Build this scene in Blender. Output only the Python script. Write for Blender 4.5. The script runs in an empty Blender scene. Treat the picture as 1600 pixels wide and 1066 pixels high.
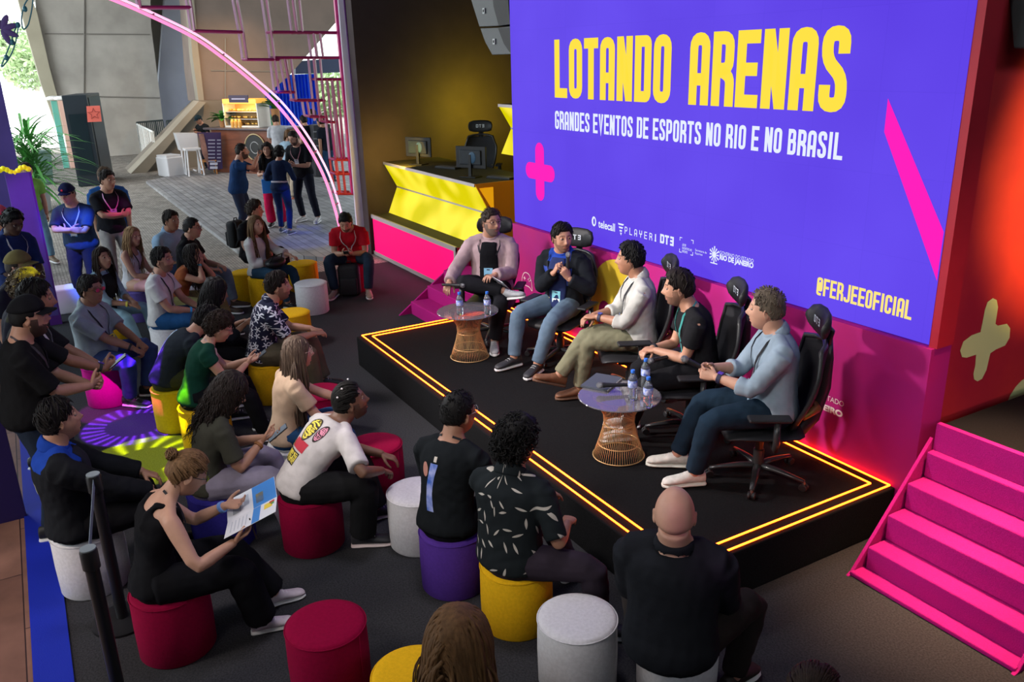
import bpy, bmesh, math, random
import numpy as np
from mathutils import Vector, Matrix
PI = math.pi
R = math.radians
random.seed(4)
RNG = np.random.default_rng(7)
SC = bpy.context.scene
COL = SC.collection

# ---------------------------------------------------------------- camera, sky, exposure
F_PX, PITCH, ROLL, YAW = 1315.27, 0.3291, -0.0277, 2.6247
CAM = np.array([3.09743, -4.64786, 3.12])
_fw = np.array([math.cos(YAW) * math.cos(PITCH), math.sin(YAW) * math.cos(PITCH), -math.sin(PITCH)])
_rt = np.array([math.sin(YAW), -math.cos(YAW), 0.0])
_up = np.cross(_rt, _fw)
CRT = math.cos(ROLL) * _rt + math.sin(ROLL) * _up
CUP = -math.sin(ROLL) * _rt + math.cos(ROLL) * _up
cd = bpy.data.cameras.new('camera')
cam = bpy.data.objects.new('camera', cd)
COL.objects.link(cam)
cd.sensor_width = 36.0
cd.lens = F_PX / 1600.0 * 36.0
cd.clip_end = 500
M = Matrix.Identity(4)
for i in range(3):
    M[i][0] = CRT[i]; M[i][1] = CUP[i]; M[i][2] = -_fw[i]; M[i][3] = CAM[i]
cam.matrix_world = M
SC.camera = cam
SC.view_settings.view_transform = 'Standard'
SC.view_settings.look = 'None'
SC.view_settings.gamma = 1
SC.view_settings.use_curve_mapping = False
SC.view_settings.exposure = 0.0
SC.cycles.max_bounces = 6
SC.cycles.diffuse_bounces = 3
SC.cycles.glossy_bounces = 3
SC.cycles.transmission_bounces = 6
SC.cycles.transparent_max_bounces = 8
SC.cycles.sample_clamp_indirect = 4.0
SC.cycles.caustics_reflective = False
SC.cycles.caustics_refractive = False
W = bpy.data.worlds.new('world'); SC.world = W; W.use_nodes = True
_n = W.node_tree.nodes; _l = W.node_tree.links
_sky = _n.new('ShaderNodeTexSky'); _sky.sky_type = 'NISHITA'
_sky.sun_disc = False; _sky.sun_elevation = R(55); _sky.sun_rotation = R(40); _sky.air_density = 1.3; _sky.dust_density = 2.5
_mixw = _n.new('ShaderNodeMix'); _mixw.data_type = 'RGBA'; _mixw.inputs[0].default_value = 0.6
_l.new(_sky.outputs[0], _mixw.inputs[6]); _mixw.inputs[7].default_value = (7.5, 8.2, 8.4, 1)
_l.new(_mixw.outputs[2], _n['Background'].inputs[0])
_n['Background'].inputs[1].default_value = 0.5

def ray(px, py):
    return (px - 800) / F_PX * CRT - (py - 533) / F_PX * CUP + _fw
def atz(px, py, z=0.0):
    d = ray(px, py); return Vector(CAM + (z - CAM[2]) / d[2] * d)
def aty(px, py, y=0.0):
    d = ray(px, py); return Vector(CAM + (y - CAM[1]) / d[1] * d)
def atx(px, py, x=0.0):
    d = ray(px, py); return Vector(CAM + (x - CAM[0]) / d[0] * d)

def area(name, loc, target, size, power, color, size_y=None, spread=None, shape=None):
    l = bpy.data.lights.new(name, 'AREA'); l.energy = power; l.color = color; l.size = size
    if size_y: l.shape = 'RECTANGLE'; l.size_y = size_y
    if spread: l.spread = spread
    o = bpy.data.objects.new(name, l); COL.objects.link(o); o.location = loc
    o.rotation_euler = (Vector(target) - Vector(loc)).to_track_quat('-Z', 'Y').to_euler()
    return o
def spot(name, loc, target, power, color, angle=40, blend=0.6, rad=0.05):
    l = bpy.data.lights.new(name, 'SPOT'); l.energy = power; l.color = color; l.spot_size = R(angle); l.spot_blend = blend
    l.shadow_soft_size = rad
    o = bpy.data.objects.new(name, l); COL.objects.link(o); o.location = loc
    o.rotation_euler = (Vector(target) - Vector(loc)).to_track_quat('-Z', 'Y').to_euler()
    return o
def gobo(o, rays=24, r0=.55, core=.25, k=1.0):
    """break the beam into a dim disc with a ring of bright rays, like the effect lamps on the truss"""
    l = o.data; l.use_nodes = True; N = l.node_tree.nodes; L = l.node_tree.links; e = N['Emission']
    tc = N.new('ShaderNodeTexCoord'); sp = N.new('ShaderNodeSeparateXYZ'); L.new(tc.outputs['Normal'], sp.inputs[0])
    def mt(op, a, b=None):
        n = N.new('ShaderNodeMath'); n.operation = op
        for i, v in enumerate((a, b)):
            if v is None: continue
            if isinstance(v, (int, float)): n.inputs[i].default_value = v
            else: L.new(v, n.inputs[i])
        return n.outputs[0]
    z = mt('ABSOLUTE', sp.outputs[2]); x = mt('DIVIDE', sp.outputs[0], z); y = mt('DIVIDE', sp.outputs[1], z)
    r = mt('DIVIDE', mt('SQRT', mt('ADD', mt('MULTIPLY', x, x), mt('MULTIPLY', y, y))), math.tan(l.spot_size / 2))
    a = mt('ARCTAN2', y, x)
    ray_ = mt('POWER', mt('MULTIPLY', mt('ADD', mt('SINE', mt('ADD', mt('MULTIPLY', a, float(rays)), mt('MULTIPLY', r, 5.0))), 1.0), .5), 2.5)
    ring = mt('MULTIPLY', mt('GREATER_THAN', r, r0), mt('LESS_THAN', r, .95))
    val = mt('MULTIPLY', mt('ADD', mt('MULTIPLY', mt('MULTIPLY', ray_, ring), 2.2), core), k)
    L.new(val, e.inputs['Strength'])
# sunlight outside, added fills for day light under the roof, stage wash, coloured effect lamps
_s = bpy.data.lights.new('sun', 'SUN'); _s.energy = 7.0; _s.angle = R(1); _s.color = (1, .96, .9)
_so = bpy.data.objects.new('sun', _s); COL.objects.link(_so); _so.rotation_euler = (R(18), R(-20), 0)
area('daylight_fill', (-24, -12.5, 5.0), (-26, 1, 1.5), 8.0, 1250, (.93, .97, 1.0), 4.0)  # added fill out of view, brightens the concrete like day light
area('hall_fill', (-19, -4.5, 6.9), (-19, -2.5, 0), 7.0, 600, (.95, .97, 1.0), 5.0)  # added fill below the closed ceiling, brightens the paving
area('stage_wash', (1.2, -6.2, 4.6), (-2.2, -.4, 1.0), .9, 30, (1.0, .92, .86), spread=R(70))
area('stage_wash', (-3.7, -5.3, 3.7), (-1.7, -.5, 1.0), .35, 62, (1.0, .91, .86), spread=R(62))
area('truss_top', (-1.2, -2.6, 5.6), (-1.0, -3.0, 0), .8, 34, (.95, .90, 1.0), spread=R(110))
area('stage_wash', (-6.5, -5.0, 4.8), (-4.2, -.5, 1.0), .6, 46, (1.0, .88, .92), spread=R(70))
area('house_left', (-9.5, -8.0, 4.6), (-7.0, -3.2, .9), 2.5, 165, (.70, .90, 1.0))
area('desk_glow', (-9.1, 1.9, 2.25), (-10.07, 2.4, 2.1), .5, 34, (1.0, .80, .02))
area('desk_glow', (-9.2, .42, 1.7), (-10.07, .55, 1.4), .4, 16, (1.0, .66, .10))
spot('red_wall_amber', (3.8, 1.8, 2.2), (.11, 1.45, 2.25), 2200, (1, .60, .08), 36, 1.0)
spot('red_wall_white', (3.2, .6, 4.5), (.11, 1.6, 3.4), 160, (1, .70, .66), 50, 1.0)
spot('red_wall_low', (3.0, -.6, 2.2), (.11, .9, 1.4), 100, (1, .62, .62), 55, .9)
spot('stairs_magenta', (1.3, -4.6, 2.0), (.80, -.15, .55), 68, (1.0, .12, .95), 24, .5, .1)
area('stairs_top', (.95, .1, 4.6), (.8, -.25, .3), .4, 22, (1.0, .55, .30), spread=R(28))
area('pink_box_glow', (-8.4, .14, .38), (-8.4, -1.2, .0), 2.6, 14, (1.0, .12, .35), .3)
area('aisle_fill', (-1.2, -7.5, 3.6), (-2.0, -5.6, 0), .8, 26, (1.0, .85, .75), spread=R(80))  # added fill that brightens the plank floor
gobo(spot('violet_gobo', (-4.4, -4.25, 5.2), (-4.76, -4.16, 0), 11000, (.24, .03, 1.0), 10.5, .08, .01), 26, .55, .30)
spot('magenta_gobo', (-3.2, -4.4, 3.4), (-5.12, -4.36, .2), 1500, (1.0, .02, .9), 8, .3, .02)
gobo(spot('lemon_gobo', (-4.35, -4.15, 5.2), (-3.92, -4.20, 0), 12000, (.85, 1.0, .0), 11, .08, .01), 14, .50, .35)
spot('lemon_head_spot', (-4.7, -3.2, 4.6), tuple(atz(44, 446, 1.53)), 1700, (.9, 1.0, .0), 4, .4, .02)
spot('blue_spot', (-6.2, -5.0, 4.4), tuple(atz(112, 345, 1.3)), 4200, (.04, .14, 1.0), 11, .6)
spot('magenta_spot', (-5.8, -4.4, 4.4), tuple(atz(190, 328, 1.2)), 900, (1.0, .02, .55), 5, .5)
spot('violet_panel_spot', (-6.6, -4.3, 3.4), (-8.75, -4.6, 1.4), 300, (.75, .10, 1.0), 22, .9)
spot('blue_floor_spot', (-8.0, -2.0, 4.6), (-11.6, -.45, 0), 900, (.02, .10, 1.0), 14, .8)
spot('blue_leg_spot', (-9.0, -1.6, 4.2), (-12.3, -.35, .5), 1200, (.02, .10, 1.0), 9, .6)
spot('cafe_downlight', (-23.0, 1.2, 4.6), (-25.2, 1.6, 2.2), 520, (1.0, .58, .26), 100, 1.0)
spot('blue_wall_wash', (-27.5, 1.5, 4.2), (-32, -.2, 3.2), 900, (.62, .70, 1.0), 70, 1.0)
spot('cafe_downlight', (-21.5, 1.0, 4.8), (-22.5, 1.0, 1.0), 200, (1.0, .72, .5), 90, 1.0)


# ---------------------------------------------------------------- materials
MATS = {}
def mat(name, color, rough=0.6, metal=0.0, emit=None, es=0.0, noise=0.0, nscale=20.0, bump=0.0, bscale=60.0, spec=0.3,
        alpha=None, trans=0.0, coat=0.0, sheen=0.0, stretch=None, color2=None):
    """one procedural material; noise mixes color towards color2 (default a darker tint)"""
    if name in MATS: return MATS[name]
    m = bpy.data.materials.new(name); m.use_nodes = True; MATS[name] = m
    nt = m.node_tree; N = nt.nodes; L = nt.links
    b = N['Principled BSDF']
    c = tuple(color) + (1,)
    b.inputs['Base Color'].default_value = c; b.inputs['Roughness'].default_value = rough
    b.inputs['Metallic'].default_value = metal; b.inputs['Specular IOR Level'].default_value = spec
    if coat: b.inputs['Coat Weight'].default_value = coat
    if sheen: b.inputs['Sheen Weight'].default_value = sheen
    if trans: b.inputs['Transmission Weight'].default_value = trans; b.inputs['IOR'].default_value = 1.45
    if emit: b.inputs['Emission Color'].default_value = tuple(emit) + (1,); b.inputs['Emission Strength'].default_value = es
    tc = None
    if noise or bump:
        tc = N.new('ShaderNodeTexCoord'); mp = N.new('ShaderNodeMapping'); L.new(tc.outputs['Object'], mp.inputs[0])
        if stretch: mp.inputs['Scale'].default_value = stretch
    if noise:
        n = N.new('ShaderNodeTexNoise'); n.inputs['Scale'].default_value = nscale; n.inputs['Detail'].default_value = 4
        L.new(mp.outputs[0], n.inputs['Vector'])
        rp = N.new('ShaderNodeValToRGB'); rp.color_ramp.elements[0].position = .35; rp.color_ramp.elements[1].position = .68
        c2 = color2 or tuple(v * (1 - noise) for v in color)
        rp.color_ramp.elements[0].color = tuple(c2) + (1,); rp.color_ramp.elements[1].color = c
        L.new(n.outputs[0], rp.inputs[0]); L.new(rp.outputs[0], b.inputs['Base Color'])
    if bump:
        n2 = N.new('ShaderNodeTexNoise'); n2.inputs['Scale'].default_value = bscale; n2.inputs['Detail'].default_value = 3
        L.new(mp.outputs[0], n2.inputs['Vector'])
        bp = N.new('ShaderNodeBump'); bp.inputs['Strength'].default_value = bump; bp.inputs['Distance'].default_value = 0.01
        L.new(n2.outputs[0], bp.inputs['Height']); L.new(bp.outputs[0], b.inputs['Normal'])
    return m
def cloth(c, name=None, rough=0.9, bump=.35):
    key = 'cloth_%.3f_%.3f_%.3f' % tuple(c)
    return mat(name or key, c, rough, noise=.22, nscale=9, bump=bump, bscale=22, spec=.08)

# ---------------------------------------------------------------- mesh helpers
class MB:
    """collects faces with material slots, linked as one mesh object"""
    def __init__(s): s.v = []; s.f = []; s.m = []; s.mats = []
    def slot(s, m):
        if m is None: return 0
        if m not in s.mats: s.mats.append(m)
        return s.mats.index(m)
    def add(s, v, f, m=None):
        k = len(s.v); i = s.slot(m)
        s.v += [tuple(p) for p in v]; s.f += [tuple(a + k for a in q) for q in f]; s.m += [i] * len(f)
        return s
    def box(s, c, d, m=None, rot=None):
        v = [Vector((x * d[0] / 2, y * d[1] / 2, z * d[2] / 2)) for x in (-1, 1) for y in (-1, 1) for z in (-1, 1)]
        if rot is not None:
            Q = rot if isinstance(rot, Matrix) else Matrix.Rotation(rot, 3, 'Z')
            v = [Q @ p for p in v]
        v = [p + Vector(c) for p in v]
        return s.add(v, [(0, 1, 3, 2), (4, 6, 7, 5), (0, 4, 5, 1), (2, 3, 7, 6), (0, 2, 6, 4), (1, 5, 7, 3)], m)
    def bx(s, x0, x1, y0, y1, z0, z1, m=None):
        return s.box(((x0 + x1) / 2, (y0 + y1) / 2, (z0 + z1) / 2), (x1 - x0, y1 - y0, z1 - z0), m)
    def tube(s, pts, r, m=None, n=8, closed=False, flat=None):
        pts = [Vector(p) for p in pts]; N = len(pts)
        rs = r if isinstance(r, (list, tuple)) else [r] * N
        v = []; f = []; ref = None
        for i, p in enumerate(pts):
            a = pts[(i - 1) % N] if (closed or i > 0) else p
            b = pts[(i + 1) % N] if (closed or i < N - 1) else p
            t = (b - a).normalized() if (b - a).length > 1e-9 else Vector((0, 0, 1))
            if ref is None:
                ref = Vector((0, 0, 1)) if abs(t.z) < .9 else Vector((1, 0, 0))
            u = (ref - t * ref.dot(t))
            u = u.normalized() if u.length > 1e-6 else t.orthogonal().normalized()
            w = t.cross(u); ref = u
            for k in range(n):
                an = 2 * PI * k / n
                fu = rs[i] * (flat or 1)
                v.append(p + u * (fu * math.cos(an)) + w * (rs[i] * math.sin(an)))
        for i in range(N if closed else N - 1):
            for k in range(n):
                j = (i + 1) % N
                f.append((i * n + k, i * n + (k + 1) % n, j * n + (k + 1) % n, j * n + k))
        if not closed:
            f.append(tuple(range(n))[::-1]); f.append(tuple((N - 1) * n + k for k in range(n)))
        return s.add(v, f, m)
    def lathe(s, prof, m=None, n=24, c=(0, 0, 0), axis=None):
        v = []; f = []; P = len(prof)
        for k in range(n):
            a = 2 * PI * k / n
            for (r_, z) in prof:
                p = Vector((r_ * math.cos(a), r_ * math.sin(a), z))
                if axis is not None: p = axis @ p
                v.append(p + Vector(c))
        for k in range(n):
            j = (k + 1) % n
            for i in range(P - 1):
                f.append((k * P + i, j * P + i, j * P + i + 1, k * P + i + 1))
        if prof[0][0] > 1e-5: f.append(tuple(k * P for k in range(n))[::-1])
        if prof[-1][0] > 1e-5: f.append(tuple(k * P + P - 1 for k in range(n)))
        return s.add(v, f, m)
    def prism(s, pts, off, m=None):
        """polygon pts (3D, planar) extruded by vector off"""
        n = len(pts); off = Vector(off)
        v = [Vector(p) for p in pts] + [Vector(p) + off for p in pts]
        f = [tuple(range(n))[::-1], tuple(range(n, 2 * n))] + [(i, (i + 1) % n, n + (i + 1) % n, n + i) for i in range(n)]
        return s.add(v, f, m)
    def ell(s, c, r, m=None, n=12, k=8, rot=None):
        prof = [(math.sin(PI * i / k), -math.cos(PI * i / k)) for i in range(k + 1)]
        prof[0] = (0, -1); prof[-1] = (0, 1)
        S = Matrix.Diagonal(Vector(r)); Q = (rot @ S) if rot is not None else S
        return s.lathe(prof, m, n, c, Q)
    def build(s, name, parent=None, m=None, smooth=False, bevel=0, bseg=2, loc=None, rotz=None, auto=None):
        me = bpy.data.meshes.new(name)
        me.from_pydata(s.v, [], s.f)
        ms = s.mats or ([m] if m else [])
        for q in ms: me.materials.append(q)
        if s.mats: me.polygons.foreach_set('material_index', s.m)
        bm = bmesh.new(); bm.from_mesh(me)
        bmesh.ops.remove_doubles(bm, verts=bm.verts, dist=1e-6)
        bmesh.ops.recalc_face_normals(bm, faces=bm.faces)
        bm.to_mesh(me); bm.free()
        if smooth: me.polygons.foreach_set('use_smooth', [True] * len(me.polygons))
        me.update()
        o = bpy.data.objects.new(name, me); COL.objects.link(o)
        if parent: o.parent = parent
        if loc is not None: o.location = loc
        if rotz is not None: o.rotation_euler[2] = rotz
        if bevel:
            b = o.modifiers.new('bevel', 'BEVEL'); b.width = bevel; b.segments = bseg; b.limit_method = 'ANGLE'
        if smooth and auto:
            try: me.set_sharp_from_angle(angle=R(auto))
            except Exception: pass
        return o
def tag(o, label=None, cat=None, group=None, kind=None):
    if label: o['label'] = label
    if cat: o['category'] = cat
    if group: o['group'] = group
    if kind: o['kind'] = kind
    return o
def empty(name, loc=(0, 0, 0), rz=0.0, label=None, cat=None, group=None):
    o = bpy.data.objects.new(name, None); COL.objects.link(o); o.location = loc; o.rotation_euler[2] = rz
    o.empty_display_size = .1
    return tag(o, label, cat, group)
def dup(root, loc, rz, label, group=None):
    r = root.copy(); COL.objects.link(r); r.location = loc; r.rotation_euler[2] = rz
    r['label'] = label
    if group: r['group'] = group
    for ch in list(root.children):
        c = ch.copy(); COL.objects.link(c); c.parent = r
        for g in list(ch.children):
            d = g.copy(); COL.objects.link(d); d.parent = c
    return r
# ---------------------------------------------------------------- people
def V3(*a): return np.array(a[0] if len(a) == 1 else a, dtype=float)
def nrm(v): v = V3(v); return v / max(1e-9, np.linalg.norm(v))
def rotv(v, ax, an):
    ax = nrm(ax); c = math.cos(an); s = math.sin(an)
    return v * c + np.cross(ax, v) * s + ax * np.dot(ax, v) * (1 - c)
def Rz(a): return np.array([[math.cos(a), -math.sin(a), 0], [math.sin(a), math.cos(a), 0], [0, 0, 1]])
def Rx(a): return np.array([[1, 0, 0], [0, math.cos(a), -math.sin(a)], [0, math.sin(a), math.cos(a)]])
def Ry(a): return np.array([[math.cos(a), 0, math.sin(a)], [0, 1, 0], [-math.sin(a), 0, math.cos(a)]])

class G:
    """numpy geometry bag: vertices, quads/tris, material slot per face"""
    def __init__(s): s.v = []; s.f = []; s.m = []; s.n = 0
    def add(s, v, f, m=0):
        v = np.asarray(v, float); k = s.n
        s.v.append(v); s.n += len(v)
        s.f += [tuple(int(a) + k for a in q) for q in f]
        s.m += ([m] * len(f) if np.isscalar(m) else list(m))
        return s
    def rings(s, rings, n=14, m=0, cap=True, rnd=0.0):
        """rings: (centre, u, v, ru, rv)"""
        an = np.arange(n) * 2 * PI / n; c = np.cos(an)[:, None]; sn = np.sin(an)[:, None]
        V = [V3(r[0]) + c * V3(r[1]) * r[3] + sn * V3(r[2]) * r[4] for r in rings]
        V = np.concatenate(V); F = []
        K = len(rings)
        for i in range(K - 1):
            for k in range(n):
                F.append((i * n + k, i * n + (k + 1) % n, (i + 1) * n + (k + 1) % n, (i + 1) * n + k))
        if cap:
            F.append(tuple(range(n))[::-1]); F.append(tuple((K - 1) * n + k for k in range(n)))
        return s.add(V, F, m)
    def limb(s, pts, rad, n=12, m=0, flat=1.0, side=None, rnd=True):
        """tapering limb through pts (few joints), smooth radii; rounded ends"""
        pts = [V3(p) for p in pts]
        rings = []; ref = nrm(side) if side is not None else None
        K = len(pts)
        for i, p in enumerate(pts):
            a = pts[max(0, i - 1)]; b = pts[min(K - 1, i + 1)]
            t = nrm(b - a)
            if ref is None: ref = V3(0, 0, 1) if abs(t[2]) < .9 else V3(1, 0, 0)
            u = ref - t * np.dot(ref, t)
            u = nrm(u) if np.linalg.norm(u) > 1e-4 else nrm(np.cross(t, V3(.3, .5, .8)))
            ref = u; w = np.cross(t, u)
            r = rad[i]
            if i == 0 and rnd: rings.append((p - t * r * .6, u, w, r * .55, r * .55 * flat))
            rings.append((p, u, w, r, r * flat))
            if i == K - 1 and rnd: rings.append((p + t * r * .6, u, w, r * .55, r * .55 * flat))
        return s.rings(rings, n, m)
    def arr(s): return (np.concatenate(s.v) if s.v else np.zeros((0, 3))), s.f, s.m

def interp(pa, pb, ts): return [pa + (pb - pa) * t for t in ts]

def make_mesh(name, v, f, m, mats, smooth=True):
    me = bpy.data.meshes.new(name)
    v = np.asarray(v, dtype=np.float32)
    ln = np.fromiter((len(q) for q in f), dtype=np.int32, count=len(f))
    me.vertices.add(len(v)); me.vertices.foreach_set('co', v.ravel())
    idx = np.fromiter((i for q in f for i in q), dtype=np.int32, count=int(ln.sum()))
    me.loops.add(len(idx)); me.loops.foreach_set('vertex_index', idx)
    me.polygons.add(len(f))
    st = np.concatenate([[0], np.cumsum(ln)[:-1]]).astype(np.int32)
    me.polygons.foreach_set('loop_start', st)
    for q in mats: me.materials.append(q)
    me.polygons.foreach_set('material_index', np.array(m, dtype=np.int32))
    me.polygons.foreach_set('use_smooth', [smooth] * len(f))
    me.update(calc_edges=True); me.validate()
    return me
def put(name, me, parent=None):
    o = bpy.data.objects.new(name, me); COL.objects.link(o)
    if parent: o.parent = parent
    return o

# jobs: volumes fused by a voxel remesh, all evaluated in one go
JOBS = []
def job(g, voxel, smooth=3, post=None):
    v, f, m = g.arr()
    JOBS.append([v, f, voxel, smooth, post, None]); return len(JOBS) - 1
def run_jobs():
    obs = []
    for j in JOBS:
        me = bpy.data.meshes.new('tmp'); me.from_pydata(j[0].tolist(), [], j[1])
        bm = bmesh.new(); bm.from_mesh(me); bmesh.ops.recalc_face_normals(bm, faces=bm.faces); bm.to_mesh(me); bm.free()
        o = bpy.data.objects.new('tmp', me); COL.objects.link(o)
        r = o.modifiers.new('r', 'REMESH'); r.mode = 'VOXEL'; r.voxel_size = j[2]; r.adaptivity = 0
        if j[3]:
            s = o.modifiers.new('s', 'SMOOTH'); s.factor = .5; s.iterations = j[3]
        obs.append(o)
    dg = bpy.context.evaluated_depsgraph_get(); dg.update()
    for j, o in zip(JOBS, obs):
        e = o.evaluated_get(dg); me = e.to_mesh()
        v = np.empty(len(me.vertices) * 3); me.vertices.foreach_get('co', v); v = v.reshape(-1, 3)
        q = np.empty(len(me.loops), dtype=np.int32); me.loops.foreach_get('vertex_index', q)
        nm = np.empty(len(me.vertices) * 3); me.vertices.foreach_get('normal', nm); nm = nm.reshape(-1, 3)
        lt = np.empty(len(me.polygons), dtype=np.int32); me.polygons.foreach_get('loop_total', lt)
        if lt.size and lt.min() == 4 and lt.max() == 4: F = q.reshape(-1, 4)
        else:
            F = []; k = 0
            for t in lt: F.append(tuple(q[k:k + t])); k += t
        if j[4]: v = j[4](v, nm)
        j[5] = (v, F)
        e.to_mesh_clear()
    for o in obs:
        me = o.data; bpy.data.objects.remove(o); bpy.data.meshes.remove(me)

def wrinkle(seed, amp, freq):
    r = np.random.default_rng(seed)
    D = r.normal(size=(7, 3)); D /= np.linalg.norm(D, axis=1)[:, None]
    K = freq * (0.5 + r.random(7) * 1.3); ph = r.random(7) * 6.28
    E = r.normal(size=(7, 3)) * freq * .25; p2 = r.random(7) * 6.28
    def fn(v, nm):
        a = np.zeros(len(v))
        for i in range(7):
            a += np.abs(np.sin(v @ D[i] * K[i] + 1.6 * np.sin(v @ E[i] + p2[i]) + ph[i])) - .6
        return v + nm * (a[:, None] * amp / 3.0)
    return fn

# ---- head template ---------------------------------------------------------
def ico(sub):
    bm = bmesh.new(); bmesh.ops.create_icosphere(bm, subdivisions=sub, radius=1)
    v = np.array([p.co[:] for p in bm.verts]); f = [tuple(q.index for q in p.verts) for p in bm.faces]; bm.free()
    return v, f
def g3(p, c, s):
    d = (p - V3(c)) / V3(s); return np.exp(-(d * d).sum(1))
def sm(x, a, b):
    t = np.clip((x - a) / (b - a), 0, 1); return t * t * (3 - 2 * t)
def head_base(d):
    """skull and jaw, without features: unit directions -> points; face is +y, up +z"""
    x, y, z = d[:, 0], d[:, 1], d[:, 2]
    X = x * .077; Y = y * .098; Z = z * .120
    low = sm(-z, .05, 1.0)
    X = X * (1 - .25 * low) * (1 + .05 * g3(d, (0, -.3, .4), (2, .8, .5)))
    fr = sm(y, -.1, .7)
    Y = Y + fr * low * .012
    back = sm(-y, -.15, .6)
    Y = Y + back * sm(-z, .1, .8) * .040
    Y = Y - .006 * sm(z, .5, .95) * sm(y, 0, .8)
    Z = np.where(z < 0, Z * (1 + .0 * fr) + back * low * .018, Z)
    # flatter face
    Y = np.where((y > .6), Y - (y - .6) * .022, Y)
    return np.stack([X, Y, Z], 1)
HV, HF = ico(5)
_b = head_base(HV)
HB = _b.copy()
def head_features(p, fem=False):
    q = p.copy()
    fr = (p[:, 1] > 0)
    ax = np.abs(p[:, 0])
    pa = np.stack([ax, p[:, 1], p[:, 2]], 1)
    y = np.zeros(len(p))
    y -= .0095 * g3(pa, (.030, .085, .016), (.019, .05, .013))          # eye sockets
    y += .0045 * g3(pa, (.026, .09, .036), (.030, .05, .009)) * (.5 if fem else 1)  # brow
    y += .006 * g3(pa, (.0, .095, .018), (.009, .05, .020))              # bridge
    y += .022 * g3(pa, (.0, .095, -.022), (.0115, .05, .015))           # nose tip
    y += .012 * g3(pa, (.0, .095, -.005), (.009, .05, .020))
    y += .007 * g3(pa, (.013, .09, -.028), (.008, .05, .008))            # nostrils wings
    y += .0065 * g3(pa, (.0, .09, -.052), (.022, .05, .006))              # upper lip
    y += .0075 * g3(pa, (.0, .09, -.066), (.018, .05, .006))              # lower lip
    y -= .0045 * g3(pa, (.0, .09, -.059), (.024, .05, .0028))             # mouth line
    y -= .003 * g3(pa, (.0, .09, -.078), (.02, .05, .007))
    y += .008 * g3(pa, (.0, .09, -.100), (.021, .06, .016))              # chin
    y += .004 * g3(pa, (.045, .07, -.014), (.018, .05, .018))             # cheekbone
    y -= .004 * g3(pa, (.045, .06, -.055), (.018, .05, .02))
    q[:, 1] += np.where(fr, y, 0)
    q[:, 0] -= np.sign(p[:, 0]) * np.where(fr, .004 * g3(pa, (.07, .05, -.01), (.02, .03, .03)), 0)
    return q
HEADM = head_features(HB); HEADF = head_features(HB, True)
def region_masks(p):
    ax = np.abs(p[:, 0]); y, z = p[:, 1], p[:, 2]
    lips = (y > .075) & (ax < .021) & (z > -.069 + ax * .3) & (z < -.0495 - ax * .3)
    brow = (y > .06) & (ax > .012) & (ax < .046) & (np.abs(z - (.0365 + .003 * np.sin(ax * 70) - (ax > .038) * (ax - .038) * .4)) < .0046)
    beard = (((z < -.040) & (y > -.005 + .0 * z) & ~lips & (y > .0)) | ((ax > .055) & (z < .0) & (y > .005) & (y < .045))) & ~((z > -.048) & (ax < .035) & (z > -.045))
    must = (y > .07) & (ax < .032) & (z > -.050) & (z < -.039)
    return lips, brow, beard | must
_fc = lambda P, Fa: P[Fa].mean(1)
HFA = np.array(HF)
def scalp_mask(p, style):
    """1 where hair grows"""
    ax = np.abs(p[:, 0]); y, z = p[:, 1], p[:, 2]
    line = .070 - .0 * ax                       # forehead hairline
    front = sm(z, .064, .080) 
    lowback = -.075 if style != 'fade' else -.045
    side = np.where(y > .035, sm(z, .030, .052) * sm(-y, -.085, -.060) + front, 0)
    mid = np.where((y <= .035) & (y > .0), sm(z, .008, .022), 0)      # above the ear / sideburn
    ear = np.where((y <= .0) & (y > -.03), sm(z, -.0 - .03 * (-y / .03), .016 - .03 * (-y / .03)), 0)
    rear = np.where(y <= -.03, sm(z, lowback, lowback + .02), 0)
    m = np.maximum.reduce([np.where(y > .035, np.clip(np.maximum(front, sm(z, .03, .05) * sm(.068 - y, 0, .012)), 0, 1), 0), mid, ear, rear])
    return m

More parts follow.
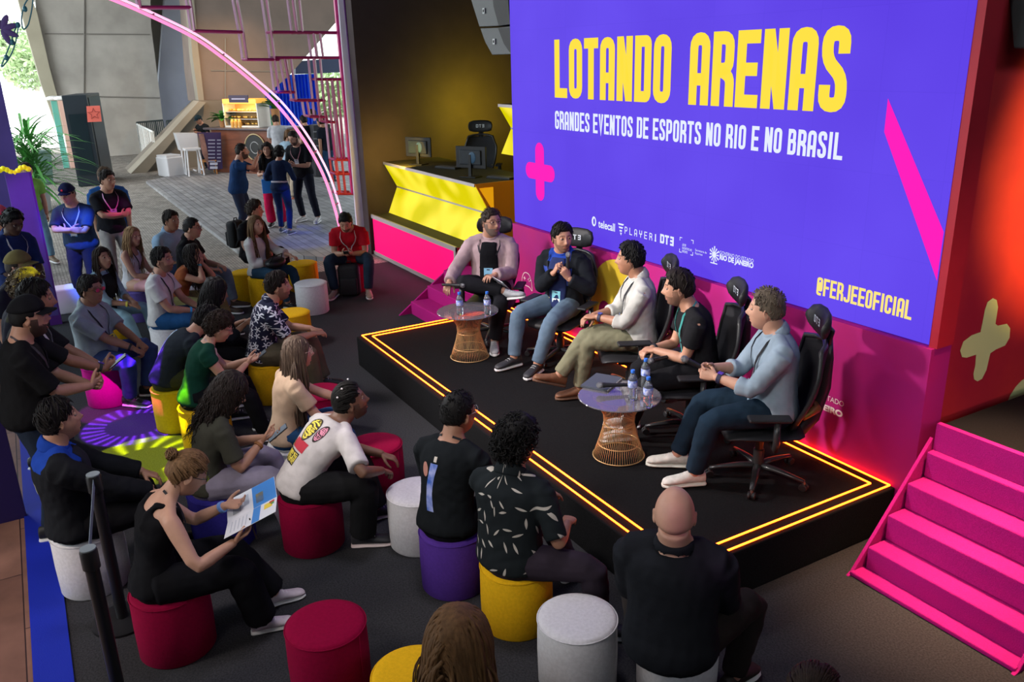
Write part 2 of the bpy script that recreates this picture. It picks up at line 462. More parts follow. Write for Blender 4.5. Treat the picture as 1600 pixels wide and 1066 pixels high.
def make_head(g, fem, matidx, beard=0):
    """matidx: skin, lips, brow, beard, white, iris slots"""
    P = (HEADF if fem else HEADM)
    fc = _fc(P, HFA); lips, brow, brd = region_masks(fc)
    mi = np.zeros(len(HF), int) + matidx['skin']
    if beard: mi[brd] = matidx['beard']
    mi[lips] = matidx['lips']; mi[brow] = matidx['brow']
    v = P.copy()
    if beard > 1:
        _, _, vb = region_masks(P)
        nn = nrm(V3(0, 0, 0)) if 0 else P / np.linalg.norm(P, axis=1)[:, None]
        v = v + nn * (vb * (.004 * (beard - 1)))[:, None]
    g.add(v, HF, mi)
    # ears
    for s in (-1, 1):
        ev, ef = ico(3)
        e = ev.copy(); e = e * V3(.008, .019, .031)
        e[:, 1] *= (1 + e[:, 2] * 9)                       # wide on top
        hollow = np.exp(-((e[:, 1] - .002) ** 2 + (e[:, 2] - .004) ** 2) / .00016)
        e[:, 0] -= np.where(e[:, 0] > 0, 1, 0) * hollow * .008
        e = e @ Rz(R(-24)).T
        e[:, 0] *= s
        e = e + V3(s * .0775, -.006, -.004)
        g.add(e, ef if s > 0 else [q[::-1] for q in ef], matidx['skin'])
    # eyes: ball, iris, upper lid
    for s in (-1, 1):
        ev, ef = ico(2); c = V3(s * .0305, .0745, .0155)
        g.add(ev * .0125 + c, ef, matidx['white'])
        ir = np.array([(0, 0, 0)] + [(math.cos(a) * .0064, 0, math.sin(a) * .0064) for a in np.arange(10) * 2 * PI / 10]) + c + V3(0, .0128, 0)
        ir[0, 1] += .0012
        g.add(ir, [(0, k + 1, (k + 1) % 10 + 1) for k in range(10)], matidx['iris'])
        lid = ev * V3(.0145, .0138, .0138) + c
        keep = [q for q in ef if (ev[list(q)].mean(0)[2] > .12)]
        keep2 = [q for q in ef if (ev[list(q)].mean(0)[2] < -.50)]
        g.add(lid, keep + keep2, matidx['skin'])

def xf(v, Rm_, t, s=1.0): return (np.asarray(v) * s) @ np.asarray(Rm_).T + V3(t)

# ---- hair -------------------------------------------------------------------
HB_DIR = HB / np.linalg.norm(HB, axis=1)[:, None]
def strand(g, pts, r, m=0, n=4, flat=.5):
    K = len(pts); P = np.array(pts); T = np.gradient(P, axis=0); T /= np.maximum(1e-9, np.linalg.norm(T, axis=1))[:, None]
    out = P / np.maximum(1e-9, np.linalg.norm(P, axis=1))[:, None]
    Wv = np.cross(T, out); Wv /= np.maximum(1e-9, np.linalg.norm(Wv, axis=1))[:, None]
    U = np.cross(Wv, T)
    rr = r * (1 - (np.linspace(0, 1, K) ** 3) * .85)[:, None]
    an = np.arange(n) * 2 * PI / n
    V = np.concatenate([(P[i] + rr[i] * (np.cos(an)[:, None] * Wv[i] + flat * np.sin(an)[:, None] * U[i])) for i in range(K)])
    F = [(i * n + k, i * n + (k + 1) % n, (i + 1) * n + (k + 1) % n, (i + 1) * n + k) for i in range(K - 1) for k in range(n)]
    g.add(V, F, m)
def hair(style, seed=1, vol=1.0, length=.0, n=260, part=0.0):
    """geometry in head space; style: short, fade, curly, long, bob, curlylong, bun, stubble"""
    rg = np.random.default_rng(seed); g = G()
    th = dict(short=.013, fade=.009, curly=.022, long=.011, bob=.012, curlylong=.022, bun=.009, thin=.004, buzz=.004, pony=.008)[style] * vol
    m = scalp_mask(HB, style)
    if style in ('long', 'curlylong', 'bob'):
        back = sm(-HB[:, 1], -.03, .01)
        m = np.maximum(m, back * sm(HB[:, 2], -.115, -.09))
    nn = HB / np.linalg.norm(HB, axis=1)[:, None]
    top = sm(HB[:, 2], .02, .1)
    t = th * (.55 + .6 * top)
    if style in ('short', 'curly'): t = t * (1 + .35 * np.exp(-((HB[:, 1] - .055) / .04) ** 2) * top)
    wob = np.zeros(len(HB))
    fr = 70 if style in ('curly', 'curlylong') else 45
    for i in range(5):
        dd = rg.normal(size=3); dd /= np.linalg.norm(dd)
        wob += np.sin(HB @ dd * fr * (1 + i * .5) + rg.random() * 6) * .22
    t = t * (1 + wob * (.35 if 'curly' in style else .14))
    v = HB + nn * (t * m - .007 * (1 - m))[:, None]
    g.add(v, HF, 0)
    idx = np.where(m > .6)[0]
    if style in ('thin', 'buzz'): return g
    roots = HB[rg.choice(idx, n)]
    for rp in roots:
        o = rp / np.linalg.norm(rp)
        if style in ('short', 'fade'):
            L = (.060 if style == 'short' else .020) * (.6 + .6 * rg.random()) * vol
            comb = V3(.75 if rp[0] > part - .02 else -.75, .45 if rp[1] > .0 else -.25, -.55 if rp[2] < .07 else .05) + rg.normal(size=3) * .28
            comb = nrm(comb - o * np.dot(comb, o))
            P = []; lift = (.006 + .006 * rg.random()) * vol if rp[2] > .05 else .002
            mrp = float(scalp_mask(rp[None], style)[0])
            for k in range(6):
                a = k / 5; q_ = nrm(rp + comb * L * a)
                rb = np.linalg.norm(HB[np.argmax(HB_DIR @ q_)])
                tk = th * (.55 + .6 * float(sm(np.array([q_[2] * rb]), .02, .1)[0]))
                if k > 2 and float(scalp_mask((q_ * rb)[None], style)[0]) < .2: break
                P.append(q_ * (rb + tk * .97 + lift * math.sin(a * 2.6)))
            strand(g, P, .0048 if style == 'short' else .003, flat=.45)
        elif style == 'curly':
            L = .05 * vol * (.6 + .6 * rg.random()); c = rp + o * th * .6
            u = nrm(np.cross(o, rg.normal(size=3))); w = np.cross(o, u)
            rad = .007 + .005 * rg.random()
            P = [c + o * (a * L * .42 + .002) + u * rad * math.cos(a * 8 + rp[0] * 90) + w * rad * math.sin(a * 8) for a in np.linspace(0, 1, 8)]
            strand(g, P, .0042, flat=.8)
        else:
            Lh = length * (.75 + .3 * rg.random())
            side = 1 if rp[0] > part else -1
            P = []; p = rp + o * (th * .95); d = nrm(V3(side * .8, -.25, .1))
            d = nrm(d - o * np.dot(d, o))
            if style in ('bun', 'pony'):
                tgt = V3(0, -.095, .055) if style == 'bun' else V3(0, -.1, .0)
                for a in np.linspace(0, 1, 7):
                    q = rp * (1 - a) + tgt * a
                    q = q / np.linalg.norm(q) * (np.linalg.norm(head_base(nrm(q)[None])[0]) + th * .9 + .004)
                    P.append(q)
                strand(g, P, .0045); continue
            ph = rg.random() * 6; cr = .010 if style == 'curlylong' else .0028; fq = 5.5 if style == 'curlylong' else 2.0
            seg = Lh / 9; jit = rg.normal(size=3) * .10
            cur = p.copy(); dirv = d
            dist = 0
            for k in range(15):
                oo = nrm(V3(cur[0], cur[1] * .9, max(cur[2], -.02) * .6 if cur[2] > -.02 else 0))
                w_ = cr * min(1, k / 4)
                P.append(cur + V3(math.cos(ph + k * fq * .35), math.sin(ph + k * fq * .35), .3 * math.sin(ph * 2 + k)) * w_)
                dirv = nrm(dirv * .55 + V3(0, -.03, -.62) + jit * .3)
                nxt = cur + dirv * seg * 1.0
                # keep outside the head and behind the face
                rl = math.hypot(nxt[0] / (.084 + th), nxt[1] / (.104 + th * .5))
                if nxt[2] > -.10:
                    h = math.sqrt(max(0, 1 - (max(nxt[2], 0) / (.128 + th)) ** 2))
                    if rl < h:
                        k2 = h / max(rl, .05); nxt[0] *= k2; nxt[1] *= k2
                else:
                    nxt[0] *= .985; nxt[1] = min(nxt[1], .05)
                    if nxt[1] > -.055 and abs(nxt[0]) < .075 : nxt[0] += .008 * (1 if nxt[0] > 0 else -1)
                if nxt[1] > .045 and nxt[2] < .05: nxt[1] -= .013
                cur = nxt
            strand(g, P, .0065 if style != 'curlylong' else .006, n=5, flat=.45)
    if style == 'bun':
        for k in range(70):
            a = rg.random() * 6.28; b = (rg.random() - .5) * 2.2
            c = V3(0, -.112, .075); P = []
            ax = nrm(rg.normal(size=3) + V3(0, 1.2, 0)); u = nrm(np.cross(ax, V3(.2, .1, 1))); w = np.cross(ax, u)
            r0 = .020 + .012 * rg.random()
            for q in np.linspace(0, 2.6 + rg.random() * 2, 9):
                P.append(c + (u * math.cos(a + q) + w * math.sin(a + q)) * r0 + ax * b * .012 * (1 + .2 * q))
            strand(g, P, .0045)
    return g

# ---- hands --------------------------------------------------------------------
def hand(g, Wp, d, nrm_, right, curl=.5, s=1.0, spreadf=.12, thumb=.5):
    d = nrm(d); n = V3(nrm_); n = nrm(n - d * np.dot(n, d))
    t = np.cross(d, n) if right else np.cross(n, d)
    Wp = V3(Wp)
    rings = []
    for a, w, h in ((-.02, .024, .019), (.0, .026, .018), (.03, .036, .0165), (.06, .041, .0155), (.085, .040, .0135), (.094, .034, .010)):
        rings.append((Wp + d * a * s + n * .004 * s * (a > 0), t, n, w * s, h * s))
    g.rings(rings, 12)
    for i, (off, L, r0) in enumerate(((.030, .070, .0088), (.0105, .078, .009), (-.0095, .072, .0086), (-.029, .058, .0078))):
        p = Wp + d * (.082 - .004 * abs(i - 1)) * s + t * off * s
        dr = nrm(d + t * off * spreadf * 12)
        pts = [p - dr * .012 * s, p]; rr = [r0 * s, r0 * s]
        c = curl * (1 + .12 * (i - 1.5))
        ang = 0
        for k, fr in enumerate((.44, .31, .25)):
            ang += c * (.9, 1.1, .7)[k]
            dd = nrm(dr * math.cos(ang) + n * math.sin(ang))
            p = p + dd * L * fr * s
            pts.append(p); rr.append(r0 * s * (.94, .86, .72)[k])
        g.limb(pts, rr, 8)
    p0 = Wp + d * .012 * s + t * .020 * s + n * .006 * s
    d1 = nrm(t * (.85 - .3 * thumb) + d * .65 + n * (.25 + .5 * thumb))
    p1 = p0 + d1 * .042 * s
    d2 = nrm(d1 + d * .5 + n * .15 - t * .25 * thumb); p2 = p1 + d2 * .033 * s
    d3 = nrm(d2 + d * .3 - t * .2 * thumb); p3 = p2 + d3 * .026 * s
    g.limb([p0, p1, p2, p3], [.0145 * s, .0115 * s, .010 * s, .008 * s], 8)

def ik(S, T, a, b, pole):
    S = V3(S); T = V3(T); v = T - S; L = np.linalg.norm(v)
    L2 = min(L, (a + b) * .995); u = nrm(v); T = S + u * L2
    x = (a * a - b * b + L2 * L2) / (2 * L2); h = math.sqrt(max(0, a * a - x * x))
    p = V3(pole); p = nrm(p - u * np.dot(p, u))
    return S + u * x + p * h, T

SKIN = dict(fair=(.50, .275, .19), light=(.42, .215, .14), tan=(.31, .15, .092), brown=(.16, .078, .048), dark=(.065, .032, .021))
def skin_mat(k):
    return mat('skin_' + k, SKIN[k], .5, noise=.12, nscale=14, bump=.06, bscale=120, spec=.35)
def hair_mat(c):
    return mat('hair_%.3f_%.3f_%.3f' % tuple(c), tuple(v * .8 for v in c), .6, noise=.45, nscale=60, spec=.16, stretch=(1, 1, .15), bump=.25, bscale=180)
PEOPLE = []
def person(label, px=None, head_at=None, loc=None, face=90, seat=.38, stand=False, h=1.72, fem=False, wide=1.0, belly=0.0,
           lean=8, hunch=10, side=0, twist=0, look=(0, 0, 0), neckf=12,
           L=None, Rr=None, Lh=None, Rh=None, Lc=.5, Rc=.5, poleL=None, poleR=None,
           fL=None, fR=None, kneeL=None, kneeR=None,
           skin='light', hairc=(.02, .014, .010), hstyle='short', hvol=1.0, hlen=0.0, hn=260, beard=0, beardc=None, part=0.0,
           top='tee', topc=(.05, .05, .05), topm=None, legc=(.02, .025, .04), legs='trousers', shoec=(.02, .02, .02), solec=(.7, .7, .7), shoe='sneaker',
           extras=(), q=1.0, seed=None, under=None, sleeve=None, cuffc=None, z0=0.0, nolegs=False, hatc=None, yoke=None):
    PEOPLE.append(locals()); return len(PEOPLE) - 1

def build_person(P):
    """returns a closure that assembles the person once the remesh jobs are done"""
    s = P['h'] / 1.72; q = P['q']
    seed = P['seed'] if P['seed'] is not None else (abs(hash(P['label'])) % 9999)
    seed = sum(ord(c) * (i + 7) for i, c in enumerate(P['label'])) % 99991
    fem = P['fem']; wd = P['wide'] * (.92 if fem else 1.0)
    stand = P['stand']
    hipz = (.905 * s if stand else P['seat'] + .088 * s)
    lean = R(P['lean']); hunch = R(P['hunch']); sd = R(P['side']); tw = R(P['twist'])
    # spine
    ts = np.linspace(-.12, .66, 40); dt = ts[1] - ts[0]
    pos = {}; cur = V3(0, 0, 0); i0 = int(np.argmin(abs(ts)))
    def ang(t):
        u = min(1, max(0, (t + .02) / .42))
        a = lean * (.45 + .55 * u) + hunch * max(0, u - .35) * 1.2
        if t > .47: a = a * .55 + R(P['neckf'])
        return a
    def frame(t):
        a = ang(t); u = min(1, max(0, t / .42))
        M_ = Rz(tw * u) @ Ry(sd * (.4 + .6 * u)) @ Rx(-a)
        return M_
    centers = [None] * len(ts); centers[i0] = V3(0, 0, hipz)
    for i in range(i0 + 1, len(ts)): centers[i] = centers[i - 1] + frame(ts[i])[:, 2] * dt * s
    for i in range(i0 - 1, -1, -1): centers[i] = centers[i + 1] - frame(ts[i])[:, 2] * dt * s
    centers = np.array(centers)
    def C(t): return V3([np.interp(t, ts, centers[:, k]) for k in range(3)])
    if fem: prof = [(-.11, .11, .085, 0), (-.05, .170, .115, -.008), (.02, .172, .118, -.006), (.10, .140, .098, 0), (.16, .125, .088, .002), (.24, .135, .095, .004), (.32, .152, .112, .012), (.38, .158, .105, .006), (.43, .150, .082, -.004), (.465, .105, .068, -.008), (.49, .062, .056, -.008), (.53, .050, .052, -.002), (.62, .049, .052, .006)]
    else: prof = [(-.11, .11, .085, 0), (-.05, .163, .115, -.008), (.02, .162, .115, -.004), (.10, .152, .105, 0), (.17, .150, .102, .002), (.25, .160, .108, .002), (.33, .176, .118, .004), (.39, .182, .112, 0), (.435, .168, .090, -.006), (.47, .115, .074, -.010), (.495, .072, .064, -.008), (.53, .064, .066, -.002), (.62, .061, .065, .006)]
    bel = P['belly']
    def tor(t):
        ws = [p[1] for p in prof]; tt = [p[0] for p in prof]
        w = np.interp(t, tt, ws) * wd; d = np.interp(t, tt, [p[2] for p in prof]) * (.5 + .5 * wd)
        o = np.interp(t, tt, [p[3] for p in prof])
        if bel:
            b = math.exp(-((t - .10) / .11) ** 2) * bel; w += b * .45; d += b * .7; o += b * .5
        return w * s, d * s, o * s
    def trings(t0, t1, n, off):
        out = []
        for t in np.linspace(t0, t1, n):
            w, d, o = tor(t); Mf = frame(t); of = off(t) if callable(off) else off
            if not (t > .46 and w < .09): pass
            out.append((C(t) + Mf[:, 1] * o, Mf[:, 0], Mf[:, 1], w + of, d + of))
        return out
    def surf(t, phi, off=.012):
        """point on the torso skin: phi 0 = front, +90 = right"""
        w, d, o = tor(t); Mf = frame(t)
        return C(t) + Mf[:, 1] * (o + (d + off) * math.cos(R(phi))) + Mf[:, 0] * (w + off) * math.sin(R(phi))
    # joints
    Ms = frame(.42); sw = (.165 if fem else .185) * s * (.6 + .4 * P['wide'])
    SHL = C(.413) - Ms[:, 0] * sw; SHR = C(.413) + Ms[:, 0] * sw
    ua, fa = .285 * s, .245 * s
    th_, sh_ = .425 * s, .415 * s
    hx = .092 * s
    HL = V3(-hx, 0, hipz) ; HR = V3(hx, 0, hipz)
    kz = .09
    if stand:
        dfL, dfR = (-.11, .02, 0, 8), (.11, -.02, 0, -8)
    else:
        dfL, dfR = (-.14, .50, 0, 8), (.14, .50, 0, -8)
    fL = P['fL'] or dfL; fR = P['fR'] or dfR
    def ankle(f): return V3(f[0], f[1] - .0, f[2] + .085 * s)
    KL, AL = ik(HL, ankle(fL), th_, sh_, P['kneeL'] or ((-.15, 1, .0) if stand else (-.25, .3, 1)))
    KR, AR = ik(HR, ankle(fR), th_, sh_, P['kneeR'] or ((.15, 1, .0) if stand else (.25, .3, 1)))
    dL = (-.22, .05, .78) if stand else (-.13, .34, hipz + .10); dR = (.22, .05, .78) if stand else (.13, .34, hipz + .10)
    TL = P['L'] or dL; TR = P['Rr'] or dR
    EL, WL = ik(SHL, TL, ua, fa, P['poleL'] or (-.7, -.8, -.7))
    ER, WR = ik(SHR, TR, ua, fa, P['poleR'] or (.7, -.8, -.7))
    vb = .0095 if q >= 1 else .013
    if q < .6: vb = .016
    body = G(); aw = .93 if fem else 1.0
    aw *= (.75 + .25 * P['wide'])
    body.rings(trings(-.095, .60, 20, 0), 20)
    def arm(g, S, E, Wt, off, endfrac=1.0, startr=1.0, flare=0):
        a1 = interp(S, E, (0, .25, .55, .85)); r1 = [.051, .051, .045, .040]
        a2 = interp(E, Wt, (0.06, .3, .65, 1.0)); r2 = [.040, .041, .034, .0265]
        g.limb(a1 + a2, [x * s * aw + off for x in r1 + r2], 12)
    arm(body, SHL, EL, WL, 0); arm(body, SHR, ER, WR, 0)
    for S in (SHL, SHR):
        body.limb([C(.40) * .55 + S * .45, S], [.052 * s, .048 * s * aw], 12, rnd=False)
        body.limb([C(.535) + (S - C(.41)) * .10, C(.47) + (S - C(.41)) * .42, S + V3(0, 0, .012)], [.040 * s, .034 * s, .034 * s * aw], 10)
    lw = .5 + .5 * P['wide']
    def leg(g, H_, K_, A_, off, a=1.0, seat=True):
        p1 = interp(H_, K_, (0, .3, .65, .93)); r1 = [.088, .083, .070, .057]
        p2 = interp(K_, A_, (.05, .3, .6, 1.0)); r2 = [.056, .057, .047, .038]
        of = off if isinstance(off, (list, tuple)) else [off] * 8
        g.limb(p1 + p2, [x * s * lw + o for x, o in zip(r1 + r2, of)], 14)
    leg(body, HL, KL, AL, 0); leg(body, HR, KR, AR, 0)
    jb = job(body, vb, 4)
    # hands
    def hdir(spec, E, Wt, right):
        if spec is None:
            d = nrm(Wt - E); n = V3(0, -.2, -1)
            if stand and Wt[2] < .95: n = V3((-1 if right else 1), 0, 0)
            return nrm(d + V3(0, 0, -.12)), n
        return spec
    hg = G()
    dl, nl = hdir(P['Lh'], EL, WL, False); dr, nr = hdir(P['Rh'], ER, WR, True)
    hs = s * (.92 if fem else 1.0)
    hand(hg, WL, dl, nl, False, P['Lc'], hs); hand(hg, WR, dr, nr, True, P['Rc'], hs)
    jh = job(hg, .0042 if q >= 1 else (.0055 if q >= .6 else .008), 2)
    # head placement
    hy, hp, hr = [R(a) for a in P['look']]
    nm_ = frame(.6)
    HM = Rz(hy) @ Rx(-hp) @ Ry(hr)
    HC = C(.535) + V3(nm_[:, 2]) * .058 * s + HM[:, 1] * .026 * s + HM[:, 2] * .045 * s
    # clothing
    cl = []
    top, legs = P['top'], P['legs']
    vc = .011 if q >= 1 else .015
    hem = -.075 if stand else -.035
    ofs = .013 if top not in ('jacket', 'suit') else .024
    def sleeve(g, S, E, Wt, frac, off, flare=.0):
        """frac 0..2 : 1 = elbow, 2 = wrist"""
        pts = []; rr = []
        st = [0, .25, .55, .85, 1.06, 1.3, 1.65, 2.0]; r0 = [.056, .054, .048, .043, .043, .043, .036, .029]
        ev = lambda t: (S + (E - S) * t) if t <= 1 else (E + (Wt - E) * (t - 1))
        tl = [t for t in st if t < frac - .08] + [frac]
        for i, t in enumerate(tl):
            pts.append(ev(t)); rr.append(np.interp(t, st, r0) * s * aw + off + flare * (t / frac) ** 2)
        # flat open cuff: duplicate end so that the remesh keeps the edge
        g.limb(pts, rr, 14, rnd=False)
    slv = P['sleeve'] if P['sleeve'] is not None else dict(tee=.62, blouse=1.55, shirt=1.45, long=1.93, jacket=1.93, suit=1.95, tank=0, sleeveless=.14, polo=.62, crop=.5, tube=0)[top]
    neck_t = dict(tee=.482, polo=.492, shirt=.495, jacket=.488, suit=.495, long=.485, blouse=.47, crop=.476, sleeveless=.478, tank=.40, tube=.36)[top]
    tg = G()
    def toff(t):
        o = ofs * s
        if top in ('shirt', 'tee', 'polo', 'long', 'blouse'): o += .012 * max(0, 1 - abs(t - .08) / .2)
        o += .014 * min(1, max(0, (.06 - t) / .06))
        if t > .45: o = min(o, .008 * s)
        return o
    t0 = hem if top != 'crop' else .06
    if top in ('suit',) : t0 = -.10
    tg.rings(trings(t0, neck_t, 16, toff), 22)
    if top not in ('tank', 'tube'):
        so = ofs * s
        for (S, E, Wt) in ((SHL, EL, WL), (SHR, ER, WR)):
            fl = {'tee': .014, 'polo': .012, 'crop': .008, 'blouse': .022}.get(top, .004)
            sleeve(tg, S, E, Wt, max(slv, .12), so, fl)
            tg.limb([C(.395) * .55 + S * .45, S, S + nrm(E - S) * .05 * s], [.056 * s + so, .0545 * s * aw + so, .054 * s * aw + so], 14)
            tg.limb([C(.474) + (S - C(.41)) * .26, C(.466) + (S - C(.41)) * .44, S + V3(0, 0, .012)], [.033 * s + so * .6, .038 * s + so, .040 * s * aw + so], 10)
    else:
        for sg in (-1, 1):       # shoulder straps
            a = []
            for t, ph in ((.34, 30), (.40, 32), (.445, 42), (.462, 85), (.455, 140), (.40, 155), (.33, 155)):
                a.append(surf(t, sg * ph, .004))
            tg.limb(a, [.019 * s] * 3 + [.016 * s] + [.022 * s] * 3, 8)
    tsm = 3
    jt = job(tg, vc, tsm, wrinkle(seed, .0042 if top != 'suit' else .003, 34))
    cl.append((dict(tee='t_shirt', polo='polo_shirt', shirt='shirt', jacket='jacket', suit='suit_jacket', long='long_sleeved_top', blouse='blouse', crop='cropped_top', tank='tank_top', tube='top', sleeveless='sleeveless_top')[top], jt, P['topm'] or cloth(P['topc'])))
    if top in ('shirt', 'polo', 'suit', 'jacket'):
        cg = G(); cr_ = []
        for t, o in ((.468, .020), (.485, .022), (.502, .019), (.520, .014), (.528, .012)):
            w, d, of_ = tor(t); Mf = frame(t); tilt = nrm(Mf[:, 1] + Mf[:, 2] * -.35)
            cr_.append((C(t) + Mf[:, 1] * (of_ - .004), Mf[:, 0], tilt, min(w, .075 * s) + o, min(d, .068 * s) + o))
        cg.rings(cr_, 22)
        cl.append(('collar', job(cg, .008, 2), P['topm'] or cloth(P['topc'])))
    if P['under'] is not None:           # open jacket: the shirt shows as a band down the chest
        ug = G(); a = []
        for t in np.linspace(-.02, .475, 12):
            w, d, o = tor(t); Mf = frame(t)
            hw = (.074 + .022 * math.sin(PI * min(1, max(0, (t + .02) / .5)))) * s
            a.append((C(t) + Mf[:, 1] * (o + d + .004 + ofs * s * .30), Mf[:, 0], Mf[:, 1], hw, (.030 if t < .45 else .012) * s))
        ug.rings(a, 14)
        cl.append(('inner_shirt', job(ug, vc, 2, wrinkle(seed + 5, .002, 30)), cloth(P['under'])))
    lg = G()
    if legs != 'none' and not P['nolegs']:
        lg.rings(trings(-.118, .09, 9, .012 * s), 20)
        if legs == 'shorts':
            for (H_, K_) in ((HL, KL), (HR, KR)):
                lg.limb(interp(H_, K_, (0, .4, .85)), [(.09) * s + .012, .086 * s + .014, .078 * s + .018], 14, rnd=False)
        elif legs == 'skirt':
            c0 = (HL + HR) / 2; kk = (KL + KR) / 2; wid = np.linalg.norm(KR - KL) / 2 + .10 * s
            if stand: kk = V3(kk[0], kk[1], .25)
            sdv = nrm(HR - HL)
            lg.rings([(c0 + (kk - c0) * a, sdv, nrm(np.cross(nrm(kk - c0), sdv)), .17 * s + (wid - .17 * s) * a, .11 * s - .005 * a) for a in (0, .3, .6, .9, 1.05)], 18)
        else:
            fo = dict(trousers=[.012, .012, .014, .015, .014, .016, .018, .020], slim=[.008] * 8, wide=[.02, .024, .03, .03, .03, .035, .042, .05])[legs]
            for (H_, K_, A_) in ((HL, KL, AL), (HR, KR, AR)):
                a_ = A_ + (K_ - A_) * .06
                p1 = interp(H_, K_, (0, .3, .65, .93)); r1 = [.088, .083, .070, .057]
                p2 = interp(K_, a_, (.05, .3, .6, 1.0)); r2 = [.056, .057, .047, .040]
                lg.limb(p1 + p2, [x * s * lw + o for x, o in zip(r1 + r2, fo)], 14, rnd=False)
                lg.limb([H_ - nrm(K_ - H_) * .03, H_], [.07 * s * lw, .1 * s * lw], 14, rnd=False)
        jl = job(lg, vc, 3, wrinkle(seed + 9, .0045, 30))
        cl.append((dict(trousers='trousers', slim='jeans', wide='trousers', shorts='shorts', skirt='skirt')[legs], jl, cloth(P['legc'])))
    # shoes
    shoes = []
    for (A_, f, K_) in ((AL, fL, KL), (AR, fR, KR)):
        yaw = R(f[3]) if len(f) > 3 else 0; pit = R(f[4]) if len(f) > 4 else 0
        Mf = Rz(yaw) @ Rx(pit)
        fx, fy, fz = Mf[:, 0], Mf[:, 1], Mf[:, 2]
        base = A_ - fz * .085 * s
        up_ = G(); so_ = G(); k = s * (.92 if fem else 1.03)
        rr = []
        for (y, w, hh) in ((-.075, .020, .030), (-.068, .031, .044), (-.03, .036, .048), (.02, .037, .044), (.07, .040, .033), (.12, .045, .026), (.16, .044, .022), (.185, .034, .017), (.197, .018, .010)):
            rr.append((base + fy * y * k + fz * (.020 + hh) * k, fx, fz, w * k, hh * k))
        up_.rings(rr, 14)
        up_.limb([base + fz * .05 * k - fy * .028 * k, base + fz * (.115 if P['shoe'] == 'boot' else .092) * k - fy * .02 * k], [.036 * k, .034 * k], 12, rnd=False)
        rr2 = [(base + fy * y * k + fz * .014 * k, fx, fz, w * k, .014 * k) for (y, w) in ((-.080, .022), (-.070, .035), (-.03, .039), (.03, .039), (.09, .046), (.14, .049), (.175, .043), (.200, .022))]
        so_.rings(rr2, 14)
        shoes.append((job(up_, .006 if q >= 1 else .01, 2), job(so_, .006 if q >= 1 else .01, 1), (base, fx, fy, fz, k)))
    return dict(s=s, P=P, jb=jb, jh=jh, HM=HM, HC=HC, cl=cl, shoes=shoes, surf=surf, frame=frame, C=C, tor=tor,
                J=dict(SHL=SHL, SHR=SHR, EL=EL, ER=ER, WL=WL, WR=WR, KL=KL, KR=KR, AL=AL, AR=AR, HL=HL, HR=HR),
                hd=((dl, nl), (dr, nr)), seed=seed, hs=hs)

def ribbon(mb, pts, w, side_of, m=None, th=.0015):
    """flat strip following pts; width direction = cross(tangent, side_of[i])"""
    P = [V3(p) for p in pts]; v = []; f = []
    for i, p in enumerate(P):
        t = nrm(P[min(i + 1, len(P) - 1)] - P[max(0, i - 1)]); nn = nrm(side_of[i]); u = nrm(np.cross(t, nn))
        v += [p + u * w / 2, p - u * w / 2, p + u * w / 2 + nn * th, p - u * w / 2 + nn * th]
    for i in range(len(P) - 1):
        a = i * 4; b = a + 4
        f += [(a, a + 1, b + 1, b), (a + 2, b + 2, b + 3, a + 3), (a, b, b + 2, a + 2), (a + 1, a + 3, b + 3, b + 1)]
    f += [(0, 2, 3, 1), (len(v) - 4, len(v) - 3, len(v) - 1, len(v) - 2)]
    mb.add(v, f, m)

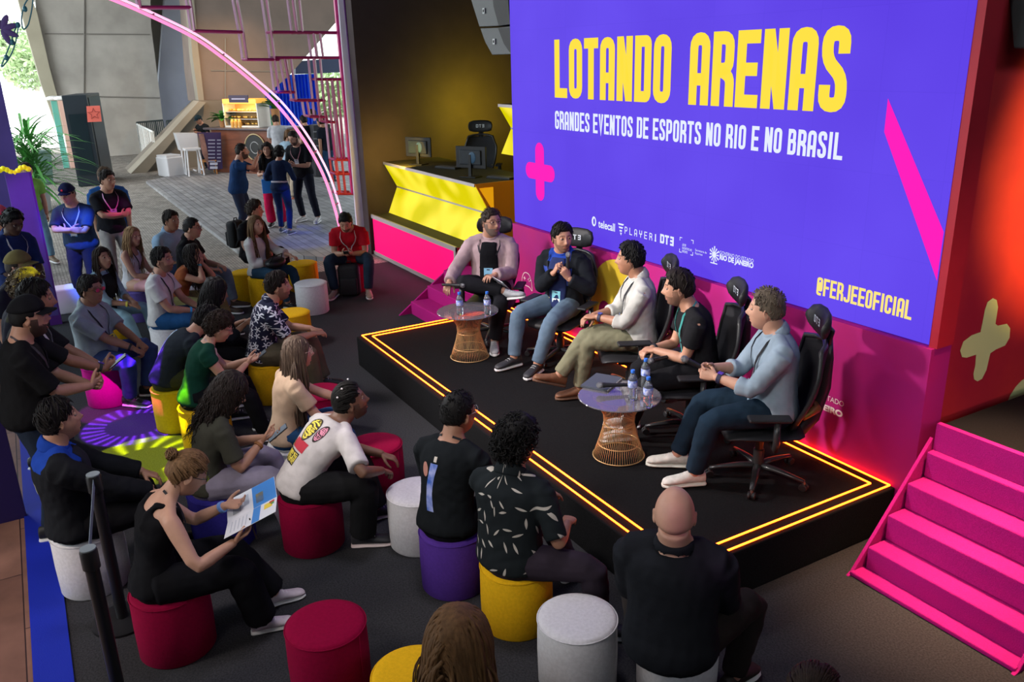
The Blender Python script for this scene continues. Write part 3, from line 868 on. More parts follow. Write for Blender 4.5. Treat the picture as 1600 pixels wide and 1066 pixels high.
def finish_person(B):
    P, s, HM, HC = B['P'], B['s'], B['HM'], B['HC']
    rz = R(P['face'] - 90)
    if P['loc'] is not None: loc = V3(P['loc'][0], P['loc'][1], P['z0'])
    else:
        px, py = P['head_at']; zc = HC[2] + P['z0']
        w = atz(px, py, zc); off = Rz(rz) @ HC
        loc = V3(w.x - off[0], w.y - off[1], P['z0'])
    root = empty('person', loc, rz, P['label'], 'person')
    B['root'] = root; B['loc'] = loc; B['rz'] = rz
    sk = skin_mat(P['skin']); hc = P['hairc']; bc = P['beardc'] or hc
    base = SKIN[P['skin']]
    lip = mat('lips_' + P['skin'], (base[0] * .82, base[1] * .62, base[2] * .66), .45)
    brow = mat('brow_%.2f' % sum(hc), tuple(.35 * b + .65 * c for b, c in zip(base, hc)), .8)
    brd = mat('beard_%s_%.2f_%d' % (P['skin'], sum(bc), P['beard']), tuple((.55 if P['beard'] == 1 else .15) * b + (.45 if P['beard'] == 1 else .85) * c for b, c in zip(base, bc)), .85, bump=.8, bscale=260)
    white = mat('eye_white', (.36, .34, .32), .4); iris = mat('eye_iris', (.03, .018, .012), .2)
    g = G()
    v, F = JOBS[B['jb']][5]; g.add(v, F, 0)
    v, F = JOBS[B['jh']][5]; g.add(v, F, 0)
    hg = G(); make_head(hg, P['fem'], dict(skin=0, lips=1, brow=2, beard=3, white=4, iris=5), P['beard'])
    hv, hf, hm = hg.arr(); hsz = s ** .5 * (1.06 if P['fem'] else 1.11)
    B['hsz'] = hsz
    g.add(xf(hv, HM, HC, hsz), hf, hm)
    v, f, m = g.arr()
    put('body', make_mesh('body', v, f, m, [sk, lip, brow, brd, white, iris]), root)
    if P['hstyle']:
        q = P['q']
        capped = any(e[0] == 'cap' for e in P['extras'])
        hh = hair('buzz' if capped else P['hstyle'], B['seed'], 1.6 if capped else P['hvol'], P['hlen'], int(P['hn'] * (1 if q >= 1 else .5 if q > .5 else .25)), P['part'])
        v, f, m = hh.arr()
        put('hair', make_mesh('hair', xf(v, HM, HC, hsz), f, m, [hair_mat(hc)]), root)
    obs = {}
    for name, j, mt in B['cl']:
        v, F = JOBS[j][5]
        mi = [0] * len(F); mts = [mt]
        if P['yoke'] and (name in ('jacket', 'collar', 'shirt')):
            yc, y0, xr = P['yoke']; FA = v[np.array(F)].mean(1); ax_ = B['frame'](.3); c0 = B['C'](y0)
            dv_ = FA - c0; up_ = dv_ @ ax_[:, 2]; sd_ = np.abs(dv_ @ ax_[:, 0])
            mi = ((up_ > 0) & (sd_ < xr) & (np.abs(dv_ @ ax_[:, 1]) < .15)).astype(int); mts = [mt, cloth(yc)]
        obs[name] = put(name, make_mesh(name, v, F, mi, mts), root)
    B['obs'] = obs
    if not P['nolegs']:
        for ju, js, (b_, fx, fy, fz, k) in B['shoes']:
            v, F = JOBS[ju][5]
            sh = put('shoe', make_mesh('shoe', v, F, [0] * len(F), [mat('shoe_%.2f_%.2f_%.2f' % tuple(P['shoec']), P['shoec'], .55, noise=.2, nscale=30)]), root)
            v, F = JOBS[js][5]
            put('sole', make_mesh('sole', v, F, [0] * len(F), [mat('sole_%.2f_%.2f_%.2f' % tuple(P['solec']), P['solec'], .7)]), sh)
            if P['q'] >= 1 and P['shoe'] == 'sneaker' and P['legs'] != 'skirt':
                lc = MB()
                for i_, (y, h_) in enumerate(((.055, .092), (.078, .083), (.101, .074), (.122, .066))):
                    lc.tube([b_ + (fy * y + fx * (x_ * .021) + fz * (h_ - .006 * abs(x_))) * k for x_ in (-1, -.4, .4, 1)], .0028 * k, mat('laces_%.1f' % P['solec'][0], P['solec'], .8), 5)
                lc.build('laces', sh, smooth=True)
    for e in P['extras']:
        fn = EXTRA[e[0]]; fn(B, *e[1:])
    return B

def hp(B, x, y, z):        # head space -> person space
    return xf(V3(x, y, z)[None], B['HM'], B['HC'], B['hsz'])[0]
def ex_lanyard(B, c=(.02, .02, .025), badge=(.25, .55, .75), t_end=.22, off=.024, card=True, w=.014):
    mb = MB(); s = B['s']; surf = B['surf']
    if B['P']['top'] in ('jacket', 'suit'): off = .034
    m = mat('strap_%.2f_%.2f_%.2f' % tuple(c), c, .7)
    for sg in (-1, 1):
        pts = []; ns = []
        for t, ph, o in ((.515, 150, .004), (.505, 110, .008), (.495, 70, .016), (.475, 42, off), (.43, 30, off), (.38, 24, off), (.32, 17, off), (.27, 10, off), (t_end, 2, off)):
            if t < t_end: continue
            pts.append(surf(t, sg * ph, o * s)); ns.append(pts[-1] - B['C'](t))
        ribbon(mb, pts, w * s, ns, m)
    o = mb.build('lanyard', B['root'])
    if card:
        p = surf(t_end - .055, 0, off * s + .004); Mf = B['frame'](t_end); b = MB()
        Q = Matrix([list(r) for r in Mf])
        b.box(Vector(p), (.085 * s, .004, .115 * s), mat('badge_%.2f_%.2f_%.2f' % tuple(badge), badge, .35), Q)
        b.box(Vector(p) + Q @ Vector((0, .0027, -.030 * s)), (.075 * s, .002, .035 * s), mat('badge_white', (.75, .78, .8), .4), Q)
        b.box(Vector(p) + Q @ Vector((0, .0027, .042 * s)), (.03 * s, .002, .012 * s), mat('badge_dark', (.04, .06, .1), .4), Q)
        b.build('badge', o)
def ex_glasses(B, c=(.02, .02, .02), lens=None):
    mb = MB(); m = mat('frame_%.2f_%.2f_%.2f' % tuple(c), c, .3)
    for sg in (-1, 1):
        pts = []
        for k in range(14):
            a = 2 * PI * k / 14
            x = .032 + .024 * math.copysign(abs(math.cos(a)) ** .7, math.cos(a)); z = .014 + .017 * math.copysign(abs(math.sin(a)) ** .7, math.sin(a))
            pts.append(hp(B, sg * x, .099 - .010 * (x - .03) / .03, z))
        mb.tube(pts, .0018, m, 5, closed=True)
        mb.tube([hp(B, sg * .056, .090, .018), hp(B, sg * .074, .06, .017), hp(B, sg * .080, .0, .014), hp(B, sg * .080, -.02, .0)], .0018, m, 5)
    mb.tube([hp(B, -.009, .103, .018), hp(B, 0, .106, .020), hp(B, .009, .103, .018)], .0018, m, 5)
    o = mb.build('glasses', B['root'], smooth=True)
    if lens:
        b = MB()
        for sg in (-1, 1):
            pts = [hp(B, sg * (.032 + .022 * math.cos(a)), .098, .014 + .015 * math.sin(a)) for a in np.arange(12) * 2 * PI / 12]
            nv = Vector(B['HM'][:, 1]) * .001
            b.prism(pts, nv, mat('lens_%.1f_%.1f' % tuple(lens[:2]), lens, .1, trans=.3))
        b.build('lens', o)
def ex_cap(B, c=(.02, .02, .022), back=False, logo=None):
    rg = G(); m = sm(HB[:, 2], .030, .045)
    nn = HB / np.linalg.norm(HB, axis=1)[:, None]
    v = HB + nn * (.016 * m - .02 * (1 - m))[:, None]
    v[:, 2] += .010 * m * sm(HB[:, 1], -.05, .08)
    rg.add(v, HF, 0)
    V_, F_ = [], []
    nx, ny = 13, 7
    for lay in (0, 1):
        for i in range(nx):
            a = -1 + 2 * i / (nx - 1)
            for j in range(ny):
                b = j / (ny - 1)
                rad = .088 + b * .068 * math.sqrt(max(0, 1 - (a * .92) ** 2))
                x = a * .070; y = math.sqrt(max(0.0, 1 - (a * .86) ** 2)) * .086 + b * .070 * math.sqrt(max(0, 1 - (a * .9) ** 2))
                V_.append((x, y * (-1 if back else 1), .046 - .014 * a * a - b * .012 + lay * .004))
    for i in range(nx - 1):
        for j in range(ny - 1):
            k = i * ny + j; F_.append((k, k + 1, k + ny + 1, k + ny)); k2 = k + nx * ny
            F_.append((k2, k2 + ny, k2 + ny + 1, k2 + 1))
    N_ = nx * ny
    edge = [i * ny for i in range(nx)] + [(nx - 1) * ny + j for j in range(1, ny)] + [i * ny + ny - 1 for i in range(nx - 2, -1, -1)] + [j for j in range(ny - 2, 0, -1)]
    for i in range(len(edge)):
        a, b = edge[i], edge[(i + 1) % len(edge)]; F_.append((a, b, b + N_, a + N_))
    v, f, m_ = rg.arr()
    o = put('cap', make_mesh('cap', xf(v, B['HM'], B['HC'], B['hsz']), f, m_, [cloth(c)]), B['root'])
    put('brim', make_mesh('brim', xf(np.array(V_), B['HM'], B['HC'], B['hsz']), F_, [0] * len(F_), [cloth(c)]), o)
    if logo:
        b = MB(); b.ell(Vector(hp(B, 0, .098, .075)), (.014, .006, .014), mat('cap_logo', logo, .6), 10, 6)
        b.build('emblem', o)
def ex_watch(B, side='R', c=(.02, .02, .03), frac=.12, w=.02, face=None):
    J = B['J']; W_, E_ = (J['WR'], J['ER']) if side == 'R' else (J['WL'], J['EL'])
    p = W_ + (E_ - W_) * frac; d = nrm(E_ - W_); mb = MB(); s = B['s']
    u = nrm(np.cross(d, V3(0, 0, 1))); v_ = np.cross(d, u)
    ring = []
    r_ = (.031 + .012 * frac * 2) * s * (.93 if B['P']['fem'] else 1)
    Q = Matrix([[u[0], v_[0], d[0]], [u[1], v_[1], d[1]], [u[2], v_[2], d[2]]])
    mb.lathe([(r_ - .004, -w / 2), (r_ + .002, -w / 2), (r_ + .002, w / 2), (r_ - .004, w / 2), (r_ - .004, -w / 2)], mat('strap_%.2f_%.2f_%.2f' % tuple(c), c, .6), 18, p, Q)
    o = mb.build('wristband' if not face else 'wrist_watch', B['root'], smooth=True, auto=40)
    if face:
        b = MB(); up_ = nrm(V3(0, 0, 1) - d * d[2]); sd_ = np.cross(d, up_)
        Q2 = Matrix([[sd_[0], d[0], up_[0]], [sd_[1], d[1], up_[1]], [sd_[2], d[2], up_[2]]])
        b.box(Vector(p + up_ * (r_ + .003)), (.034, .036, .009), mat('watch_face_%.1f' % face[2], face, .1), Q2); b.build('watch_face', o, bevel=.003)
def ex_earbun(B): pass
EXTRA = dict(lanyard=ex_lanyard, glasses=ex_glasses, cap=ex_cap, watch=ex_watch)
# ---------------------------------------------------------------- lettering
def strip(path, t, closed=False):
    P = [Vector((p[0], p[1])) for p in path]
    if closed: pass
    n = len(P); L_, R_ = [], []
    for i, p in enumerate(P):
        a = P[i - 1] if (i > 0 or closed) else None
        b = P[(i + 1) % n] if (i < n - 1 or closed) else None
        if a is None: d = (b - p).normalized(); nn = Vector((-d.y, d.x)); k = 1
        elif b is None: d = (p - a).normalized(); nn = Vector((-d.y, d.x)); k = 1
        else:
            d1 = (p - a).normalized(); d2 = (b - p).normalized(); n1 = Vector((-d1.y, d1.x)); n2 = Vector((-d2.y, d2.x))
            nn = n1 + n2
            nn = nn.normalized() if nn.length > 1e-6 else n1
            k = 1 / max(.45, nn.dot(n1))
        L_.append(p + nn * (t / 2 * k)); R_.append(p - nn * (t / 2 * k))
    q = []
    for i in range(n if closed else n - 1):
        j = (i + 1) % n; q.append((L_[i], R_[i], R_[j], L_[j]))
    return q
def rnd_path(path, r, closed=False, sq=-1):
    n = len(path); out = []
    P = [Vector(p) for p in path]
    for i, p in enumerate(P):
        if (not closed and (i == 0 or i == n - 1)) or (sq >= 0 and p[0] <= sq): out.append(p); continue
        a = P[i - 1]; b = P[(i + 1) % n]
        u = a - p; v = b - p
        rr = min(r, u.length * .49, v.length * .49)
        s0 = p + u.normalized() * rr; s1 = p + v.normalized() * rr
        for k in range(5):
            t = k / 4; out.append(s0 * (1 - t) ** 2 + p * 2 * t * (1 - t) + s1 * t * t)
    return out
def glyph(c, w, h, t):
    a = t / 2; r = w * .42; x1 = w - a; y1 = h - a
    G_ = {
        'L': [([(a, h), (a, a), (w, a)], 0, 0)],
        'O': [([(a, a), (a, y1), (x1, y1), (x1, a)], r, 1)],
        'T': [([(0, y1), (w, y1)], 0, 0), ([(w / 2, y1), (w / 2, 0)], 0, 0)],
        'A': [([(a, 0), (a, y1), (x1, y1), (x1, 0)], r, 0), ([(a, .36 * h), (x1, .36 * h)], 0, 0)],
        'N': [([(a, 0), (a, h)], 0, 0), ([(x1, 0), (x1, h)], 0, 0), ([(a * 1.1, h - a * .2), (x1 - a * .1, a * .2)], 0, 0)],
        'D': [([(a, a), (a, y1), (w * .5, y1), (x1, y1), (x1, a), (w * .5, a)], r, 1)],
        'R': [([(a, 0), (a, y1), (x1, y1), (x1, .50 * h), (a, .50 * h)], r, 0), ([(w * .42, .48 * h), (x1 + a * .25, .40 * h), (x1 + a * .25, 0)], r * .9, 0)],
        'P': [([(a, 0), (a, y1), (x1, y1), (x1, .42 * h), (a, .42 * h)], r * .8, 0)],
        'B': [([(a, a), (a, y1), (x1 - a * .3, y1), (x1 - a * .3, .53 * h), (a, .53 * h)], r * .6, 1), ([(a, a), (a, .53 * h), (x1, .53 * h), (x1, a)], r * .6, 1)],
        'E': [([(w, y1), (a, y1), (a, a), (w, a)], 0, 0), ([(a, h / 2), (w * .92, h / 2)], 0, 0)],
        'F': [([(w, y1), (a, y1), (a, 0)], 0, 0), ([(a, h * .5), (w * .92, h * .5)], 0, 0)],
        'S': [([(x1, .68 * h), (x1, y1), (a, y1), (a, .60 * h), (x1, .42 * h), (x1, a), (a, a), (a, .32 * h)], r * .9, 0)],
        'G': [([(x1, .70 * h), (x1, y1), (a, y1), (a, a), (x1, a), (x1, .46 * h), (w * .5, .46 * h)], r * .7, 0)],
        'C': [([(x1, .66 * h), (x1, y1), (a, y1), (a, a), (x1, a), (x1, .34 * h)], r * .9, 0)],
        'V': [([(a, h), (w / 2, a * .4), (x1, h)], 0, 0)],
        'I': [([(w / 2, 0), (w / 2, h)], 0, 0)],
        'J': [([(x1, h), (x1, a), (a, a), (a, .26 * h)], r * .9, 0)],
        '@': [([(x1, a * .6), (a, a * .6), (a, y1), (x1, y1), (x1, .28 * h), (w * .45, .28 * h), (w * .45, .66 * h), (x1, .66 * h)], r * .6, 0)],
        '1': [([(w * .2, h * .85), (w * .5, h - a), (w * .5, 0)], 0, 0), ([(w * .1, a), (w * .9, a)], 0, 0)],
        'Y': [([(a, h), (a, h * .5), (x1, h * .5), (x1, h)], 0, 0), ([(w / 2, h * .5), (w / 2, 0)], 0, 0)],
        '3': [([(a, y1), (x1, y1), (x1, a), (a, a)], 0, 0), ([(a, h * .5), (x1, h * .5)], 0, 0)],
    }
    q = []
    for path, rr, cl in G_.get(c, []):
        pp = rnd_path(path, rr, cl, a * 1.05 if c in 'DRPB' else -1) if rr else path
        q += strip(pp, t, bool(cl))
    return q
def lettering(name, text, x0, x1, z0, z1, y, m, gap=.16, tk=.34, parent=None, thin_i=True, nrm_y=-1, dz=0):
    """stroke letters standing on a wall parallel to x"""
    n = len(text); units = sum(.5 if c == ' ' else (.55 if c in 'I1' and thin_i else 1) for c in text)
    pitch = (x1 - x0) / units; h = z1 - z0; mb = MB(); x = x0
    for c in text:
        k = .5 if c == ' ' else (.55 if c in 'I1' and thin_i else 1)
        w = pitch * k - pitch * gap
        if c != ' ':
            for qd in glyph(c, w, h, pitch * tk if not (c in 'I') else pitch * tk):
                mb.add([(x + p.x, y, z0 + p.y + dz) for p in qd], [(0, 1, 2, 3)])
        x += pitch * k
    return mb.build(name, parent, m)
def font_text(name, body, loc, width, m, parent=None, rot=(PI / 2, 0, 0), height=None, bold=0.0, align='LEFT'):
    c = bpy.data.curves.new(name, 'FONT'); c.body = body; c.size = 1; c.align_x = align; c.extrude = .0; c.offset = bold
    c.materials.append(m)
    o = bpy.data.objects.new(name, c); COL.objects.link(o)
    bpy.context.view_layer.update()
    d = o.dimensions; sx = width / max(.01, d.x); sy = (height / max(.01, d.y)) if height else sx
    o.location = loc; o.rotation_euler = rot; o.scale = (sx, sy, 1)
    if parent: o.parent = parent
    dg = bpy.context.evaluated_depsgraph_get(); me = bpy.data.meshes.new_from_object(o.evaluated_get(dg)); o2 = bpy.data.objects.new(name, me); COL.objects.link(o2)
    o2.location, o2.rotation_euler, o2.scale, o2.parent = o.location, o.rotation_euler, o.scale, o.parent
    if not me.materials: me.materials.append(m)
    bpy.data.objects.remove(o); return o2
def plus_outline(cx, cz, Lx, Lz, Wd, y, k=8):
    r = Wd / 2; pts = []
    for (dx, dz, L_) in ((0, 1, Lz), (1, 0, Lx), (0, -1, Lz), (-1, 0, Lx)):
        ex, ez = dz, -dx; h = L_ / 2 - r
        for i in range(k + 1):
            a = PI * (1 - i / k)
            pts.append((cx + dx * h + ex * r * math.cos(a) + dx * r * math.sin(a), y, cz + dz * h + ez * r * math.cos(a) + dz * r * math.sin(a)))
        pts.append((cx + (dx + ex) * r, y, cz + (dz + ez) * r))
    return pts

# ---------------------------------------------------------------- floors
mcarpet = mat('carpet', (.046, .046, .051), .95, noise=.45, nscale=90, bump=.5, bscale=240, spec=.1)
mb = MB(); mb.bx(-9.4, 9, -5.07, 6, -.1, 0, mcarpet)
tag(mb.build('floor'), kind='structure')
def brick_mat(name, c1, c2, c3, scale, w=.5, h=.25, mortar=.02, bump=.5, rough=.8, rot=0, noise=True, spec=.3):
    m = bpy.data.materials.new(name); m.use_nodes = True; N = m.node_tree.nodes; L = m.node_tree.links; b = N['Principled BSDF']
    tc = N.new('ShaderNodeTexCoord'); mp = N.new('ShaderNodeMapping'); mp.inputs['Rotation'].default_value = (0, 0, rot)
    L.new(tc.outputs['Object'], mp.inputs[0])
    br = N.new('ShaderNodeTexBrick'); br.inputs['Scale'].default_value = scale; br.inputs['Brick Width'].default_value = w; br.inputs['Row Height'].default_value = h
    br.inputs['Mortar Size'].default_value = mortar; br.inputs['Color1'].default_value = (*c1, 1); br.inputs['Color2'].default_value = (*c2, 1); br.inputs['Mortar'].default_value = (*c3, 1)
    L.new(mp.outputs[0], br.inputs[0])
    n = N.new('ShaderNodeTexNoise'); n.inputs['Scale'].default_value = 3.5; n.inputs['Detail'].default_value = 8; L.new(mp.outputs[0], n.inputs[0])
    mx = N.new('ShaderNodeMix'); mx.data_type = 'RGBA'; mx.blend_type = 'MULTIPLY'; mx.inputs[0].default_value = .8
    rp = N.new('ShaderNodeValToRGB'); rp.color_ramp.elements[0].position = .3; rp.color_ramp.elements[0].color = (.45, .45, .45, 1); rp.color_ramp.elements[1].position = .7
    L.new(n.outputs[0], rp.inputs[0]); L.new(br.outputs[0], mx.inputs[6]); L.new(rp.outputs[0], mx.inputs[7]); L.new(mx.outputs[2], b.inputs['Base Color'])
    bp = N.new('ShaderNodeBump'); bp.inputs['Strength'].default_value = bump; bp.inputs['Distance'].default_value = .01; bp.invert = True
    L.new(br.outputs['Fac'], bp.inputs['Height']); L.new(bp.outputs[0], b.inputs['Normal'])
    b.inputs['Roughness'].default_value = rough; b.inputs['Specular IOR Level'].default_value = spec
    return m
mstone = brick_mat('mosaic_stone', (.40, .37, .33), (.27, .25, .22), (.16, .15, .13), 11, .6, .5, .05, .8, .85)
mb = MB(); mb.bx(-60, -9.4, -45, 30, -.11, -.01, mstone); tag(mb.build('ground_paving'), kind='structure')
mdeck = brick_mat('deck_boards', (.33, .33, .33), (.24, .24, .25), (.07, .07, .07), 1, 2.2, .145, .006, .6, .55, PI / 2 * 0, spec=.4)
dk = [atz(228, 283, .06), atz(371, 391, .06), atz(505, 402, .06), Vector((-10.36, -.3, .06)), Vector((-10.36, 5.8, .06)), Vector((-30, 5.8, .06))]
mb = MB(); mb.prism([(p.x, p.y, -.01) for p in dk], (0, 0, .07), mdeck)
o = mb.build('wooden_deck'); tag(o, 'large raised floor of grey weathered boards where four people stand talking', 'deck')
mwood = brick_mat('plank_floor', (.30, .155, .11), (.20, .10, .075), (.04, .02, .02), 1, 1.3, .16, .004, .4, .5)
mb = MB(); mb.bx(-9.4, 9, -12, -5.07, -.1, -.001, mwood); tag(mb.build('floor_planks'), kind='structure')
mb = MB(); mb.bx(-9, 9, -5.09, -4.90, 0, .012, mat('blue_runner', (.004, .018, .36), .7, bump=.2, bscale=200)); tag(mb.build('floor_border'), kind='structure')

# ---------------------------------------------------------------- stage
SH = .324
mblk = mat('stage_carpet', (.012, .012, .013), .95, noise=.4, nscale=120, bump=.4, bscale=260, spec=.05)
stage = empty('stage_platform', (-2.53, -.92, 0), label='low black carpeted platform outlined by double yellow neon strips', cat='stage')
def S_(v): return (v[0] + 2.53, v[1] + .92, v[2])
mb = MB(); mb.bx(-2.56, 2.56, -.97, .915, 0, SH - .004, mblk); mb.build('deck', stage, bevel=.008)
mled = mat('neon_yellow', (.9, .55, .05), .4, emit=(1.0, .088, .006), es=11.5)
mch = mat('led_channel', (.02, .02, .02), .6)
def led(x0, y0, x1, y1, nm='led_strip'):
    a = S_((x0, y0, SH + .006)); b = S_((x1, y1, SH + .006))
    m = MB(); m.tube([a, b], .0062, mled, 8); o = m.build(nm, stage, smooth=True)
for k, e in enumerate((0.0, .085)):
    x0, x1, y0, y1 = -5.07 + e, .0 - e, -1.835 + e, -.02 - e
    led(x0, y0, -2.6, y0); led(-2.6, y0, x1, y0); led(x1, y0, x1, y1)
    led(x0, y0, x0, y1); led(x1, y1, -2.5, y1); led(-2.5, y1, x0, y1)

# ---------------------------------------------------------------- screen wall
mscr = bpy.data.materials.new('led_display'); mscr.use_nodes = True
N = mscr.node_tree.nodes; L = mscr.node_tree.links; b = N['Principled BSDF']
tc = N.new('ShaderNodeTexCoord'); n = N.new('ShaderNodeTexNoise'); n.inputs['Scale'].default_value = .8; n.inputs['Detail'].default_value = 2
L.new(tc.outputs['Object'], n.inputs[0]); rp = N.new('ShaderNodeValToRGB')
rp.color_ramp.elements[0].position = .3; rp.color_ramp.elements[0].color = (.105, .044, .78, 1); rp.color_ramp.elements[1].position = .7; rp.color_ramp.elements[1].color = (.130, .064, .88, 1)
L.new(n.outputs[0], rp.inputs[0])
br = N.new('ShaderNodeTexBrick'); br.offset = 0; br.inputs['Scale'].default_value = 1; br.inputs['Brick Width'].default_value = .5; br.inputs['Row Height'].default_value = .5; br.inputs['Mortar Size'].default_value = .002
br.inputs['Color1'].default_value = (1, 1, 1, 1); br.inputs['Color2'].default_value = (.97, .97, .985, 1); br.inputs['Mortar'].default_value = (.9, .9, .95, 1)
mp = N.new('ShaderNodeMapping'); mp.inputs['Rotation'].default_value = (PI / 2, 0, 0); L.new(tc.outputs['Object'], mp.inputs[0]); L.new(mp.outputs[0], br.inputs[0])
mx = N.new('ShaderNodeMix'); mx.data_type = 'RGBA'; mx.blend_type = 'MULTIPLY'; mx.inputs[0].default_value = 1
L.new(rp.outputs[0], mx.inputs[6]); L.new(br.outputs[0], mx.inputs[7]); L.new(mx.outputs[2], b.inputs['Emission Color'])
b.inputs['Emission Strength'].default_value = 1.0; b.inputs['Specular IOR Level'].default_value = .05; b.inputs['Base Color'].default_value = (.004, .004, .006, 1); b.inputs['Roughness'].default_value = .6
def em(name, c, s=1.0): return mat(name, (.004, .004, .004), .7, emit=c, es=s, spec=.03)
myel = em('screen_yellow', (1.0, .76, .055)); mwht = em('screen_white', (.80, .86, 1.0)); mpnk = em('screen_pink', (1.0, .008, .50)); myl2 = em('screen_pale_yellow', (1.0, .80, .22))
screen = empty('led_screen', (-2.45, .1, 1.34), label='huge violet video wall with yellow title lettering above the stage', cat='screen')
LO = Vector((-2.45, .1, 1.34))
def scr(mbo, name, m=None): 
    for i, v in enumerate(mbo.v): mbo.v[i] = (v[0] - LO.x, v[1] - LO.y, v[2] - LO.z)
    return mbo.build(name, screen, m)
mb = MB(); mb.bx(-4.99, .10, .03, .16, 1.34, 5.4, mscr); scr(mb, 'display')
def slett(name, txt, x0, x1, z0, z1, m, **k):
    o = lettering(name, txt, x0, x1, z0, z1, .026, m, **k)
    o.parent = screen; o.location = (-LO.x, -LO.y, -LO.z); return o
slett('title_lettering', 'LOTANDO', -4.14, -2.385, 2.70, 3.235, myel, gap=.12, tk=.36)
slett('title_lettering', 'ARENAS', -2.195, -.665, 2.70, 3.235, myel, gap=.12, tk=.36)
slett('subtitle_lettering', 'GRANDES EVENTOS DE ESPORTS NO RIO E NO BRASIL', -4.14, -.665, 2.40, 2.575, mwht, gap=.16, tk=.31)
slett('handle_lettering', '@FERJEEOFICIAL', -.785, -.03, 1.465, 1.59, myl2, gap=.12, tk=.33)
mb = MB()
pl = plus_outline(-4.44, 1.945, .57, .60, .17, .026); mb.add(pl, [tuple(range(len(pl)))], mpnk)
scr(mb, 'plus_sign')
mb = MB(); mb.add([(-.385, .026, 2.80), (-.385, .026, 2.60), (.098, .026, 1.75), (.098, .026, 2.05)], [(0, 1, 2, 3)], mpnk); scr(mb, 'pink_stripe')
def stext(nm, body, pa, pb, h, bold=0.0, m=mwht):
    a = aty(pa[0], pa[1], .024); bb = aty(pb[0], pb[1], .024)
    o = font_text(nm, body, (a.x - LO.x, a.y - LO.y, a.z - LO.z), bb.x - a.x, m, None, height=h, bold=bold); o.parent = screen; return o
stext('logo_lettering', 'telecall', (935, 355), (961, 360), .075, .02)
slett('logo_lettering', 'DT3', -2.485, -2.30, 1.535, 1.615, mwht, gap=.10, tk=.30)
lettering_o = slett('logo_lettering', 'PLAYER', -2.985, -2.56, 1.535, 1.60, mwht, gap=.45, tk=.12)
slett('logo_lettering', '1', -2.56, -2.52, 1.535, 1.60, mwht, gap=.2, tk=.2)
stext('logo_lettering', 'LEI DE\nINCENTIVO AO\nESPORTE', (1066, 384), (1081, 388), .075, .01)
stext('logo_lettering', 'Secretaria de\nEsportes', (1086, 392), (1104, 396), .05)
stext('logo_lettering', 'GOVERNO DO ESTADO', (1124, 397), (1177, 409), .028)
stext('logo_lettering', 'RIO DE JANEIRO', (1124, 405), (1177, 416), .055, .05)
mb = MB()       # round telephone mark, triangle mark, brackets, crest
c = aty(928, 346, .024)
mb.add([(c.x + .036 * math.cos(a), .024, c.z + .048 * math.sin(a)) for a in np.arange(18) * PI / 9], [tuple(range(18))], mwht)
scr(mb, 'telephone_emblem'); mb = MB()
mb.add([(c.x + .006 + .016 * math.cos(a), .0225, c.z + .030 * math.sin(a)) for a in np.arange(14) * PI / 7], [tuple(range(14))], mscr)
scr(mb, 'telephone_emblem'); mb = MB()
c = aty(970, 357, .024)
for k in range(3):
    zz = c.z + .045 - k * .03; w = .045 - k * .013
    mb.add([(c.x - w, .024, zz), (c.x + w, .024, zz), (c.x + w * .8, .024, zz - .015), (c.x - w * .8, .024, zz - .015)], [(0, 1, 2, 3)], mwht)
mb.add([(c.x - .012, .024, c.z - .04), (c.x + .018, .024, c.z - .04), (c.x + .004, .024, c.z - .065)], [(0, 1, 2)], mwht)
scr(mb, 'triangle_emblem'); mb = MB()
for sx in (-1, 1):
    for sz in (-1, 1):
        c2 = Vector((-2.145, .024, 1.565)); X0 = c2.x + sx * .085; Z0 = c2.z + sz * .065
        for (dx, dz) in ((.03, .006), (.006, .03)):
            mb.add([(X0, .024, Z0), (X0 - sx * dx, .024, Z0), (X0 - sx * dx, .024, Z0 - sz * dz), (X0, .024, Z0 - sz * dz)], [(0, 1, 2, 3)], mwht)
scr(mb, 'bracket_emblem'); mb = MB()
c = aty(1116, 398, .024)
for k in range(12):
    a = k * PI / 6; r0 = .020; r1 = .052 + .008 * (k % 2)
    mb.add([(c.x + r0 * math.cos(a - .16), .024, c.z + 1.1 * r0 * math.sin(a - .16)), (c.x + r1 * math.cos(a - .12), .024, c.z + 1.15 * r1 * math.sin(a - .12)), (c.x + r1 * math.cos(a + .12), .024, c.z + 1.15 * r1 * math.sin(a + .12)), (c.x + r0 * math.cos(a + .16), .024, c.z + 1.1 * r0 * math.sin(a + .16))], [(0, 1, 2, 3)], mwht)
mb.add([(c.x + .022 * math.cos(a), .0235, c.z + .026 * math.sin(a)) for a in np.arange(12) * PI / 6], [tuple(range(12))], mwht)
mb.add([(c.x - .04, .024, c.z - .066), (c.x + .04, .024, c.z - .066), (c.x + .04, .024, c.z - .075), (c.x - .04, .024, c.z - .075)], [(0, 1, 2, 3)], mwht)
scr(mb, 'crest_emblem')
# red return beside the screen
mred = mat('red_side_panel', (.42, .012, .030), .55, noise=.15, nscale=3)
mpink = mat('pink_print', (.40, .009, .13), .6, noise=.12, nscale=1.5, color2=(.34, .010, .17), spec=.2)
mylw = mat('yellow_print', (.62, .44, .03), .6)
mprw = mat('white_print', (.8, .7, .68), .6)
mb = MB(); mb.bx(-4.99, .145, 0.0, .2, .0, 1.325, mpink); mb.bx(.10, .155, .035, .2, 1.325, 5.4, mred)
wb = mb.build('wall_back'); tag(wb, kind='structure')
mb = MB(); mb.bx(-4.99, .10, .16, .2, .0, 5.4, mat('screen_frame_back', (.02, .02, .025), .7)); mb.build('backing', wb)
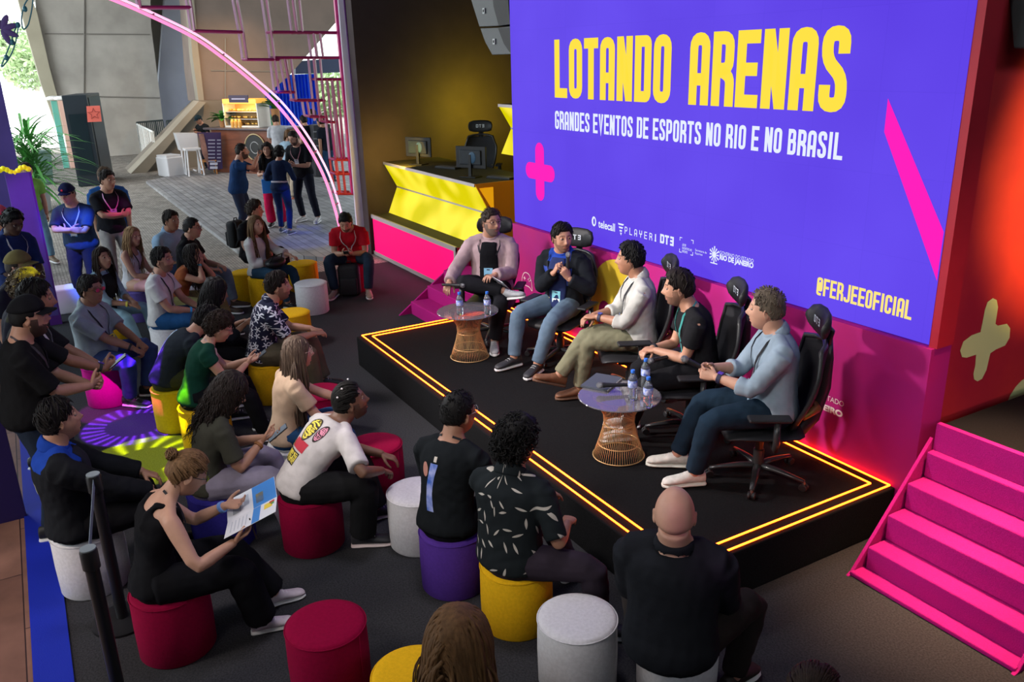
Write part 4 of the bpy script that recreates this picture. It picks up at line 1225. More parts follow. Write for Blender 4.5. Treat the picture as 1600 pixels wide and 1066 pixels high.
# print on the low wall
mb = MB(); pts = []
cx, cz = -3.08, .80
xs0, xs1 = -3.42, -2.55
for k in range(21):
    a = PI * k / 20; pts.append((cx + .43 * -math.cos(a) + .05, -.004, .86 + .42 * math.sin(a)))
pts += [(xs1 + .33, -.004, .36), (-3.14, -.004, .36)]
for k in range(9):
    a = PI * k / 8; pts.append((-3.24 + .10 * math.cos(a), -.004, .72 + .12 * math.sin(a)))
pts += [(-3.34, -.004, .36), (-3.47, -.004, .36)]
mb.add(pts, [tuple(range(len(pts)))], mylw); mb.build('yellow_shape', wb)
mb = MB()
p0 = aty(823, 440, -.004)
path = [(-.12, -.10), (-.10, .03), (-.05, .10), (.05, .10), (.10, .03), (.12, -.10), (.06, -.05), (-.06, -.05)]
for q_ in strip([Vector(p) for p in rnd_path(path, .05, True)], .008, True): mb.add([(p0.x + p.x, -.004, p0.z + p.y) for p in q_], [(0, 1, 2, 3)], mprw)
pl = plus_outline(p0.x - .045, p0.z + .03, .045, .045, .012, -.004, 3); mb.add(pl, [tuple(range(len(pl)))], mprw)
for dx, dz in ((.03, .03), (.055, .045), (.055, .015), (.08, .03)): mb.box((p0.x + dx, -.0025, p0.z + dz), (.012, .004, .012), mprw)
mb.build('controller_drawing', wb)
font_text('printed_lettering', 'GOVERNO DO ESTADO', (-1.0, -.004, .735), .56, mprw, wb, height=.038)
font_text('printed_lettering', 'RIO DE JANEIRO', (-1.0, -.004, .655), .56, mprw, wb, height=.062, bold=.05)

# right wall with the pale cross, upper landing, staircase
mrw = mat('red_wall', (.56, .032, .034), .55, noise=.2, nscale=1.2, color2=(.36, .012, .035), bump=.05, bscale=300)
mb = MB(); mb.bx(.02, .11, .2, 6, 0, 5.4, mrw); wr = mb.build('wall_right'); tag(wr, kind='structure')
mcr = mat('pale_yellow_print', (.60, .66, .30), .6)
cr = [(1510, 594), (1523, 598), (1533, 592), (1541, 575), (1547, 552), (1558, 545), (1568, 541), (1577, 527), (1578, 513), (1574, 506), (1560, 508), (1556, 506), (1559, 480), (1557, 468), (1551, 466), (1544, 470), (1540, 478), (1535, 500), (1533, 514), (1522, 522), (1508, 530), (1501, 543), (1501, 555), (1506, 559), (1524, 554), (1525, 560), (1521, 580)]
# outline order: start at the foot of the cross
cr = [(1521, 585), (1522, 593), (1527, 596), (1534, 592), (1541, 578), (1547, 552), (1556, 546), (1570, 540), (1577, 528), (1578, 513), (1573, 506), (1559, 509), (1555, 506), (1559, 480), (1557, 469), (1551, 466), (1543, 472), (1539, 484), (1535, 505), (1532, 519), (1518, 524), (1505, 534), (1500, 548), (1503, 558), (1510, 559), (1525, 554), (1524, 570)]
mb = MB(); pts = [atx(a, b_, .113) for a, b_ in cr]; mb.prism(pts, (.002, 0, 0), mcr); mb.build('cross_print', wr)
mb = MB(); c = atx(1600, 618, .113)
mb.add([(c.x, c.y + .22 * math.cos(a), c.z - .10 + .24 * math.sin(a)) for a in np.arange(20) * PI / 10], [tuple(range(20))], mcr); mb.build('disc_print', wr)
PLZ = .875
mstp = mat('magenta_step_carpet', (.46, .008, .20), .85, noise=.25, nscale=150, bump=.35, bscale=220, spec=.15)
mb = MB(); mb.bx(.28, 6, .03, 5.75, 0, PLZ, mblk); o = mb.build('upper_landing', bevel=.004); tag(o, 'black carpeted high landing at the head of the pink stairs', 'platform')
mb = MB(); mb.bx(.255, 6, -.012, .028, .50, PLZ, mstp); tag(mb.build('landing_fascia'), 'pink front board of the black landing above the stairs', 'panel')
stair = empty('staircase', (.75, -.3, 0), label='broad magenta carpeted staircase right of the stage', cat='stairs')
sx0, sx1 = .235, 1.27
def ss(mbo, name, **k):
    for i, v in enumerate(mbo.v): mbo.v[i] = (v[0] - .75, v[1] + .3, v[2])
    return mbo.build(name, stair, **k)
ns = 4; y0 = -.60; run = .155; rise = PLZ / 5
for k in range(ns):
    m_ = MB(); yk = y0 + .06 + k * run
    m_.bx(sx0 + .02, sx1 - .02, yk, -.013, k * rise, (k + 1) * rise, mstp)
    ss(m_, 'step', bevel=.012, bseg=3)
for xs in (sx0, sx1):
    m_ = MB(); m_.prism([(xs - .012, -.68, 0), (xs - .012, -.64, .02), (xs - .012, -.012, PLZ - .10), (xs - .012, -.012, 0)], (.024, 0, 0), mstp); ss(m_, 'side_board', bevel=.004)
m_ = MB(); m_.bx(sx0, sx1, -.66, y0 + .06, 0, .03, mstp); ss(m_, 'kick_strip', bevel=.008)

# small pink steps at the far end of the stage
st2 = empty('small_steps', (-6.2, -.4, 0), label='small magenta steps between stage and yellow desk', cat='stairs')
def s2(mbo, name, **k):
    for i, v in enumerate(mbo.v): mbo.v[i] = (v[0] + 6.2, v[1] + .4, v[2])
    return mbo.build(name, st2, **k)
for k in range(3):
    m_ = MB(); m_.bx(-6.50, -5.12, -.66 + k * .24, .20, k * .17, (k + 1) * .17, mstp); s2(m_, 'step', bevel=.01)
m_ = MB(); m_.prism([(-6.545, -.82, 0), (-6.545, .20, .72), (-6.545, .20, 0)], (.03, 0, 0), mstp); s2(m_, 'side_board')

# ---------------------------------------------------------------- lit desks on the left
mpe = mat('pink_acrylic', (.25, .004, .05), .5, emit=(1.0, .002, .15), es=1.05, spec=.05)
mye = bpy.data.materials.new('yellow_acrylic'); mye.use_nodes = True; bb = mye.node_tree.nodes['Principled BSDF']
bb.inputs['Base Color'].default_value = (.20, .16, .0, 1); bb.inputs['Roughness'].default_value = .5; bb.inputs['Specular IOR Level'].default_value = .04
NN = mye.node_tree.nodes; LL = mye.node_tree.links; t_ = NN.new('ShaderNodeTexCoord'); nz = NN.new('ShaderNodeTexNoise'); nz.inputs['Scale'].default_value = 2.4; nz.inputs['Detail'].default_value = 0
LL.new(t_.outputs['Object'], nz.inputs[0]); r_ = NN.new('ShaderNodeValToRGB'); r_.color_ramp.elements[0].position = .35; r_.color_ramp.elements[0].color = (.64, .56, .001, 1)
r_.color_ramp.elements[1].position = .66; r_.color_ramp.elements[1].color = (1.0, .83, .06, 1); LL.new(nz.outputs[0], r_.inputs[0]); LL.new(r_.outputs[0], bb.inputs['Emission Color']); bb.inputs['Emission Strength'].default_value = .95
malu = mat('aluminium_edge', (.55, .5, .5), .4, metal=.6)
mtop = mat('desk_top', (.035, .030, .012), .7, noise=.2, nscale=40)
mor = mat('orange_side', (.75, .27, .010), .5); mor2 = mat('amber_inset', (.8, .42, .01), .4, emit=(1, .42, .005), es=.55)
lb = empty('pink_light_box', (-8.5, .5, 0), label='long low glowing pink light box bench below the yellow desk', cat='bench')
def loc_(mbo, name, par, **k):
    o_ = par.location
    for i, v in enumerate(mbo.v): mbo.v[i] = (v[0] - o_.x, v[1] - o_.y, v[2] - o_.z)
    return mbo.build(name, par, **k)
LX1 = -6.93
m_ = MB(); m_.bx(-10.05, LX1, .24, 1.1, .0, .665, mtop); loc_(m_, 'cabinet', lb)
m_ = MB(); m_.bx(-10.0, LX1 - .06, .222, .236, .06, .61, mpe); loc_(m_, 'glowing_front', lb)
m_ = MB(); m_.bx(-10.05, LX1, .215, .245, .61, .675, malu); m_.bx(-10.05, LX1, .215, .245, 0, .06, malu); m_.bx(LX1 - .06, LX1, .214, .245, 0, .66, malu); loc_(m_, 'frame', lb)
m_ = MB(); m_.bx(LX1, LX1 + .012, .24, 1.1, 0, .665, mat('red_end', (.5, .01, .04), .5)); loc_(m_, 'end_panel', lb)
def zdesk(name, x0, x1, yf, zt, zm, zb, depth, label, inset=True):
    d = empty(name, ((x0 + x1) / 2, yf + .3, zb), label=label, cat='desk')
    m_ = MB(); m_.bx(x0, x1, yf, yf + depth, zt - .035, zt, mtop); loc_(m_, 'desk_top', d, bevel=.006)
    m_ = MB(); m_.bx(x0, x1, yf - .004, yf + .012, zt - .04, zt + .002, malu); loc_(m_, 'edge_trim', d)
    ymid = yf + .21
    m_ = MB(); m_.prism([(x0, yf + .015, zt - .04), (x0, ymid, zm + .008), (x0, ymid + .05, zm + .01), (x0, yf + .065, zt - .04)], (x1 - x0, 0, 0), mye); loc_(m_, 'upper_light_panel', d)
    m_ = MB(); m_.prism([(x0, ymid, zm - .008), (x0, yf + .03, zb), (x0, yf + .08, zb), (x0, ymid + .05, zm - .012)], (x1 - x0, 0, 0), mye); loc_(m_, 'lower_light_panel', d)
    m_ = MB(); m_.bx(x0, x1, ymid - .006, ymid + .04, zm - .012, zm + .012, malu); loc_(m_, 'crease_trim', d)
    m_ = MB(); m_.bx(x0, x1, yf + .26, yf + depth - .02, zb, zt - .04, mtop); loc_(m_, 'carcass', d)
    m_ = MB(); m_.prism([(x1, yf, zt), (x1, yf + .22, zm), (x1, yf + .03, zb), (x1, yf + depth, zb), (x1, yf + depth, zt)], (.02, 0, 0), mor); loc_(m_, 'side_panel', d)
    if inset:
        m_ = MB(); m_.prism([(x1 + .021, yf + .06, zt - .06), (x1 + .021, yf + .27, zm + .02), (x1 + .021, yf + .27, zt - .06)], (.004, 0, 0), mor2); loc_(m_, 'lit_inset', d)
    return d
zdesk('gaming_desk', -10.05, -6.85, .5, 1.50, 1.08, .66, 1.0, 'front black topped desk with folded glowing yellow front, two monitors on it')
mb = MB(); mb.bx(-10.05, -5.05, 1.62, 3.0, 0, .95, mtop); o = mb.build('rear_riser'); tag(o, 'black riser behind the front yellow desk', 'platform')
zdesk('gaming_desk', -8.15, -5.1, 1.62, 2.42, 2.06, 1.70, .8, 'rear desk with folded glowing yellow front cut off by the screen', False)
# monitors and keyboards on the front desk
mmon = mat('monitor_black', (.006, .006, .008), .4); mgls = mat('monitor_back_panel', (.012, .018, .026), .3, noise=.4, nscale=14)
def monitor(px, py, y, rz, label):
    p = aty(px, py, y); d = empty('monitor', (p.x, y, 1.50), rz, label, 'monitor', 'monitors on the yellow desk')
    m_ = MB(); m_.box((0, 0, .27), (.50, .022, .30), mmon); m_.build('panel', d, bevel=.006)
    m_ = MB(); m_.box((0, -.020, .27), (.36, .024, .20), mgls); m_.build('back_cover', d, bevel=.01)
    m_ = MB(); m_.box((0, .0115, .27), (.47, .002, .27), mat('monitor_screen', (.02, .03, .05), .08)); m_.build('display', d)
    m_ = MB(); m_.box((0, -.03, .16), (.05, .03, .30), mmon); m_.box((0, -.02, .008), (.26, .18, .014), mmon); m_.build('stand', d, bevel=.004)
    m_ = MB()
    m_.ell((.04, -.034, .27), (.06, .006, .08), mat('sticker_blue', (.02, .07, .13), .4), 10, 6); m_.build('emblem', d)
    return d
monitor(655, 250, .82, R(28), 'left black monitor seen from behind on the yellow desk')
monitor(737, 272, .80, R(28), 'right black monitor seen from behind on the yellow desk')
for px, py, lb_ in ((700, 262, 'left thin black keyboard lying on the yellow desk'), (783, 278, 'right thin black keyboard beside the right monitor')):
    p = atz(px, py, 1.51); m_ = MB(); m_.box((0, 0, .012), (.42, .14, .02), mmon)
    for i in range(12):
        for j in range(4): m_.box((-.185 + i * .0336, -.05 + j * .033, .026), (.028, .026, .01), mat('keycaps', (.05, .05, .06), .5))
    o = m_.build('keyboard', loc=(p.x, min(1.4, p.y), 1.50), rotz=R(20)); tag(o, lb_, 'keyboard')

# walls of the venue
mdw = mat('dark_wall', (.050, .034, .036), .8, noise=.15, nscale=4, bump=.1, bscale=300)
mb = MB(); mb.bx(-10.32, -10.07, .18, 6, 0, 6, mdw); tag(mb.build('wall_left'), kind='structure')
mb = MB(); mb.bx(-10.4, 9, 5.8, 6, 0, 6, mdw); tag(mb.build('wall_far'), kind='structure')
mb = MB(); mb.bx(-10.30, -4.7, 3.05, 3.2, 0, 6, mdw); tag(mb.build('wall_behind_desk'), kind='structure')
mb = MB(); mb.bx(8.8, 9, -12, 6, 0, 6, mdw); tag(mb.build('wall_near'), kind='structure')
mb = MB(); mb.bx(-1, 9, -12, -11.8, 0, 6, mdw); tag(mb.build('wall_side'), kind='structure')
mb = MB(); mb.bx(-36, 9, -14, 12, 7.2, 7.5, mat('ceiling_dark', (.12, .115, .11), .9, noise=.3, nscale=2)); tag(mb.build('ceiling'), kind='structure')

# line array speaker left of the screen, monitor wedge top right
msp = mat('speaker_black', (.03, .037, .040), .45, bump=.2, bscale=90); mgr = mat('speaker_grille', (.012, .012, .013), .6)
sp = empty('line_array_speaker', tuple(aty(775, 20, .35)), label='curved hanging black speaker array at the left top corner of the screen', cat='speaker')
def sppoly(ps, th, m): 
    m_ = MB(); v = [aty(a, b_, .35) for a, b_ in ps]; m_.prism([tuple(q) for q in v], (0, th, 0), m); return m_
oo = [((722, -60), (728, -28), (793, -36), (789, -66)), ((728, -27), (736, 0), (749, 42), (777, 41), (797, 38), (793, -30)), ((750, 44), (758, 66), (769, 86), (797, 85), (815, 80), (805, 40), (777, 43))]
for k, ps in enumerate(oo):
    loc_(sppoly(ps, .45, msp), 'cabinet', sp, bevel=.006)
for ps in (((768, -20), (771, 10), (779, 40), (797, 38), (792, -22)), ((778, 44), (787, 68), (798, 84), (815, 80), (805, 42))):
    m_ = MB(); v = [aty(a, b_, .344) for a, b_ in ps]; m_.prism([tuple(q) for q in v], (0, .004, 0), mgr); loc_(m_, 'grille', sp)
for (a, b_) in ((756, 17), (772, 65)):
    m_ = MB(); c = aty(a, b_, .342); m_.box(tuple(c), (.05, .012, .06), mat('speaker_latch', (.3, .33, .33), .4)); m_.box((c.x, c.y - .007, c.z), (.022, .006, .028), mgr); loc_(m_, 'latch', sp)
m_ = MB(); c0 = aty(757, -60, .55); c1 = aty(785, -60, .55)
for c in (c0, c1): m_.tube([(c.x, .55, c.z - .1), (c.x, .55, 7.2)], .008, mgr, 6)
loc_(m_, 'hanging_cable', sp)
sp2 = empty('hanging_speaker', (.75, .4, 3.1), label='black speaker box hanging at the top right corner', cat='speaker')
c = aty(1577, 30, .3); m_ = MB(); v = [aty(a, b_, .3) for a, b_ in ((1574, -40), (1583, 76), (1640, 77), (1640, -40))]; m_.prism([tuple(q) for q in v], (0, .4, 0), msp); loc_(m_, 'cabinet', sp2, bevel=.01)
m_ = MB(); m_.tube([(v[0].x + .2, .5, v[0].z - .1), (v[0].x + .2, .5, 7.2)], .01, mgr, 6); loc_(m_, 'hanging_cable', sp2)

# ---------------------------------------------------------------- left panels
mpur = mat('purple_panel', (.10, .07, .30), .6, noise=.2, nscale=3); mind = mat('indigo_panel', (.018, .010, .085), .6)
mb = MB(); mb.bx(-10.4, -10.2, -6.6, -4.66, 0, 4.6, mpur); o = mb.build('tall_panel'); tag(o, 'tall pale violet standing panel at the left edge of the picture', 'panel')
d = empty('narrow_panel', (-8.75, -4.62, 0), label='narrow purple upright lit by magenta light, yellow bulb cluster on top', cat='panel')
m_ = MB(); m_.bx(-.04, .04, -.20, .06, 0, 1.92, mpur); m_.build('board', d, bevel=.004)
m_ = MB(); m_.bx(-.04, .04, .06, .078, 0, 1.92, mat('violet_edge', (.09, .02, .20), .5)); m_.build('edge_trim', d)
m_ = MB(); my_ = mat('yellow_trim', (.8, .75, .02), .5, emit=(.9, .8, .0), es=.35)
for k in range(9): m_.ell((0, -.24 + k * .037, 1.95 + .03 * math.sin(k * 1.1 + .5)), (.05, .032, .032), my_, 8, 6)
m_.build('yellow_topper', d, smooth=True)
m_ = MB(); m_.bx(-.05, .05, -.28, .078, 0, .12, mat('violet_edge', (.09, .02, .20), .5)); m_.build('foot', d)
mb = MB(); mb.bx(-3.45, -3.41, -6.4, -5.075, 0, 4.2, mind); o = mb.build('indigo_panel'); tag(o, 'tall dark indigo board standing at the wood floor, bottom left', 'panel')

# queue posts with belt
mpost = mat('post_black', (.018, .018, .02), .35, metal=.3)
def post(x, y, label):
    d = empty('stanchion', (x, y, 0), 0, label, 'barrier post', 'belt barrier posts')
    m_ = MB(); m_.lathe([(.0, 0), (.17, 0), (.17, .015), (.05, .03), (.0, .03)], mpost, 28); m_.build('base', d, smooth=True, auto=40)
    m_ = MB(); m_.lathe([(.032, .02), (.032, .90), (0, .90)], mpost, 20); m_.build('pole', d, smooth=True, auto=40)
    m_ = MB(); m_.lathe([(.034, .86), (.040, .865), (.040, .955), (.036, .965), (0, .965)], mpost, 20); m_.build('belt_cassette', d, smooth=True, auto=40)
    m_ = MB(); m_.lathe([(.036, .966), (.036, .972), (0, .974)], mat('post_cap_grey', (.20, .24, .26), .4), 20); m_.build('cap', d, smooth=True, auto=40)
    return d
pA, pB = atz(137, 857, .97), atz(145, 741, .97)
post(pA.x, pA.y, 'nearer black belt post in the bottom left corner'); post(pB.x, pB.y, 'farther black belt post beside the man in the dark varsity jacket')
m_ = MB(); dv = Vector((pB.x - pA.x, pB.y - pA.y, 0)); ln = dv.length; dv.normalize(); c = (Vector((pA.x, pA.y, .93)) + Vector((pB.x, pB.y, .93))) / 2
m_.box(tuple(c), (ln - .085, .003, .05), mat('belt_fabric', (.16, .20, .24), .6), math.atan2(dv.y, dv.x)); o = m_.build('barrier_belt'); tag(o, 'grey webbing belt stretched between the two black posts', 'barrier belt')
# ---------------------------------------------------------------- poufs
FAB = dict(pink=(.46, .004, .20), yellow=(.80, .45, .010), white=(.66, .64, .66), magenta=(.25, .001, .034), purple=(.090, .035, .30), violet=(.11, .08, .30), lemon_lit=(.75, .55, .01), blue=(.03, .025, .25))  # pink and lemon tones have the effect lamps' light put in
PH = .395
def pouf_mesh(c):
    m_ = MB(); r0 = .205
    prof = [(0, 0), (r0 - .008, 0), (r0, .01), (r0 + .003, .19), (r0, PH - .022), (r0 - .006, PH - .008), (r0 - .02, PH - .001), (r0 - .06, PH + .003), (0, PH + .006)]
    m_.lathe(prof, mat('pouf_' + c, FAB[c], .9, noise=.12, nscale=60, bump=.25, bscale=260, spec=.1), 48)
    me_o = m_.build('pouf', smooth=True, auto=50); sm_ = MB()
    sm_.tube([((r0 + .001) * math.cos(a), (r0 + .001) * math.sin(a), PH - .016) for a in np.arange(48) * PI / 24], .0035, mat('pouf_' + c, FAB[c]), 6, closed=True)
    sm_.tube([(r0 + .001, 0, .01), (r0 + .004, 0, .19), (r0 + .001, 0, PH - .02)], .003, mat('pouf_' + c, FAB[c]), 6)
    s_ = sm_.build('piping', me_o, smooth=True)
    return me_o, s_
PF = {}
def pouf(x, y, c, label, rz=0.0):
    if c not in PF:
        o, s_ = pouf_mesh(c); PF[c] = o
        r = o; r.location = (x, y, 0); r.rotation_euler[2] = rz
    else:
        r = PF[c].copy(); COL.objects.link(r); r.location = (x, y, 0); r.rotation_euler[2] = rz
        for ch in list(PF[c].children):
            q = ch.copy(); COL.objects.link(q); q.parent = r
    r['label'] = label; r['category'] = 'pouf'; r['group'] = 'cylindrical fabric poufs for the audience'
    return r

# ---------------------------------------------------------------- gaming chairs
mck = mat('chair_black', (.014, .014, .016), .5, bump=.1, bscale=200); mme = mat('chair_mesh', (.02, .02, .024), .75, bump=.6, bscale=500)
mcf = mat('chair_frame', (.03, .03, .032), .28, metal=.2); mcs = mat('chair_metal', (.35, .34, .33), .3, metal=.9); mgold = mat('chair_bronze', (.30, .17, .03), .35, metal=.4)
def make_chair():
    d = empty('gaming_chair')
    m_ = MB()
    for k in range(5):
        a = R(90 + 72 * k); c, s = math.cos(a), math.sin(a)
        m_.tube([(0, 0, .105), (.12 * c, .12 * s, .105), (.24 * c, .24 * s, .09), (.325 * c, .325 * s, .075)], [.03, .026, .02, .016], mcf, 10, flat=.8)
    m_.build('star_base', d, smooth=True)
    for k in range(5):
        a = R(90 + 72 * k); c, s = math.cos(a), math.sin(a); w_ = MB()
        Q = Matrix.Rotation(a, 3, 'Z') @ Matrix.Rotation(PI / 2, 3, 'X')
        for off in (-.016, .016):
            w_.lathe([(0, -.009), (.024, -.009), (.028, -.005), (.028, .005), (.024, .009), (0, .009)], mck, 16, (.325 * c - s * off * 1.0, .325 * s + c * off, .029), Q)
        w_.tube([(.325 * c, .325 * s, .03), (.325 * c, .325 * s, .075)], .009, mcs, 8)
        w_.build('caster', d, smooth=True, auto=40)
    m_ = MB(); m_.lathe([(.036, .10), (.036, .24), (.026, .245), (.026, .36), (0, .36)], mcf, 16); m_.build('gas_lift', d, smooth=True, auto=40)
    m_ = MB(); m_.box((0, -.02, .375), (.20, .26, .05), mcf); m_.tube([(.08, .02, .37), (.26, .03, .365)], .007, mcs, 8); m_.tube([(.24, .03, .365), (.29, .03, .365)], .013, mck, 8); m_.build('mechanism', d, bevel=.008)
    g = G(); rr = []
    for y, w, z, h in ((-.24, .20, .445, .030), (-.2, .235, .440, .040), (-.05, .25, .432, .042), (.10, .255, .436, .042), (.19, .25, .438, .040), (.24, .235, .428, .034), (.262, .20, .415, .022)):
        rr.append(((0, y, z), (1, 0, 0), (0, 0, 1), w, h))
    g.rings(rr, 28); v, f, q = g.arr()
    v[:, 2] += .18 * np.maximum(0, np.abs(v[:, 0]) - .12) ** 1.0 * .35
    put('seat', make_mesh('seat', v, f, q, [mck]), d)
    # backrest centre line, t 0..1
    def bk(t):
        return V3(0, -.235 - .13 * t - .03 * math.sin(t * PI), .50 + .60 * t)
    def bw(t): return .17 + .075 * math.sin(min(1, t * 1.15) * PI * .62) - .05 * max(0, t - .7) / .3
    V_, F_ = [], []; nx, ny = 15, 17
    for lay in (0, 1):
        for j in range(ny):
            t = j / (ny - 1); c = bk(t); w = bw(t)
            for i in range(nx):
                a = -1 + 2 * i / (nx - 1)
                V_.append((a * w, c[1] + .075 * a * a + (-.012 if lay else .006) + .012 * math.cos(t * 9) * (1 - a * a), c[2]))
    for j in range(ny - 1):
        for i in range(nx - 1):
            k = j * nx + i; F_.append((k, k + 1, k + nx + 1, k + nx)); k2 = k + nx * ny; F_.append((k2, k2 + nx, k2 + nx + 1, k2 + 1))
    NN_ = nx * ny; ed = list(range(nx)) + [j * nx + nx - 1 for j in range(1, ny)] + [(ny - 1) * nx + i for i in range(nx - 2, -1, -1)] + [j * nx for j in range(ny - 2, 0, -1)]
    for i in range(len(ed)):
        a, b = ed[i], ed[(i + 1) % len(ed)]; F_.append((a, b, b + NN_, a + NN_))
    put('backrest', make_mesh('backrest', V_, F_, [0] * len(F_), [mme]), d)
    m_ = MB(); path = []
    for t in np.linspace(0, 1, 12): c = bk(t); path.append((bw(t), c[1] + .072, c[2]))
    top_ = [(x * bw(1), bk(1)[1] + .07 * x * x + .0, bk(1)[2] + .03 * (1 - x * x)) for x in (.6, 0, -.6)]
    bot_ = [(x * bw(0), bk(0)[1] + .07 * x * x, bk(0)[2] - .02) for x in (-.6, 0, .6)]
    m_.tube(path + top_ + [(-p[0], p[1], p[2]) for p in path[::-1]] + bot_, .017, mcf, 10, closed=True)
    m_.build('back_frame', d, smooth=True)
    m_ = MB(); m_.tube([(0, -.10, .37), (0, -.26, .39), (0, -.335, .50), (0, -.395, .75), (0, -.40, .98), (0, -.385, 1.14)], [.03, .03, .028, .024, .02, .018], mcf, 10, flat=1.7); m_.build('spine', d, smooth=True)
    m_ = MB(); m_.tube([(-.19, -.22, .60), (-.08, -.335, .62), (.08, -.335, .62), (.19, -.22, .60)], [.02, .028, .028, .02], mgold, 10, flat=1.2); m_.build('lumbar_wing', d, smooth=True)
    g = G(); rr = []
    for x, h, y in ((-.185, .035, .02), (-.17, .075, .012), (-.11, .098, .0), (0, .105, -.006), (.11, .098, .0), (.17, .075, .012), (.185, .035, .02)):
        rr.append(((x, -.335 + y * 1.5, 1.27), (0, 1, .15), (0, -.15, 1), .026, h))
    g.rings(rr, 18); v, f, q = g.arr(); hr = put('headrest', make_mesh('headrest', v, f, q, [mck]), d)
    m_ = MB(); m_.tube([(0, -.385, 1.10), (0, -.405, 1.2), (0, -.37, 1.235)], [.02, .018, .02], mcf, 8, flat=1.8); m_.build('headrest_arm', d, smooth=True)
    mt = mat('chair_logo', (.6, .65, .7), .5)
    for (x0, txt, w_) in ((.05, 'D', .03), (.015, 'T', .03), (-.02, '3', .03)):
        m_ = MB()
        for qd in glyph(txt, .028, .042, .008): m_.add([(x0 * 1.3 - p.x * 1.3, -.3042, 1.25 + p.y * 1.3) for p in qd], [(0, 1, 2, 3)], mt)
        m_.build('letter', hr)
    for s in (-1, 1):
        m_ = MB(); m_.tube([(s * .15, -.03, .39), (s * .30, -.03, .40), (s * .315, -.03, .46), (s * .31, -.03, .63)], [.018, .02, .022, .02], mcf, 10, flat=1.4)
        ao = m_.build('arm_support', d, smooth=True)
        m_ = MB(); m_.box((s * .305, .02, .645), (.095, .27, .028), mck); m_.build('arm_pad', ao, bevel=.012, bseg=3)
    d.scale = (1, 1, .88)
    return d
CHAIR0 = [None]
def chair(x, y, z, face, label, group='gaming chairs on the stage'):
    rz = R(face - 90)
    if CHAIR0[0] is None:
        d = make_chair(); CHAIR0[0] = d; d.location = (x, y, z); d.rotation_euler[2] = rz
        d['label'] = label; d['category'] = 'chair'; d['group'] = group
        return d
    return dup(CHAIR0[0], (x, y, z), rz, label, group)

# ---------------------------------------------------------------- wire tables, bottles, microphones
mgw = mat('gold_wire', (.62, .40, .18), .35, metal=.45); mgl = mat('table_glass', (.45, .42, .48), .04, trans=.75, spec=.6, coat=.5)
def wire_table(x, y, label):
    d = empty('wire_table', (x, y, SH + .003), 0, label, 'table', 'round glass wire tables on the stage')
    h = .455
    m_ = MB(); n = 64
    for k in range(n):
        a = 2 * PI * k / n
        pts = []
        for t in np.linspace(0, 1, 8):
            r_ = .185 - .085 * math.sin(min(1, t * 1.25) * PI / 2) ** 1.1 + .11 * max(0, t - .62) ** 1.4 * 3.2
            a2 = a
            pts.append((r_ * math.cos(a2), r_ * math.sin(a2), h * t))
        m_.tube(pts, .0023, mgw, 4)
    m_.build('wire_basket', d, smooth=True)
    for z, r_ in ((.004, .187), (.10, .150), (.25, .108), (h, .185 - .085 + .11 * .38 ** 1.4 * 3.2)):
        m_ = MB(); m_.tube([(r_ * math.cos(a), r_ * math.sin(a), z) for a in np.arange(48) * PI / 24], .0042, mgw, 6, closed=True); m_.build('ring', d, smooth=True)
    m_ = MB(); m_.lathe([(0, h + .003), (.292, h + .003), (.297, h + .008), (.292, h + .013), (0, h + .013)], mgl, 64); m_.build('glass_top', d, smooth=True, auto=30)
    return d
TT = SH + .003 + .468
mwat = mat('bottle_plastic', (.78, .88, .95), .06, trans=.92, spec=.5)
BTL = [None]
def bottle(x, y, label, z=TT):
    if BTL[0] is None:
        d = empty('water_bottle'); BTL[0] = d
        m_ = MB(); m_.lathe([(0, 0), (.028, 0), (.032, .008), (.032, .05), (.0295, .07), (.032, .09), (.032, .145), (.028, .168), (.016, .19), (.0125, .197), (.0125, .208), (0, .208)], mwat, 20); m_.build('bottle_body', d, smooth=True, auto=50)
        m_ = MB(); m_.lathe([(.0145, .200), (.0150, .202), (.0150, .220), (.0135, .222), (0, .222)], mat('cap_blue', (.03, .15, .60), .4), 16); m_.build('cap', d, smooth=True, auto=40)
        m_ = MB(); m_.lathe([(.0325, .095), (.0333, .097), (.0333, .143), (.0325, .145)], mat('label_blue', (.05, .12, .55), .4, noise=.7, nscale=40, color2=(.6, .65, .8)), 20); m_.build('paper_label', d, smooth=True)
        d['category'] = 'bottle'; d.location = (x, y, z); d['label'] = label; d['group'] = 'water bottles'
        return d
    return dup(BTL[0], (x, y, z), random.random() * 6, label, 'water bottles')
def mic(p0, p1, label):
    """handheld microphone from tail p0 to head p1 (world)"""
    p0 = Vector(p0); p1 = Vector(p1); q = (p1 - p0).to_track_quat('Z', 'Y').to_matrix(); L_ = (p1 - p0).length
    d = empty('microphone', tuple(p0), 0, label, 'microphone', 'handheld microphones')
    m_ = MB(); m_.lathe([(0, 0), (.012, 0), (.013, .01), (.0145, .10), (.018, L_ - .06), (.021, L_ - .045), (.021, L_ - .04), (0, L_ - .04)], mat('mic_body', (.02, .02, .022), .35), 16, (0, 0, 0), q); m_.build('handle', d, smooth=True, auto=40)
    m_ = MB(); m_.ell(tuple(q @ Vector((0, 0, L_ - .018))), (.0245, .0245, .027), mat('mic_mesh', (.22, .22, .23), .4, metal=.8, bump=.8, bscale=700), 16, 10, q); m_.build('grille', d, smooth=True)
    return d
